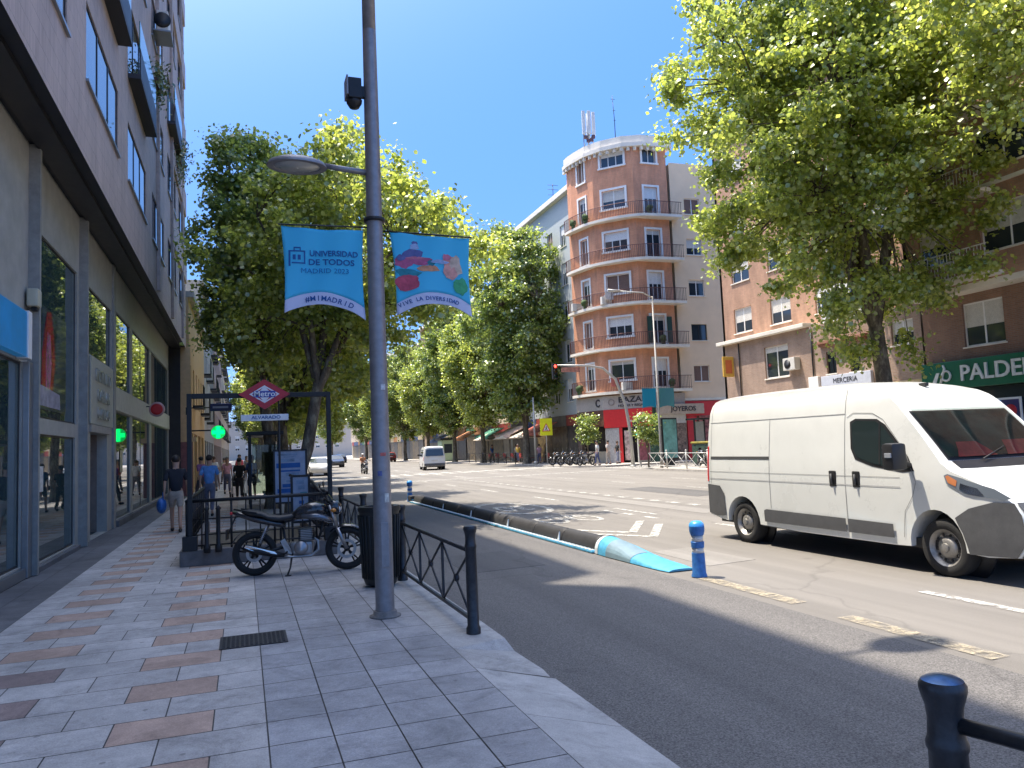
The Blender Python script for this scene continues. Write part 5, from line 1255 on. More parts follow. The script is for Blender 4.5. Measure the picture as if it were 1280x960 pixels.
def smooth_poly(front, back, k=2):
    f = front
    for _ in range(k):
        g = [f[0]]
        for a, b in zip(f, f[1:]): g += [(a[0]*.75+b[0]*.25, a[1]*.75+b[1]*.25), (a[0]*.25+b[0]*.75, a[1]*.25+b[1]*.75)]
        f = g+[f[-1]]
    return f, f+back
SF = [(24.75, 55.0), (24.75, 54.0), (25.35, 51.3), (27.75, 48.65), (30.2, 48.42), (31.6, 48.42)]
front, SP = smooth_poly(SF, [(31.6, 50.2), (26.5, 55.25)])
railm = mat('balcony_iron', (.16, .08, .07), .6, .3, vary=.2)
for i, z in enumerate(FZ[:5]):
    m = MB(); m.prism(rel(SP), z-.20, z); s = m.build('balcony', whiteconc, T)
    m = MB(); fr = rel(front); L = 0
    m.tube([(x*1, y*1, z+.98) for x, y in [(a[0]+.05, a[1]+.06) for a in fr]], .025, 6, cap=False)
    m.tube([(x*1, y*1, z+.12) for x, y in [(a[0]+.05, a[1]+.06) for a in fr]], .015, 6, cap=False)
    for a, b in zip(fr, fr[1:]):
        n = max(1, round(math.hypot(b[0]-a[0], b[1]-a[1])/.13))
        for k in range(n):
            x, y = a[0]+(b[0]-a[0])*k/n+.05, a[1]+(b[1]-a[1])*k/n+.06; m.box(x-.012, x+.012, y-.012, y+.012, z, z+.98)
    m.build('railing', railm, s)
# cornice, parapet with dentils
f2, P2 = smooth_poly([(24.95, 55.3), (24.9, 54.3), (25.5, 51.4), (27.9, 48.85), (31.3, 48.8)], [(31.6, 55.3)], 1)
m = MB(); m.prism(rel(P2), 24.0, 24.3); m.build('cornice', whiteconc, T)
f3, P3 = smooth_poly([(25.1, 55.3), (25.05, 54.4), (25.65, 51.5), (27.98, 49.05), (31.1, 49.0)], [(31.3, 55.3)], 1)
m = MB(); m.prism(rel(P3), 24.303, 24.9); m.build('parapet', whiteconc, T)
m = MB(); fr = rel(f3)
for a, b in zip(fr, fr[1:]):
    n = max(1, round(LN(a, b)/.55))
    for k in range(n): x, y = a[0]+(b[0]-a[0])*k/n, a[1]+(b[1]-a[1])*k/n; m.box(x-.1, x+.1, y-.1, y+.1, 23.72, 23.998)
m.build('dentils', whiteconc, T)
m = MB(); m.prism(rel([(26.4, 55), (26.4, 53.5), (27.8, 51.5), (30, 51.5), (30, 55)]), 24.9, 25.4); m.build('roof_house', whiteconc, T)
# things the residents have put on the balconies
g_ = random.Random(5)
for i, z in enumerate(FZ[:5]):
    for (a, b) in ((TC, TD), (TD, TE), (TB, TC)):
        for q in range(g_.choice((0, 1, 2))):
            u = g_.uniform(.1, .9); L_ = LN(a, b); dx, dy = (b[0]-a[0])/L_, (b[1]-a[1])/L_; px, py = a[0]+(b[0]-a[0])*u+dy*.42-26, a[1]+(b[1]-a[1])*u-dx*.42-52
            k_ = g_.choice(('ac', 'pot', 'cloth', 'pot')); m = MB()
            if k_ == 'ac': m.box(px-.4, px+.4, py-.16, py+.16, z+.02, z+.62, .02); m.build('air_conditioner', offwhite, T)
            elif k_ == 'pot': m.lathe([(0, z), (.14, z), (.18, z+.3), (0, z+.3)], cx=px, cy=py, n=10); m.ball((px, py, z+.5), .28, 1, 1, 1, 2, .25); m.build('potted_plant', mat('pot_green', (.06, .10, .03), .8, vary=.5), T)
            else: m.box(px-.35, px+.35, py-.32, py-.30, z+.35, z+1.0); m.build('laundry', mat('laundry_%d' % g_.randint(0, 2), g_.choice(((.2, .3, .55), (.65, .6, .55), (.5, .15, .12))), .8, vary=.3), T)
# green shutters and clothes on balconies
m = MB(); c0 = rel([TD, TE])
for z in (FZ[1],): 
    for x in (28.55, 30.25): m.box(x-26, x-26+.4, 49.16-52, 49.22-52, z+.2, z+2.2)
m.build('shutters', shut_dark, T)
# ground floor shop fronts
gf = [(25.2, 55.3), (25.1, 54.4), (25.7, 51.5), (27.95, 48.95), (31.2, 48.9)]
m = MB(); m.prism(rel(gf+[(31.5, 57.6)]), .12, 2.55) if False else None
sgrey = mat('sign_grey', (.40, .36, .34), .6, vary=.12)
def panel(t, p, q, x0, x1, z0, z1, d, m_, nm, off=0):
    L = LN(p, q); dx, dy = (q[0]-p[0])/L, (q[1]-p[1])/L; nx, ny = dy, -dx; m = MB()
    a = (p[0]+dx*x0+nx*off-t.location.x, p[1]+dy*x0+ny*off-t.location.y); b = (p[0]+dx*x1+nx*off-t.location.x, p[1]+dy*x1+ny*off-t.location.y)
    m.prism([a, b, (b[0]+nx*d, b[1]+ny*d), (a[0]+nx*d, a[1]+ny*d)], z0, z1); return m.build(nm, m_, t)
G = gf; LG = [LN(a, b) for a, b in zip(G, G[1:])]
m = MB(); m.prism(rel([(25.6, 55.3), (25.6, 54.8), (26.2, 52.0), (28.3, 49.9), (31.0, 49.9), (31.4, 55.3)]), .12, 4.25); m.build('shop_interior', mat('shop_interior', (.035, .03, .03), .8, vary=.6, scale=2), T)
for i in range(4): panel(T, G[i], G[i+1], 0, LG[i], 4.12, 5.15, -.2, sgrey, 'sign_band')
panel(T, G[0], G[1], 0, LG[0], .12, 4.1, -.3, mat('shop_dark', (.10, .07, .06), .6, vary=.5, scale=2), 'shop_front'); panel(T, G[1], G[2], 0, LG[1], 2.9, 4.1, -.25, mat('shop_maroon2', (.12, .05, .04), .6, vary=.4), 'shop_front')
panel(T, G[1], G[2], 0, LG[1], .12, 1.0, -.25, conc, 'shop_front')
panel(T, G[2], G[3], .0, LG[2]+.4, 2.75, 4.1, .06, red, 'red_fascia')
panel(T, G[2], G[3], .05, 1.15, .12, 2.72, -.15, mat('shutter_grey', (.42, .42, .43), .5, vary=.3, scale=9), 'steel_shutter')
panel(T, G[2], G[3], 1.18, 1.42, .12, 2.74, .03, red, 'red_pillar'); panel(T, G[2], G[3], 1.55, 1.95, .3, 2.5, -.1, mat('poster_mixed', (.45, .35, .33), .6, vary=.8, scale=5), 'door_poster')
panel(T, G[3], G[3+1], .0, .9, .12, 4.1, -.2, mat('shop_green_dark', (.05, .10, .06), .6, vary=.7, scale=3), 'shop_front')
panel(T, G[3], G[4], .95, LG[3], 2.9, 4.1, -.1, offwhite, 'shop_front'); panel(T, G[3], G[4], .95, LG[3], .12, 2.9, -.3, mat('shop_goods', (.25, .17, .12), .6, vary=.9, scale=4), 'shop_front')
def text_on(t, s, size, m_, p, q, x, z, off, sx=1, ext=.02, bold=0):
    L = LN(p, q); dx, dy = (q[0]-p[0])/L, (q[1]-p[1])/L; nx, ny = dy, -dx
    return lettering(s, size, m_, t, (p[0]+dx*x+nx*off-t.location.x, p[1]+dy*x+ny*off-t.location.y, z), math.atan2(dy, dx), ext, sx, bold=bold)
ink = mat('sign_ink', (.03, .03, .04), .5)
text_on(T, 'BAZAR', .58, ink, G[2], G[3], 2.35, 4.78, .02, 1.25, bold=.01); text_on(T, 'HOGAR Y REGALO', .27, ink, G[2], G[3], 2.35, 4.35, .02)
text_on(T, 'C', .8, ink, G[1], G[2], 2.3, 4.63, .02, bold=.02); text_on(T, 'O', .7, mat('sign_ink_soft', (.25, .22, .22), .5), G[2], G[3], .65, 4.63, .02)
text_on(T, 'descuento', .26, white, G[2], G[3], 2.6, 3.2, .07)
# whiskers on the roof: mast with antenna panels, whip
t = thing('antenna_mast', 'cluster of white phone antennas on the corner tower roof', 'antenna', (25.95, 52.2, 24.85))
m = MB(); m.tube([(0, 0, 0), (0, 0, 2.8)], .06, 8); m.tube([(-.5, 0, 1.2), (.5, 0, 1.2)], .03, 6); m.tube([(-.45, -.2, .9), (.45, .3, .9)], .03, 6); m.tube([(.4, 0, 0), (.42, 0, 2.5)], .04, 6); m.tube([(-.4, 0, 0), (-.42, 0, 2.5)], .04, 6); m.tube([(-.4, 0, .1), (.4, 0, 1.1)], .02, 6); m.tube([(.4, 0, .1), (-.4, 0, 1.1)], .02, 6); m.build('mast', steel, t)
for x, y in ((-.42, -.12), (.44, -.12), (.0, -.25), (.15, .3)):
    m = MB(); m.box(x-.13, x+.13, y-.07, y+.07, 1.0, 2.9, .03); m.build('antenna_panel', mat('antenna_white', (.55, .57, .58), .5), t)
m = MB()
for x, z in ((-.3, .75), (.2, .6), (.35, .85), (-.1, .5)): m.box(x-.13, x+.13, -.25, -.08, z-.14, z+.14, .02)
m.build('radio_unit', mat('radio_maroon', (.10, .05, .06), .6), t)
t = thing('whip_antenna', 'thin whip antenna standing right of the phone antennas', 'antenna', (27.8, 51.2, 24.85))
m = MB(); m.tube([(0, 0, 0), (0, 0, 2), (-.1, 0, 4.0)], [.04, .03, .02], 6); m.build('mast', dark, t)
m = MB()
for z in (.5, 2.0, 2.8, 3.7): m.tube([(-.25 if z > 3 else -.12, 0, z), (.12, 0, z)], .018, 5)
m.build('elements', dark, t)
# cream wing facing the side street
t = thing('cream_building', 'plain cream rendered wing beside the brick corner tower', 'building', (34, 50, 0))
wins = [(1.15, z, 1.35, 1.25, k) for z, k in ((6.0, 'shut'), (9.15, 'dark'), (12.6, 'plain'), (15.8, 'half'), (19, 'shut'))]+[(4.2, z, 1.3, 1.25, 'shut') for z in (6.0, 9.15, 12.6, 15.8, 19)]
seg(t, (31.2, 49.25), (38, 49.0), 4.7, 23, mat('cream_wall', (.82, .62, .42), .88, vary=.07, scale=.8), wins)
m = MB(); m.box(31.3-34, 46-34, -.55, 9, 4.6, 22.95); m.box(31.6-34, 46-34, .2, 9, .12, 4.65); m.build('core', cream, t)
m = MB(); m.prism([(31.2-34, -1.1), (40-34, -1.4), (40-34, -.75), (31.2-34, -.75)], 4.55, 4.72); m.build('ledge', whiteconc, t)
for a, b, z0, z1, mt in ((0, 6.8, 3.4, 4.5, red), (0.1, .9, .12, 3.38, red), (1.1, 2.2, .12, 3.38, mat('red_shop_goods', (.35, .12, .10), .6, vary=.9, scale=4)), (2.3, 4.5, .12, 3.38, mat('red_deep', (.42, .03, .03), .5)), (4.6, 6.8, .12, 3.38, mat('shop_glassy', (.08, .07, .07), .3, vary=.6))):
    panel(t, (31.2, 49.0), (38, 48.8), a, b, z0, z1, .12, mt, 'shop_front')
m = MB(); m.box(28.6-34, 32.6-34, -1.45, -1.2, 3.55, 4.3, .02); sb = m.build('name_board', mat('name_board', (.50, .40, .30), .6, vary=.15), t)
lettering('JOYEROS', .5, ink, t, (30.8-34, -1.47, 3.93), 0, .01, 1.05, bold=.008)

# pale building behind the tower along the avenue and further ones
def avenue(label, y0, y1, xf, H, wm, seed, pitch=3.3, surround=None, zs=5.2, awn=None, corn=whiteconc):
    """street wall facing -x from y1 (far) to y0 (near)"""
    g = random.Random(seed); t = thing('apartment_block', label, 'building', (xf, y0, 0)); L = y1-y0; wins = []
    z = zs
    while z+2 < H:
        x = 1.0
        while x+1.5 < L: wins.append((x, z, 1.2, 1.9, g.choice(('plain', 'half', 'shut', 'three')))); x += 2.9
        z += pitch
    seg(t, (xf, y1), (xf, y0), 4.1, H, wm, wins, surround=surround)
    m = MB(); m.box(.22, 14, .02, L-.02, 0, H-.02); m.box(.0, 14, 0, .2, 4.1, H-.01); m.build('core', wm, t)
    m = MB(); m.box(-.45, 14, -.1, L+.05, H, H+.45, .03); m.build('cornice', corn, t)
    x = .2; k = 0
    while x+3.4 < L:
        c = g.choice([(.30, .05, .04), (.06, .16, .10), (.42, .36, .25), (.05, .08, .18), (.35, .17, .08), (.14, .13, .12)])
        m = MB(); m.box(-.02, .2, x, x+3.4, 3.2, 4.08); m.build('shop_sign', mat('shopsign_%d%d' % (seed, k), c, .6, vary=.4, scale=1.5), t)
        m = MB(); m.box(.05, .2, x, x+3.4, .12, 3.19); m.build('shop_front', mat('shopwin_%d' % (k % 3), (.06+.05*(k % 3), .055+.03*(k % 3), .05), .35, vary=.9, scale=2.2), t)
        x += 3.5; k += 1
    return t
avenue('pale blue grey building directly behind the corner tower', 55.4, 74, 25.9, 22.6, mat('pale_blue_render', (.42, .46, .47), .85, vary=.08), 11)
avenue('cream building past the pale one, behind the avenue trees', 74.2, 92, 26.5, 19, cream, 12)
avenue('pinkish brick building half hidden by avenue trees', 92.2, 116, 26.5, 20, obrick, 13)
avenue('grey building farther up the avenue behind trees', 116.2, 145, 26.5, 18, mat('avenue_grey', (.36, .34, .31), .85, vary=.1), 14)
avenue('most distant cream building on the right of the avenue', 145.2, 200, 26.5, 20, mat('avenue_cream', (.5, .42, .32), .85, vary=.1), 15)
t = thing('rooftop_aerial', 'television aerial on the pale roof left of the tower', 'antenna', (26.3, 60.5, 22.6))
m = MB(); m.tube([(0, 0, 0), (0, 0, 2.2)], .03, 6); m.build('mast', dark, t)
m = MB()
for z in (1.2, 1.7, 2.1): m.tube([(-.5, 0, z), (.5, 0, z)], .02, 5)
m.build('elements', dark, t)
# buildings closing the view
t = thing('distant_building', 'distant pale block closing the end of the avenue', 'building', (4, 330, 0))
seg(t, (-25, 330), (45, 330), 0, 16, mat('far_render', (.45, .40, .34), .85), [(x, z, 1.6, 2, 'half') for x in np.arange(2, 66, 4.) for z in (4, 8, 12)])
m = MB(); m.box(-28, 40, .3, 10, 0, 16); m.build('core', cream, t)

# low brick building with cornice (two storeys), right
t = thing('low_brick_building', 'two storey pale brick building with a white cornice, left of the big tree', 'building', (27.5, 30, 0))
pinkb = brick('pink_brick', (.40, .26, .19), (.33, .21, .15), (.36, .3, .25), .25, .07, .012, .85, .5, .28)
L = 38.6-24.4
def yw(ya, yb): return 38.6-ya
wins = [(38.6-34.8, 4.85, 1.95, 1.75, 'plain'), (38.6-30.1, 4.65, .65, 1.1, 'dark'), (38.6-28.55, 4.6, .65, 1.1, 'dark'), (38.6-26.0, 5.5, 1.2, 1.1, 'half')]
seg(t, (27.5, 38.6), (27.5, 24.4), 3.9, 7.2, pinkb, wins, surround=None)
m = MB(); m.box(.22, 8, 24.42-30, 8.58, .12, 7.18); m.box(.0, 8, 8.4, 8.6, .12, 7.19); m.build('core', pinkb, t)
m = MB(); m.box(-.35, 8, 31.2-30, 8.8, 7.2, 7.42, .03); m.build('cornice', whiteconc, t)
m = MB(); m.box(-.28, .0, 27.3-30, 30.5-30, 6.15, 6.3, .02); m.box(-.18, .0, 27.4-30, 30.4-30, 6.02, 6.148, .01); m.build('window_canopy', mat('tile_red', (.30, .14, .09), .8, vary=.3), t)
m = MB(); m.box(-.1, .0, 4.6-.0, 4.9, 0.12, 3.88); m.box(-.1, .2, 24.4-30, 8.6, 3.55, 3.89, .02); m.build('shop_beam', mat('shop_ochre', (.55, .42, .22), .7, vary=.2), t)
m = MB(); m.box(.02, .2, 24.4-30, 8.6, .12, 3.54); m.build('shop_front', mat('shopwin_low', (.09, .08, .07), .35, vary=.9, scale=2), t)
m = MB(); m.box(-.16, -.0, 27.2-30, 30.4-30, 3.95, 4.55, .02); m.build('name_board', mat('board_bluewhite', (.55, .58, .66), .5, vary=.1), t)
m = MB(); m.box(-.16, .0, 30.6-30, 31.3-30, 3.9, 4.6, .02); m.build('name_board', white, t)
lettering('MERCERIA', .34, ink, t, (-.165, 28.8-30, 4.25), R(-90), .008)
m = MB(); m.tube([(-.06, 37-30, 3.9), (-.06, 37-30, 7.15)], .04, 6); m.tube([(-.06, 31-30, 3.9), (-.06, 31-30, 7.15)], .04, 6); m.build('downpipe', dark, t)
x_ = thing('yellow_sign', 'small yellow upright sign on the low brick building', 'shop sign', (27.45, 37.6, 5.85))
m = MB(); m.box(-.75, .0, -.06, .06, -.6, .6, .03); m.build('box', mat('sign_yellow', (.68, .42, .08), .4), x_); m = MB(); m.box(-.6, -.15, -.07, -.061, -.4, .4); m.build('symbol', mat('sign_orange', (.62, .16, .06), .5), x_)
x_ = thing('air_conditioner', 'white air conditioner beside the window of the low brick building', 'air conditioner', (27.2, 32.4, 5.1))
m = MB(); m.box(-.1, .28, -.45, .45, 0, .65, .02); m.build('casing', offwhite, x_); m = MB(); m.lathe([(0, -.101), (.24, -.101), (.24, -.115), (0, -.115)], axis='x', c0=(0, .1, .32), n=18); m.build('grille', dark, x_)
# tall orange brick block set back behind it
t = thing('orange_brick_building', 'tall orange brick block set back behind the low building and big tree', 'building', (28.6, 32, 0))
ws = []
for z in (8.0, 11.1, 14.2, 17.3):
    for x in (1.2, 4.6, 8.2, 11.6): ws.append((x, z, 1.7 if x != 8.2 else 2.7, 1.5, 'half' if x != 8.2 else 'three'))
seg(t, (28.6, 40.0), (28.6, 24.3), 7.1, 20.3, obrick, ws, surround=None)
m = MB(); m.box(.22, 10, 24.32-32, 8, 4, 20.2); m.box(.0, 10, 7.8, 8.0, 4, 20.25); m.build('core', obrick, t)
m = MB(); m.box(-.3, 10, 24.4-32, 8.2, 20.3, 20.6, .02); m.build('cornice', whiteconc, t)
m = MB(); m.box(-.75, .0, 27.6-32, 30.6-32, 7.25, 9.0); b_ = m.build('bay_window', white, t)
m = MB(); 
for k in range(3): m.box(-.77, -.751, 27.75-32+k*.95, 28.6-32+k*.95, 7.9, 8.8)
m.build('pane', dglass, b_)
# the building with the green shop sign
t = thing('brown_brick_building', 'brown brick building with overhanging floors above the green shop sign', 'building', (27.5, 10, 0))
ws = [(24.3-22.4, 4.95, 1.75, 1.75, 'half'), (24.3-19.7, 4.95, 1.75, 1.75, 'half'), (24.3-16.5, 4.95, 1.75, 1.75, 'plain')]
seg(t, (27.5, 24.3), (27.5, -4), 0, 7.05, bbrick, ws)
ws = []
for i, z in enumerate((8.3, 11.4, 14.5, 17.6)): 
    for y in (23.4, 20.6, 17.2, 13.2): ws.append((24.2-y, z, 1.5 if y == 23.4 else 2.3, 1.75, ('half', 'plain', 'half', 'half')[(i+int(y)) % 4]))
seg(t, (26.6, 24.2), (26.6, -4), 7.3, 22.5, obrick, ws)
m = MB(); m.box(-.9, .2, -14, 14.2, 7.06, 7.3, .02); m.box(-1.0, .2, -14, 14.25, 10.75, 10.9, .02); m.box(-1.0, .2, -14, 14.25, 13.85, 14.0, .02); m.box(-1.0, .2, -14, 14.25, 16.95, 17.1, .02); m.build('floor_bands', whiteconc, t)
m = MB(); m.box(.22, 12, -14, 14.28, 0, 22.4); m.box(-.9, 12, 14.0, 14.2, 7.3, 22.45); m.box(-.68, .3, -14, 13.98, 7.31, 22.4); m.build('core', obrick, t)
m = MB(); m.box(-1.4, 12, -14, 14.5, 22.5, 22.9, .03); m.build('cornice', whiteconc, t)
for z in (8.3, 11.4, 14.5):
    m = MB(); m.box(-1.75, -.9, 14.2-4.4, 14.1, z-.95, z-.8); b_ = m.build('balcony', whiteconc, t)
    m = MB()
    for k in range(30): y = 14.2-4.35+k*.145; m.box(-1.73, -1.71, y, y+.02, z-.8, z+.15)
    m.box(-1.74, -1.70, 14.2-4.4, 14.1, z+.15, z+.19); m.build('railing', white, b_)
t = thing('green_shop_sign', 'long green shop sign reading PALDEN on the right facade', 'shop sign', (27.0, 0, 0))
m = MB(); m.box(0, .48, 8, 24.15, 3.3, 4.42, .02); m.build('sign_box', mat('sign_green', (.006, .13, .06), .35, vary=.3, scale=.7), t)
sgw = mat('sign_letter', (.72, .74, .70), .4)
lettering('PALDENT', .88, sgw, t, (-.03, 20.72-.3, 3.86), R(-90), .03, 1.0, bold=.012)
m = MB(); m.slab([(-.03, 23.7, 3.45), (-.03, 23.5, 3.45), (-.03, 23.25, 4.0), (-.03, 23.4, 4.0)], (.025, 0, 0)); m.tube([(-.02, 23.25, 3.5), (-.02, 23.0, 4.15), (-.02, 23.05, 4.3)], .05, 8)
m.tube([(-.02, 22.95+.2*math.cos(a)-.0, 3.85+.2*math.sin(a)) for a in np.linspace(0, 2*math.pi, 15)[:-1]], .045, 8, closed=True); m.build('emblem', sgw, t)
t = thing('shop_poster', 'blue and red framed poster in the shop window under the green sign', 'poster', (27.2, 20.85, 2.3))
m = MB(); m.box(-.03, .03, -.8, .8, -.5, .5, .01); m.build('frame', white, t)
m = MB(); m.box(-.04, -.031, -.02, .72, -.4, .42); m.build('picture', mat('pic_blue', (.08, .30, .65), .3, vary=.3, scale=3), t); m = MB(); m.box(-.04, -.031, -.72, -.03, -.4, .42); m.build('picture', mat('pic_navy', (.04, .04, .14), .3), t)
m = MB(); m.lathe([(0, -.055), (.24, -.055), (.24, -.041), (0, -.041)], axis='x', c0=(0, -.38, 0), n=20); m.build('red_disc', red, t)
m = MB(); m.box(27.3, 27.45, 14, 24, .12, 3.28); o = m.build('dark_shop_window', dglass, None); tag(o, 'dark shop window below the green sign', 'shop window')
# ------------------------------------------------------------------ trees
barkm = None
def bark():
    m, nt, b = _new('plane_bark'); N = nt.nodes; Lk = nt.links
    tc = N.new('ShaderNodeTexCoord'); v = N.new('ShaderNodeTexVoronoi'); v.inputs['Scale'].default_value = 5; mp = N.new('ShaderNodeMapping'); mp.inputs['Scale'].default_value = (1.6, 1.6, .6)
    n = N.new('ShaderNodeTexNoise'); n.inputs['Scale'].default_value = 3.5; n.inputs['Detail'].default_value = 8; n.inputs['Roughness'].default_value = .75
    Lk.new(tc.outputs['Object'], mp.inputs[0]); Lk.new(mp.outputs[0], n.inputs['Vector'])
    r = N.new('ShaderNodeValToRGB'); e = r.color_ramp.elements; e[0].position = .38; e[0].color = (.07, .055, .04, 1); e[1].position = .62; e[1].color = (.27, .24, .17, 1); k = e.new(.5); k.color = (.13, .105, .075, 1)
    Lk.new(n.outputs['Fac'], r.inputs[0]); Lk.new(r.outputs[0], b.inputs['Base Color']); b.inputs['Roughness'].default_value = .9
    bp = N.new('ShaderNodeBump'); bp.inputs['Strength'].default_value = .6; bp.inputs['Distance'].default_value = .03; Lk.new(n.outputs['Fac'], bp.inputs['Height']); Lk.new(bp.outputs[0], b.inputs['Normal'])
    return m
barkm = bark()
leafA = leafmat('plane_leaf', [(.10, .155, .035), (.16, .235, .04), (.22, .30, .05), (.31, .37, .07)], .6)
leafB = leafmat('plane_leaf_yellowish', [(.14, .20, .04), (.22, .295, .045), (.30, .37, .055), (.39, .43, .08)], .62)
def crown_mesh(name, clumps, per, leaf, g, mt, droop=.25):
    """clumps: list of (centre, radius); leaves = bent pentagon blades, each its own island"""
    nC = len(clumps); cs = np.array([c for c, r in clumps]); rs = np.array([r for c, r in clumps])
    N = nC*per
    idx = np.repeat(np.arange(nC), per)
    d = g.normal(size=(N, 3)); d /= np.linalg.norm(d, axis=1)[:, None]
    ax = g.normal(size=(nC, 3)); ax[:, 2] = ax[:, 2]*.5-.25; ax /= np.linalg.norm(ax, axis=1)[:, None]   # each spray stretched along its own twig
    rad = np.minimum(np.abs(g.normal(size=N)), 1.7)*.62*rs[idx]+.05
    off = d*rad[:, None]; off += ax[idx]*(np.clip(g.normal(size=N), -1.6, 1.6)*rs[idx]*.62)[:, None]; off[:, 2] *= .85
    p = cs[idx]+off
    nrm = d*.7+g.normal(size=(N, 3))*.75+np.array([0, 0, .45]); nrm /= np.linalg.norm(nrm, axis=1)[:, None]
    ref = g.normal(size=(N, 3)); ref[:, 2] -= .8
    a = ref-(ref*nrm).sum(1)[:, None]*nrm; a /= np.linalg.norm(a, axis=1)[:, None]
    b = np.cross(nrm, a); s = leaf*g.uniform(.6, 1.25, N)[:, None]
    bend = nrm*s*.18
    V = np.stack([p-a*s*.5, p+b*s*.52-a*s*.05-bend, p+b*s*.30+a*s*.42-bend*.6, p+a*s*.60-bend, p-b*s*.30+a*s*.42-bend*.6, p-b*s*.52-a*s*.05-bend], 1).reshape(-1, 3)
    me = bpy.data.meshes.new(name); me.vertices.add(N*6); me.vertices.foreach_set('co', V.astype(np.float32).ravel())
    base = (np.arange(N)*6)[:, None]; F = np.concatenate([base+np.array([[0, 1, 2, 3]]), base+np.array([[0, 3, 4, 5]])], 1).reshape(-1)
    me.loops.add(N*8); me.loops.foreach_set('vertex_index', F.astype(np.int32)); me.polygons.add(N*2)
    me.polygons.foreach_set('loop_start', (np.arange(N*2)*4).astype(np.int32)); me.polygons.foreach_set('loop_total', np.full(N*2, 4, np.int32))
    me.update(); me.validate(); me.materials.append(mt); return me
def tree_parts(seed, H, zc0, R_, cx, cy, nclump, per, leaf, tr, mt, clump_r=(.55, .95), lean=(0, 0), fork=None, squash=(1, 1), hollow=.45, xmax=99):
    """crown centre offset (cx,cy), crown from zc0 to H, radius R_; returns trunk mesh, crown mesh"""
    g = np.random.default_rng(seed); zc = (zc0+H)/2; hz = (H-zc0)/2; cl = []
    lobes = [(g.normal(size=3)) for _ in range(9)]; lobes = [l/np.linalg.norm(l) for l in lobes]; la = g.uniform(-.32, .34, 9)
    tries = 0
    while len(cl) < nclump and tries < nclump*60:
        tries += 1
        d = g.normal(size=3); d /= np.linalg.norm(d)
        k = 1+sum(a*max(0, float(d@l))**4 for a, l in zip(la, lobes))
        r = (hollow+(1-hollow)*g.random()**.7)*k*.93
        zz = d[2]*r; taper = 1-.25*max(0, zz) if zz > 0 else 1-.12*abs(zz)
        c = np.array([cx+d[0]*r*R_*squash[0]*taper, cy+d[1]*r*R_*squash[1]*taper, zc+zz*hz])
        cr = g.uniform(*clump_r)
        if c[0] > xmax: continue
        if all(np.linalg.norm(c-q) > .62*cr for q, _ in cl[-60:]): cl.append((c, cr))
    m = MB(); F = fork or zc0+.3
    base = Vector((0, 0, -.05)); mid = Vector((lean[0]*.45+.08, lean[1]*.45, F*.5)); top = Vector((lean[0], lean[1], F))
    m.tube([base, base+Vector((0, 0, .15)), base+Vector((0, 0, .6)), mid, top], [tr*1.45, tr*1.2, tr, tr*.88, tr*.78], 14)
    nl = 6
    ends = []
    for i in range(nl):
        a = 2*math.pi*i/nl+g.uniform(-.4, .4); up = g.uniform(.35, .95); rr = R_*g.uniform(.35, .62)
        e = Vector((cx+rr*math.cos(a)*squash[0], cy+rr*math.sin(a)*squash[1], zc0+(H-zc0)*(.25+.6*up*.8)))
        k1 = top.lerp(e, .35)+Vector((0, 0, (H-zc0)*.06)); k2 = top.lerp(e, .7)+Vector((g.uniform(-.2, .2), g.uniform(-.2, .2), (H-zc0)*.05))
        m.tube([top-Vector((0, 0, .15)), k1, k2, e], [tr*.58, tr*.42, tr*.28, tr*.12], 9); ends += [k1, k2, e]
    m.tube([top-Vector((0, 0, .1)), Vector((cx*.6+lean[0]*.4, cy*.6+lean[1]*.4, zc)), Vector((cx, cy, H-1.2))], [tr*.7, tr*.42, tr*.08], 9); ends += [Vector((cx*.6+lean[0]*.4, cy*.6+lean[1]*.4, zc)), Vector((cx, cy, H-2))]
    for c, r in cl:
        c = Vector(c); e = min(ends, key=lambda q: (q-c).length+(1.2 if q.z > c.z else 0)); k = e.lerp(c, .5)+Vector((0, 0, .12*(e-c).length))
        m.tube([e, k, c], [tr*.15, tr*.09, tr*.03], 5, cap=False)
    return m.mesh('trunk', barkm, 60), crown_mesh('crown', cl, per, leaf, g, mt)
def put_tree(label, parts, loc, group='street trees', rz=0, sc_=1, cat='tree'):
    t = thing('plane_tree', label, cat, loc, rz, group); link('trunk', parts[0], t); link('crown', parts[1], t); t.scale = (sc_, sc_, sc_) if not isinstance(sc_, tuple) else sc_; return t
# left kerb row, nearest first (unique shapes), then copies
pA = tree_parts(3, 11.2, 3.2, 3.8, 1.5, .5, 190, 260, .115, .19, leafB, (.4, .8), lean=(.75, 0), fork=3.6, squash=(1.05, 1.1))
put_tree('leaning plane tree with bright crown behind the metro portal, sunlit towards the road', pA, (1.25, 21.6, ZP))
pB = tree_parts(8, 13.4, 3.1, 2.1, -.55, 0, 130, 290, .112, .2, leafA, (.35, .7), lean=(-.3, 0), fork=4.2, squash=(1, 1.1), hollow=.3)
put_tree('tall dark plane tree standing in the building shade, left of the street lamp', pB, (.85, 25.2, ZP))
v1 = tree_parts(21, 12, 2.8, 3.4, 1.3, 0, 140, 220, .165, .2, leafB, (.5, .9)); v2 = tree_parts(34, 12.5, 2.9, 3.3, 1.1, 0, 140, 220, .165, .2, leafA, (.5, .9))
row = [(1.5, 31.5, 'third plane tree of the left kerb row, behind the metro portal'), (1.6, 39, 'fourth plane tree of the left kerb row'), (1.7, 47, 'fifth plane tree of the left kerb row'), (1.7, 56, 'sixth plane tree of the left kerb row'), (1.8, 67, 'seventh plane tree of the left kerb row'), (1.8, 80, 'eighth plane tree of the left kerb row'), (1.8, 96, 'ninth plane tree of the left kerb row'), (1.8, 116, 'tenth and last plane tree of the left kerb row')]
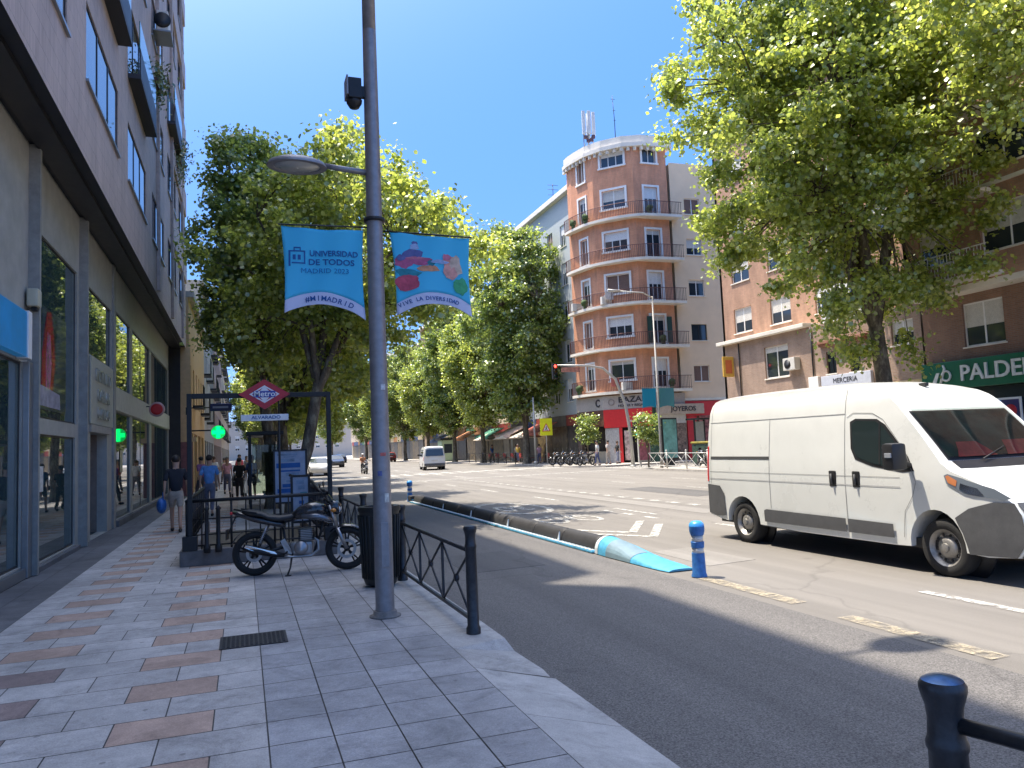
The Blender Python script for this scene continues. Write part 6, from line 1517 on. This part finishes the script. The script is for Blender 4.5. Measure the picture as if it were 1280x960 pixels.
for i, (x, y, lb) in enumerate(row): put_tree(lb, (v1, v2)[i % 2], (x, y, ZP), rz=(-.3, .4, .1, -.5, .3, 0, .5, -.2)[i], sc_=(.95, 1.05, 1.1)[i % 3])
# avenue trees beyond the crossing on the right side
big = tree_parts(55, 21.5, 2.9, 5.2, 0, 0, 300, 230, .21, .32, leafA, (.55, 1.05), hollow=.35); big2 = tree_parts(61, 19, 3.0, 4.7, 0, 0, 270, 230, .21, .3, leafB, (.55, 1.05), hollow=.35)
put_tree('tallest plane tree on the far corner, just left of the brick tower', big, (22.9, 61.0, ZP), 'avenue trees', .4)
for i, (x, y, s, lb) in enumerate([(22.6, 72.5, .93, 'second avenue tree behind the tallest one at the far corner'), (22.8, 84, .86, 'third avenue tree beyond the crossing'), (22.8, 97, .86, 'fourth avenue tree beyond the crossing, above the small white van'), (22.8, 112, .85, 'fifth avenue tree beyond the crossing'), (22.8, 130, .9, 'sixth avenue tree beyond the crossing'), (22.8, 150, .95, 'seventh avenue tree beyond the crossing'), (9, 160, 1.0, 'far tree closing the avenue on its right half'), (2.5, 150, 1.0, 'far tree closing the avenue on its left half'), (20, 185, 1.0, 'farthest tree at the right end of the avenue')]):
    put_tree(lb, (big2, big)[(i) % 2 if i else 0], (x, y, ZP if x > 21.9 else 0), 'avenue trees', 1.1*i, s)
# small tree in front of the tower's shops
sm_ = tree_parts(77, 5.4, 1.2, 1.25, 0, 0, 24, 90, .16, .07, leafA, (.35, .75), hollow=.1); put_tree('small young tree in front of the red and grey shop front', sm_, (24.6, 52.3, ZP), 'small trees', 0, .8)
put_tree('slim young tree behind the railing near the bus shelter poster', sm_, (23.1, 40.6, ZP), 'small trees', 1, .7)
# the big tree at right
pR = tree_parts(90, 24, 5.1, 7.5, -1.25, .3, 450, 290, .15, .34, leafB, (.45, 1.0), lean=(-.25, .1), fork=5.6, squash=(1.0, .86), hollow=.25, xmax=2.9)
put_tree('huge plane tree filling the upper right, in front of the brown brick building', pR, (23.3, 22.4, ZP), 'street trees')
pS = tree_parts(95, 22, 9.0, 4.2, -.6, .5, 95, 280, .15, .28, leafB, (.6, 1.1), hollow=.4)
put_tree('plane tree whose sparse branches reach in at the right edge', pS, (23.4, 13.6, ZP), 'street trees')
# ------------------------------------------------------------------ people
skinm = [mat('skin_%d' % i, c, .6, vary=.06) for i, c in enumerate([(.48, .28, .19), (.34, .19, .12)])]
def skin_obj(name, verts, edges, radii, m_, parent, sub=1, root=0):
    me = bpy.data.meshes.new(name); me.from_pydata(verts, edges, []); me.materials.append(m_)
    o = link(name, me, parent); md = o.modifiers.new('skin', 'SKIN'); md.use_smooth_shade = True
    for i, r in enumerate(radii):
        sv = me.skin_vertices[0].data[i]; sv.radius = (r, r) if isinstance(r, (int, float)) else r; sv.use_root = (i == root)
    s = o.modifiers.new('sub', 'SUBSURF'); s.levels = sub; s.render_levels = sub
    return o
def person(label, loc, rz, shirt, trousers, hair, h=1.74, stride=.28, shorts=False, bag=None, arms='walk', skin=0, group='people on the left pavement', hands=True, woman=False):
    """faces local +y (walking away from the camera when rz=0)"""
    t = thing('person', label, 'person', loc, rz, group); k = h/1.74; sk = skinm[skin]
    sh = .175 if not woman else .155
    hip = (0, 0, .93); L = []
    kn = lambda s, f: (s*.09, f*.5+.03, .50); an = lambda s, f: (s*.09, f-.02, .09 if f >= 0 else .13); toe = lambda s, f: (s*.10, f+.14, .035)
    fl, fr = stride, -stride
    V = [hip, (0, -.01, 1.12), (0, 0, 1.32), (0, -.01, 1.47), (0, .01, 1.56), (0, .02, 1.65), (0, .01, 1.715)]
    E = [(i, i+1) for i in range(6)]; Rd = [(.13, .10), (.115, .09), (.14, .095), .055, .085, .092, .06]
    def add(pts, rad, frm):
        a = frm
        for p, r in zip(pts, rad): V.append(p); Rd.append(r); E.append((a, len(V)-1)); a = len(V)-1
        return a
    for s, f in ((-1, fl), (1, fr)): add([(s*.09, 0, .86), kn(s, f), an(s, f), toe(s, f)], [.085, .055, .037, .03], 0)
    hx = []
    for s, f in ((-1, -1), (1, 1)):
        el = (s*(sh+.06), -.03+f*.06, 1.13); wr = (s*(sh+.07), .05+f*.14, .90)
        if arms == 'forward': el = (s*(sh+.04), .05, 1.14); wr = (s*.16, .30, 1.08)
        hd = (wr[0], wr[1]+.03, wr[2]-.09) if arms != 'forward' else (wr[0], wr[1]+.1, wr[2])
        add([(s*sh, 0, 1.40), el, wr, hd], [.05, .036, .024, .028], 2); hx.append((wr, hd))
    body = skin_obj('body', [tuple(c*k for c in p) for p in V], E, [(a*k, b*k) if isinstance(a, (int, float)) and False else ((r[0]*k, r[1]*k) if isinstance(r, tuple) else r*k) for r in Rd for a, b in ((0, 0),)], sk, t)
    if hands:
        for wr, hd in hx:
            m = MB(); d = (Vector(hd)-Vector(wr)).normalized(); sx = Vector((0, 1, 0)) if abs(d.y) < .9 else Vector((1, 0, 0))
            for q in range(4):
                b0 = Vector(hd)+sx*(-.027+.018*q); ln = (.06, .07, .075, .06)[q]
                m.tube([b0*k, (b0+d*ln*.5+Vector((0, .004, 0)))*k, (b0+d*ln+Vector((0, .015, 0)))*k], [.009, .008, .006], 6)
            b0 = Vector(wr).lerp(Vector(hd), .45)+sx*.025; m.tube([b0*k, (b0+sx*.025+d*.03)*k, (b0+sx*.03+d*.055)*k], [.010, .009, .007], 6)
            m.build('fingers', sk, t, smooth=60)
    # clothes
    S = [(0, 0, .84), (0, -.01, 1.08), (0, 0, 1.32), (0, -.005, 1.44)]; E2 = [(0, 1), (1, 2), (2, 3)]; R2 = [(.168, .135), (.15, .122), (.172, .125), (.085, .07)]
    for s, f in ((-1, -1), (1, 1)):
        a = 2; el = (s*(sh+.055), -.03+f*.05, 1.16) if arms != 'forward' else (s*(sh+.04), .04, 1.17)
        for p, r in (((s*sh, 0, 1.40), .07), (el, .058)): S.append(p); R2.append(r); E2.append((a, len(S)-1)); a = len(S)-1
    skin_obj('shirt', [tuple(c*k for c in p) for p in S], E2, [((r[0]*k, r[1]*k) if isinstance(r, tuple) else r*k) for r in R2], shirt, t)
    S = [(0, 0, 1.04), (0, 0, .88)]; E2 = [(0, 1)]; R2 = [(.15, .115), (.15, .12)]
    for s, f in ((-1, fl), (1, fr)):
        a = 1; pts = [((s*.09, .0, .80), .1), (tuple(np.array(kn(s, f))+np.array([0, 0, .04 if shorts else 0])), .078 if shorts else .072)]
        if not shorts: pts.append((tuple(np.array(an(s, f))+np.array([0, 0, .03])), .058))
        for p, r in pts: S.append(tuple(p)); R2.append(r); E2.append((a, len(S)-1)); a = len(S)-1
    skin_obj('trousers', [tuple(float(c)*k for c in p) for p in S], E2, [((r[0]*k, r[1]*k) if isinstance(r, tuple) else r*k) for r in R2], trousers, t)
    for s, f in ((-1, fl), (1, fr)):
        m = MB(); a = an(s, f); m.ball((a[0]*k, (a[1]+.07)*k, .045), .06, .75, 2.2, .8); m.build('shoe', black, t)
    m = MB(); m.ball((0, (.005)*k, 1.675*k), .105, .88, 1.0, .95, 3, .03); 
    for v in m.bm.verts:
        if v.co.y > .05*k and v.co.z < 1.70*k: v.co.y = .05*k
    if woman: m.ball((0, -.05*k, 1.55*k), .07, 1.1, .7, 1.6, 2, .05)
    m.build('hair', hair, t, smooth=60)
    m = MB(); m.ball((0, .105*k, 1.63*k), .016, .8, 1, 1.4)
    for s in (-1, 1): m.ball((s*.088*k, .015*k, 1.64*k), .02, .45, .8, 1.2)
    m.build('face_details', sk, t)
    if bag == 'tote':
        m = MB(); x, y = -(sh+.10)*k, -.02; m.ball((x-.03, y, .62*k), .2, .55, 1.0, .9, 3, .02); m.tube([(x, y-.12, .74*k), (x, y-.02, .92*k), (x, y+.1, .74*k)], .012, 6); o = m.build('held_bag', mat('bag_blue', (.02, .12, .38), .5, vary=.4, scale=10), None, loc, rz); tag(o, 'blue bag hanging from the hand of the man in the black shirt', 'bag'); o.name = 'shopping_bag'
    if bag == 'back':
        m = MB(); m.box(-.15, .15, -.30, -.125, 1.02*k, 1.45*k, .06); o = m.build('backpack', mat('backpack_blue', (.03, .22, .60), .6, vary=.3), None, loc, rz, smooth=50); tag(o, 'bright blue backpack worn by a walker beyond the metro stairs', 'backpack')
        m = MB(); m.box(-.1, .1, -.33, -.295, 1.06*k, 1.24*k, .02); m.build('pocket', mat('backpack_pocket', (.02, .14, .42), .6), o)
    return t
def cloth(n, c): return mat('cloth_'+n, c, .85, vary=.25, scale=9, bump=.2, bscale=30)
hb = mat('hair_dark', (.02, .015, .012), .6, vary=.3); hg = mat('hair_grey', (.18, .16, .15), .7); hbr = mat('hair_brown', (.07, .04, .025), .6)
person('man in black shirt and pale shorts walking away along the shop fronts', (-1.48, 19.3, ZP), R(3), cloth('black', (.018, .02, .028)), cloth('beige', (.40, .33, .26)), hb, 1.74, .26, True, 'tote')
person('person in a light blue shirt walking away beside the metro portal', (-.93, 23.7, ZP), R(-4), cloth('lightblue', (.12, .30, .62)), cloth('greyblue', (.13, .14, .19)), hb, 1.73, .22)
person('walker with a blue backpack beyond the metro stairs', (.30, 30.5, ZP), R(6), cloth('navy', (.04, .07, .16)), cloth('dark', (.03, .03, .04)), hbr, 1.68, .2, True, 'back', woman=True)
far = [(-.15, 31.2, 'person in a black top pushing a pram beyond the metro stairs', 'black2', (.02, .02, .022), (.03, .03, .035), 'forward'), (-.7, 37, 'person in a pink top farther along the left pavement', 'pink', (.55, .28, .32), (.10, .10, .14), 'walk'), (-1.4, 41, 'person in a white top farther along the left pavement', 'white', (.65, .62, .60), (.20, .18, .2), 'walk'),
       (-.2, 44, 'person in a red top in the distance on the left pavement', 'red', (.45, .06, .08), (.05, .06, .10), 'walk'), (-1.1, 50, 'person in a cream jacket in the distance on the left pavement', 'cream', (.55, .48, .38), (.09, .08, .08), 'walk'), (.2, 55, 'person in a grey top in the distance on the left pavement', 'grey', (.25, .25, .27), (.04, .04, .06), 'walk'), (-1.6, 33, 'person in a purple top close to the ochre building', 'purple', (.22, .10, .25), (.08, .07, .08), 'walk')]
for i, (x, y, lb, n, c, tr_, ar) in enumerate(far): person(lb, (x, y, ZP), R(180*(i % 2)+8*i), cloth(n, c), cloth(n+'_t', tr_), (hb, hg, hbr)[i % 3], 1.6+.05*(i % 4), .2, False, None, ar, i % 2, hands=False, woman=bool(i % 2))
ac = [(24.6, 48.9, 'person in light clothes standing in the red shop doorway', 'ivory', (.50, .46, .42), (.30, .28, .26)), (24.6, 41.2, 'person in a grey blue shirt near the bus stop poster', 'steel', (.22, .27, .36), (.06, .06, .08)), (21.0, 84, 'person in dark clothes by the kerb beyond the small white van', 'midnight', (.02, .03, .06), (.03, .03, .05)), (24.5, 68, 'person in a white shirt at the terrace beyond the crossing', 'white2', (.60, .60, .60), (.08, .08, .1))]
for i, (x, y, lb, n, c, tr_) in enumerate(ac): person(lb, (x, y, ZP if x > 21.9 else 0), R(90*i+20), cloth(n, c), cloth(n+'_t', tr_), hb, 1.7, .1, False, None, 'walk', i % 2, 'people across the road', False)
# pram
t = thing('pram', 'black pram pushed along the left pavement', 'pram', (-.2, 31.85, ZP), R(8))
m = MB(); m.box(-.2, .2, -.05, .4, .5, .72, .06); m.ball((0, .30, .78), .24, .9, .9, .9); m.build('seat', black, t, smooth=50); m = MB(); m.tube([(-.22, -.35, 1.0), (-.22, .35, .15)], .014, 6); m.tube([(.22, -.35, 1.0), (.22, .35, .15)], .014, 6); m.tube([(-.22, -.35, 1.0), (.22, -.35, 1.0)], .016, 6); m.tube([(-.22, 0, .58), (-.22, -.25, .12)], .012, 6); m.tube([(.22, 0, .58), (.22, -.25, .12)], .012, 6); m.build('frame', steel, t)
for x in (-.25, .25):
    for y in (.36, -.26): m = MB(); m.lathe([(0, -.02), (.11, -.02), (.12, 0), (.11, .02), (0, .02)], axis='x', c0=(x, y, .12), n=16); m.build('wheel', rubber, t)

# ------------------------------------------------------------------ more street furniture
# pharmacy cross with street sign behind the portal
t = thing('pharmacy_cross', 'glowing green pharmacy cross sticking out over the left pavement', 'pharmacy sign', (-2.3, 37.8, 3.05))
grn = mat('green_light', (.0, .75, .12), .4, emit=.9, vary=.05)
m = MB(); m.box(-.0, .9, -.05, .05, -.03, .03); m.build('arm', dark, t)
m = MB(); m.lathe([(0, -.09), (.31, -.09), (.31, .09), (0, .09)], axis='y', c0=(1.22, 0, -.1), n=28); m.build('housing', mat('green_housing', (.0, .45, .08), .5, emit=.35), t)
m = MB(); m.box(1.13, 1.31, -.10, -.091, -.37, .17); m.box(.95, 1.1299, -.10, -.091, -.19, -.01); m.box(1.3101, 1.49, -.10, -.091, -.19, -.01); m.build('cross', grn, t)
t = thing('street_name_sign', 'dark blue sign plate above the green cross', 'sign', (-.9, 36.0, 4.0))
m = MB(); m.box(-.45, .45, -.03, .03, -.17, .17, .02); m.build('plate', mat('sign_navy', (.02, .03, .12), .4), t); m = MB(); m.box(-.35, .3, -.036, -.031, -.04, .05); m.build('lettering_bar', mat('sign_soft', (.25, .30, .45), .5), t)
m = MB(); m.tube([(-1.45, 0, 0), (-.45, 0, 0)], .03, 6); m.tube([(-1.42, 0, .0), (-1.42, 0, -.3)], .03, 6); m.build('bracket', dark, t)
# bus shelter
t = thing('bus_shelter', 'dark framed glass bus shelter on the left pavement beyond the metro stairs', 'bus shelter', (1.05, 24.8, ZP))
m = MB()
for x, y in ((-.85, 0), (.0, 0), (-.85, 3.2), (.0, 3.2)): m.box(x-.04, x+.04, y-.04, y+.04, 0, 2.3)
m.build('posts', mrail, t); m = MB(); m.box(-.95, .15, -.1, 3.3, 2.3, 2.42, .02); m.build('roof', mrail, t)
m = MB(); m.box(-.80, -.05, -.01, .01, .5, 2.0); m.build('end_panel', thinglass('shelter_glass', (.55, .62, .55), 1.5), t); m = MB(); m.box(-.05, -.03, .1, 3.1, .3, 2.1); m.build('back_panel', thinglass('shelter_glass', (.55, .62, .55), 1.5), t)
m = MB(); m.box(-.45, -.12, .4, 2.8, .42, .46); m.build('bench', steel, t)
# traffic light mast across the road
def tl_head(par, loc, lit, n=3, face=-1):
    m = MB(); m.box(-.16, .16, -.12, .12, -.5, .5, .03)
    for z in (-.32, 0, .32): m.tube([(0, face*.12, z+.0), (0, face*.26, z-.01)], .12, 14, cap=False)
    h = m.build('signal_head', black, par, loc)
    for i, z in enumerate((.32, 0, -.32)):
        m = MB(); m.lathe([(0, 0), (.10, 0), (.10, .006), (0, .006)], axis='y', c0=(0, face*.128, z), n=18)
        c = [(.30, .02, .02), (.25, .14, .02), (.02, .12, .05)][i]
        m.build('lens', mat('lens_%d%s' % (i, 'on' if i == lit else ''), c if i != lit else [(.9, .05, .03), (.9, .5, .05), (.02, .85, .35)][i], .3, emit=2. if i == lit else None), h)
    return h
galv = mat('galvanised', (.48, .47, .44), .5, .5, vary=.12)
t = thing('traffic_light', 'pale mast with long curved arm holding a traffic light over the far road', 'traffic light', (24.6, 45.3, .0), 0, 'traffic lights')
m = MB(); m.tube([(0, 0, 0), (-.1, 0, 2.5), (-.35, 0, 4.2), (-1.0, 0, 5.9), (-1.9, .0, 6.65), (-3.0, 0, 6.82), (-5.2, 0, 6.85)], [.13, .11, .1, .09, .08, .07, .05], 12); m.lathe([(0, 0), (.2, 0), (.2, .12), (0, .12)], n=16); m.build('mast', galv, t)
tl_head(t, (-5.4, -.0, 6.45), 0); tl_head(t, (.28, -.05, 2.5), 2)
m = MB(); m.box(-4.9, -3.6, -.02, .02, 6.4, 6.72); m.build('backing_board', mat('board_red', (.45, .2, .15), .6, vary=.5, scale=6), t)
# second lamp post with two banners across
t = thing('street_lamp', 'far street lamp with small blue banners in front of the tower shops', 'street lamp', (22.7, 38.4, ZP), 0)
m = MB(); m.tube([(0, 0, 0), (0, 0, .5), (0, 0, 10.0)], [.10, .075, .045], 12); m.build('pole', mat('pole_weathered', (.30, .29, .27), .55, .4, vary=.2), t)
m = MB(); m.tube([(0, 0, 9.9), (-.6, 0, 10.2), (-2.2, 0, 10.25)], [.05, .04, .035], 8); m.build('arm', galv, t); m = MB(); m.tube([(-2.1, 0, 10.25), (-2.9, 0, 10.27)], .08, 8); m.build('lamp_head', galv, t)
m = MB(); m.box(-.05, .05, -.3, .3, 4.62, 4.66); m.box(-1.05, 1.15, -.015, .015, 4.64, 4.66); m.build('banner_bar', galv, t)
for s, lb in ((-1, 'small plain blue banner left of the far street lamp'), (1, 'small blue and grey banner right of the far street lamp')):
    m = MB(); n = 8
    for i in range(n):
        for j in range(n):
            f = lambda u, v: (s*(.1+.95*u), .06*math.sin(u*4+v*2), 4.6-v*(1.15-.12*math.sin(math.pi*u)))
            m.face([f(i/n, j/n), f((i+1)/n, j/n), f((i+1)/n, (j+1)/n), f(i/n, (j+1)/n)])
    o = m.build('banner', clothmat('banner_far_%d' % s, (.02, .33, .50) if s < 0 else (.10, .30, .36)), None, (22.7, 38.4, ZP)); o.modifiers.new('s', 'SOLIDIFY').thickness = .006; tag(o, lb, 'banner', 'banners on the lamp posts')
# advertising panel / bus stop
t = thing('advertising_panel', 'tall dark framed poster panel with teal picture across the road', 'advertising panel', (24.1, 41.0-1.2, ZP), R(20))
m = MB(); m.box(-.72, .72, -.12, .12, .35, 2.9, .03); m.box(-.35, .35, -.1, .1, 0, .349); m.build('frame', dark, t); m = MB(); m.box(-.62, .62, -.135, -.121, .5, 2.8); m.build('poster', mat('ad_teal', (.14, .36, .36), .3, vary=.6, scale=1.6), t)
t = thing('bus_stop_shelter', 'narrow glass shelter panel beside the teal poster across the road', 'bus shelter', (25.7, 38.9, ZP), R(20))
m = MB(); m.box(-.5, -.44, -.05, .05, 0, 2.7); m.box(.44, .5, -.05, .05, 0, 2.7); m.box(-.5, .5, -.4, .6, 2.7, 2.8, .01); m.build('frame', dark, t); m = MB(); m.box(-.43, .43, -.01, .01, .3, 2.6); m.build('panel', mat('shelter_greyglass', (.30, .34, .38), .2), t)
t = thing('poster_stand', 'small pink poster stand by the far lamp post', 'poster', (23.4, 41.6, ZP), R(15))
m = MB(); m.box(-.5, .5, -.05, .05, .3, 2.1, .02); m.box(-.4, -.3, -.04, .04, 0, .3); m.box(.3, .4, -.04, .04, 0, .3); m.build('frame', offwhite, t); m = MB(); m.box(-.44, .44, -.06, -.051, .4, 2.0); m.build('poster', mat('poster_rose', (.50, .16, .22), .5, vary=.6, scale=4), t)
# pale railing on the far kerb
t0 = thing('kerb_railing', 'first panel of pale X braced railing along the far right kerb', 'railing', (22.45, 33.4, ZP), R(90), 'pale railings on the far kerb')
def railing_parts(t, L=2.0):
    m = MB(); m.tube([(0, 0, 0), (0, 0, .95)], .045, 8); m.ball((0, 0, .98), .06); m.build('post', galv, t)
    m = MB(); m.tube([(0, 0, .85), (L, 0, .85)], .025, 6); m.tube([(0, 0, .15), (L, 0, .15)], .02, 6); m.build('rails', galv, t)
    m = MB(); m.tube([(0, 0, .15), (L/2, 0, .85), (L, 0, .15)], .016, 6); m.tube([(0, 0, .85), (L/2, 0, .15), (L, 0, .85)], .016, 6); m.build('cross_braces', galv, t)
railing_parts(t0)
for i, lb in enumerate(('second panel of pale railing, beside the far lamp post', 'third panel of pale railing, nearest the side street')): dup(t0, (22.45, 35.4+2*i, ZP), R(90), lb)
t0 = thing('terrace_railing', 'first low dark railing panel at the terrace under the avenue trees', 'railing', (22.4, 62.5, ZP), R(90), 'terrace railings under the avenue trees')
m = MB(); m.tube([(0, 0, 0), (0, 0, 1.0)], .04, 6); m.build('post', dark, t0)
m = MB(); m.tube([(0, 0, .95), (2.4, 0, .95)], .025, 6); m.tube([(0, 0, .2), (2.4, 0, .2)], .02, 6); m.tube([(0, 0, .2), (2.4, 0, .95)], .015, 6); m.tube([(0, 0, .95), (2.4, 0, .2)], .015, 6); m.build('rails', dark, t0)
for i in range(6): dup(t0, (22.4, 64.9+2.4*i, ZP), R(90), ('second', 'third', 'fourth', 'fifth', 'sixth', 'last')[i]+' low dark railing panel at the terrace, counting away from the crossing')
# yellow sign
t = thing('warning_sign', 'bright yellow square crossing warning sign on a post at the far corner', 'road sign', (22.6, 55.6, ZP))
m = MB(); m.tube([(0, 0, 0), (0, 0, 3.6)], .04, 8); m.build('post', galv, t)
m = MB(); m.box(-.52, .52, -.08, -.045, 2.3, 3.65, .02); m.build('panel', mat('fluo_yellow', (.78, .80, .02), .5, vary=.05), t)
m = MB(); m.slab([(-.36, -.085, 2.62), (.36, -.085, 2.62), (0, -.085, 3.28)], (0, .004, 0)); m.build('triangle', red, t)
m = MB(); m.slab([(-.26, -.09, 2.68), (.26, -.09, 2.68), (0, -.09, 3.17)], (0, .004, 0)); m.build('triangle_inner', white, t)
m = MB(); m.ball((0, -.095, 3.0), .04, 1, .3, 1); m.slab([(-.06, -.095, 2.94), (.05, -.095, 2.94), (.03, -.095, 2.82), (.12, -.095, 2.70), (.05, -.095, 2.70), (-.02, -.095, 2.8), (-.1, -.095, 2.70), (-.16, -.095, 2.70), (-.05, -.095, 2.84)], (0, .003, 0)); m.build('pictogram', black, t)
t = thing('signal_post', 'thin pale post left of the yellow warning sign', 'post', (22.4, 57.6, ZP)); m = MB(); m.tube([(0, 0, 0), (0, 0, 5.5)], [.09, .06], 10); m.build('post', galv, t); m = MB(); m.lathe([(0, 0), (.16, 0), (.15, .25), (0, .3)], n=14); m.build('base', galv, t); m = MB(); m.lathe([(.06, 5.5), (.08, 5.5), (.06, 5.6), (0, 5.62)], n=12); m.build('cap', dark, t)
# parked motorbikes in front of the corner, copies of the near one
mlab = ['first parked motorbike in the row before the corner shops', 'second parked motorbike in the corner row', 'third parked motorbike in the corner row', 'last parked motorbike in the corner row, nearest the yellow sign']
for i, lb in enumerate(mlab): dup(moto, (23.1-.12*i+.5, 49.5+1.15*i, ZP), R(200-8*i), lb, 'parked motorcycles')
dup(moto, (23.6, 35.2, ZP), R(75), 'parked motorbike behind the pale railing on the right kerb', 'parked motorcycles')
dup(moto, (23.8, 34.0, ZP), R(80), 'parked motorbike behind the pale railing, closest to the white van', 'parked motorcycles')
# motorcyclist in the distance
rider = dup(moto, (9.0, 60.6, 0), R(-90), 'motorcycle with rider coming along the distant road', 'motorcycles on the road'); 
t = person('motorcyclist in an orange top riding in the distance', (9.0, 61.3, .0), R(180), cloth('orange', (.50, .20, .08)), cloth('dark4', (.03, .03, .04)), white, 1.70, .05, False, None, 'forward', 0, 'people on the road', False)
t.location.z = -.12
# awnings and terrace furniture under the avenue trees
for i, (y, c, lb) in enumerate([(60, (.45, .12, .08), 'dark red awning next to the tower under the trees'), (67, (.62, .45, .38), 'pale pink awning under the avenue trees'), (74, (.05, .20, .13), 'green awning under the avenue trees'), (83, (.50, .22, .10), 'orange awning farther up under the avenue trees'), (95, (.10, .16, .32), 'blue awning far up the avenue')]):
    t = thing('shop_awning', lb, 'awning', (25.3, y, 0), 0, 'awnings along the avenue')
    m = MB(); m.slab([(0.15, 0, 3.6), (-1.7, 0, 2.75), (-1.7, 0, 2.5), (-1.66, 0, 2.5), (-1.66, 0, 2.71), (.15, 0, 3.54)], (0, 4.6, 0)); m.build('canvas', mat('awning_%d' % i, c, .8, vary=.1), t)
    m = MB(); m.tube([(-1.68, .05, 2.6), (.1, .05, 3.0)], .02, 6); m.tube([(-1.68, 4.5, 2.6), (.1, 4.5, 3.0)], .02, 6); m.build('arms', galv, t)
t0 = thing('terrace_parasol', 'cream parasol nearest the crossing on the terrace', 'parasol', (24.2, 64.5, ZP), 0, 'terrace parasols')
m = MB(); m.lathe([(0, 0), (.25, 0), (.25, .06), (.03, .08), (.03, 2.9), (0, 2.9)], n=12); m.build('pole', dark, t0)
m = MB(); m.lathe([(1.6, 2.25), (1.62, 2.3), (.05, 2.95), (0, 2.95)], n=8, smooth=False); m.build('canopy', mat('canopy_cream', (.60, .52, .42), .8), t0)
dup(t0, (24.4, 69.5, ZP), .3, 'middle cream parasol on the terrace'); dup(t0, (24.3, 76, ZP), .6, 'cream parasol farthest from the crossing on the terrace')
# litter of small pavement things
t = thing('kiosk', 'pale green kiosk beside the road beyond the crossing', 'kiosk', (23.6, 91, ZP)); m = MB(); m.box(-.8, .8, -1, 1, 0, 2.6, .05); m.build('cabin', mat('kiosk_green', (.42, .55, .38), .6), t); m = MB(); m.box(-1.0, 1.0, -1.2, 1.2, 2.6, 2.85, .04); m.build('roof', dark, t); m = MB(); m.box(-.5, .5, -1.02, -1.001, 1.0, 2.1); m.build('window', dglass, t)
t = thing('waste_container', 'dark container on the far right pavement behind the pale railing', 'container', (24.8, 36.8, ZP)); m = MB(); m.box(-.5, .5, -.9, .9, .15, 1.3, .08); m.build('body', mat('container_green', (.04, .08, .06), .5), t); m = MB(); m.box(-.55, .55, -.95, .95, 1.3, 1.42, .05); m.build('lid', mat('container_lid', (.30, .25, .05), .5), t)
for s in (-.7, .7): m = MB(); m.lathe([(0, -.03), (.09, -.03), (.09, .03), (0, .03)], axis='x', c0=(-.4, s, .09), n=12); m.build('wheel', rubber, t)

# cafe terrace under the avenue trees and a few more passers-by
tb = thing('cafe_table', 'round steel cafe table on the terrace, nearest the crossing', 'table', (24.9, 58.6, ZP), 0, 'cafe tables on the terrace')
m = MB(); m.lathe([(0, .72), (.36, .72), (.36, .75), (0, .75)], n=18); m.build('tabletop', steel, tb); m = MB(); m.lathe([(0, 0), (.22, 0), (.22, .03), (.03, .05), (.03, .72), (0, .72)], n=12); m.build('pedestal', dark, tb)
ch = thing('cafe_chair', 'red cafe chair at the table nearest the crossing', 'chair', (24.2, 58.7, ZP), R(90), 'cafe chairs on the terrace')
cm = mat('chair_red', (.42, .06, .05), .5, vary=.2)
m = MB(); m.box(-.22, .22, -.22, .22, .43, .47, .01); m.build('seat', cm, ch); m = MB(); m.box(-.22, .22, .19, .22, .55, .88, .01); m.build('backrest', cm, ch)
for a in (-.2, .2):
    for b_ in (-.2, .2): m = MB(); m.tube([(a, b_, 0), (a, b_, .43 if b_ < 0 else .88)], .013, 6); m.build('leg', steel, ch)
ords = ['second', 'third', 'fourth', 'fifth', 'sixth', 'seventh', 'last']
for i in range(7):
    y = 60.9+2.3*i; dup(tb, (24.9, y, ZP), 0, ords[i]+' round cafe table on the terrace, counting away from the crossing'); dup(ch, (24.2, y+.1, ZP), R(80+9*i), ords[i]+' red cafe chair on the terrace, counting away from the crossing')
more = [(23.6, 59.8, 'person in a pink shirt standing by the first terrace tables', 'rose', (.55, .30, .34), (.12, .12, .2)), (25.4, 62.6, 'person in a dark green top at the terrace tables', 'moss', (.08, .14, .08), (.05, .05, .06)), (24.0, 66.2, 'person in a yellow top among the terrace parasols', 'mustard', (.55, .42, .08), (.10, .12, .2)), (23.7, 73, 'person in blue farther along the terrace', 'cobalt', (.05, .14, .42), (.10, .09, .08)), (25.6, 51.0-1.6, 'person in a black top by the grey shutter of the red shop', 'coal', (.03, .03, .03), (.18, .2, .28)), (25.2, 36.2, 'person in a red top behind the pale railing on the right kerb', 'crimson', (.45, .05, .06), (.06, .06, .09)), (23.2, 45.6+2.2, 'person in a white top waiting at the far crossing', 'chalk', (.65, .64, .6), (.08, .1, .2))]
for i, (x, y, lb, n, c, tr_) in enumerate(more): person(lb, (x, y, ZP), R(67*i), cloth(n, c), cloth(n+'_t', tr_), (hb, hbr, hg)[i % 3], 1.62+.04*(i % 4), .14, False, None, 'walk', i % 2, 'people across the road', False, woman=bool(i % 2))

# small notices on the shop glass
for y, z, w_, h_, c, lb in ((14.3, 1.35, .3, .42, (.62, .60, .55), 'small white notice stuck on the lower shop window'), (10.6, 1.5, .25, .25, (.55, .12, .10), 'small red sticker on the nearest shop door'), (23.0, 1.5, .45, .6, (.58, .52, .3), 'pale yellow notice on the glass past the doorway')):
    m = MB(); m.box(XW-.032, XW-.029, y, y+w_, z, z+h_); o = m.build('window_notice', mat('notice_%d' % int(y), c, .6, vary=.35, scale=14)); tag(o, lb, 'notice')
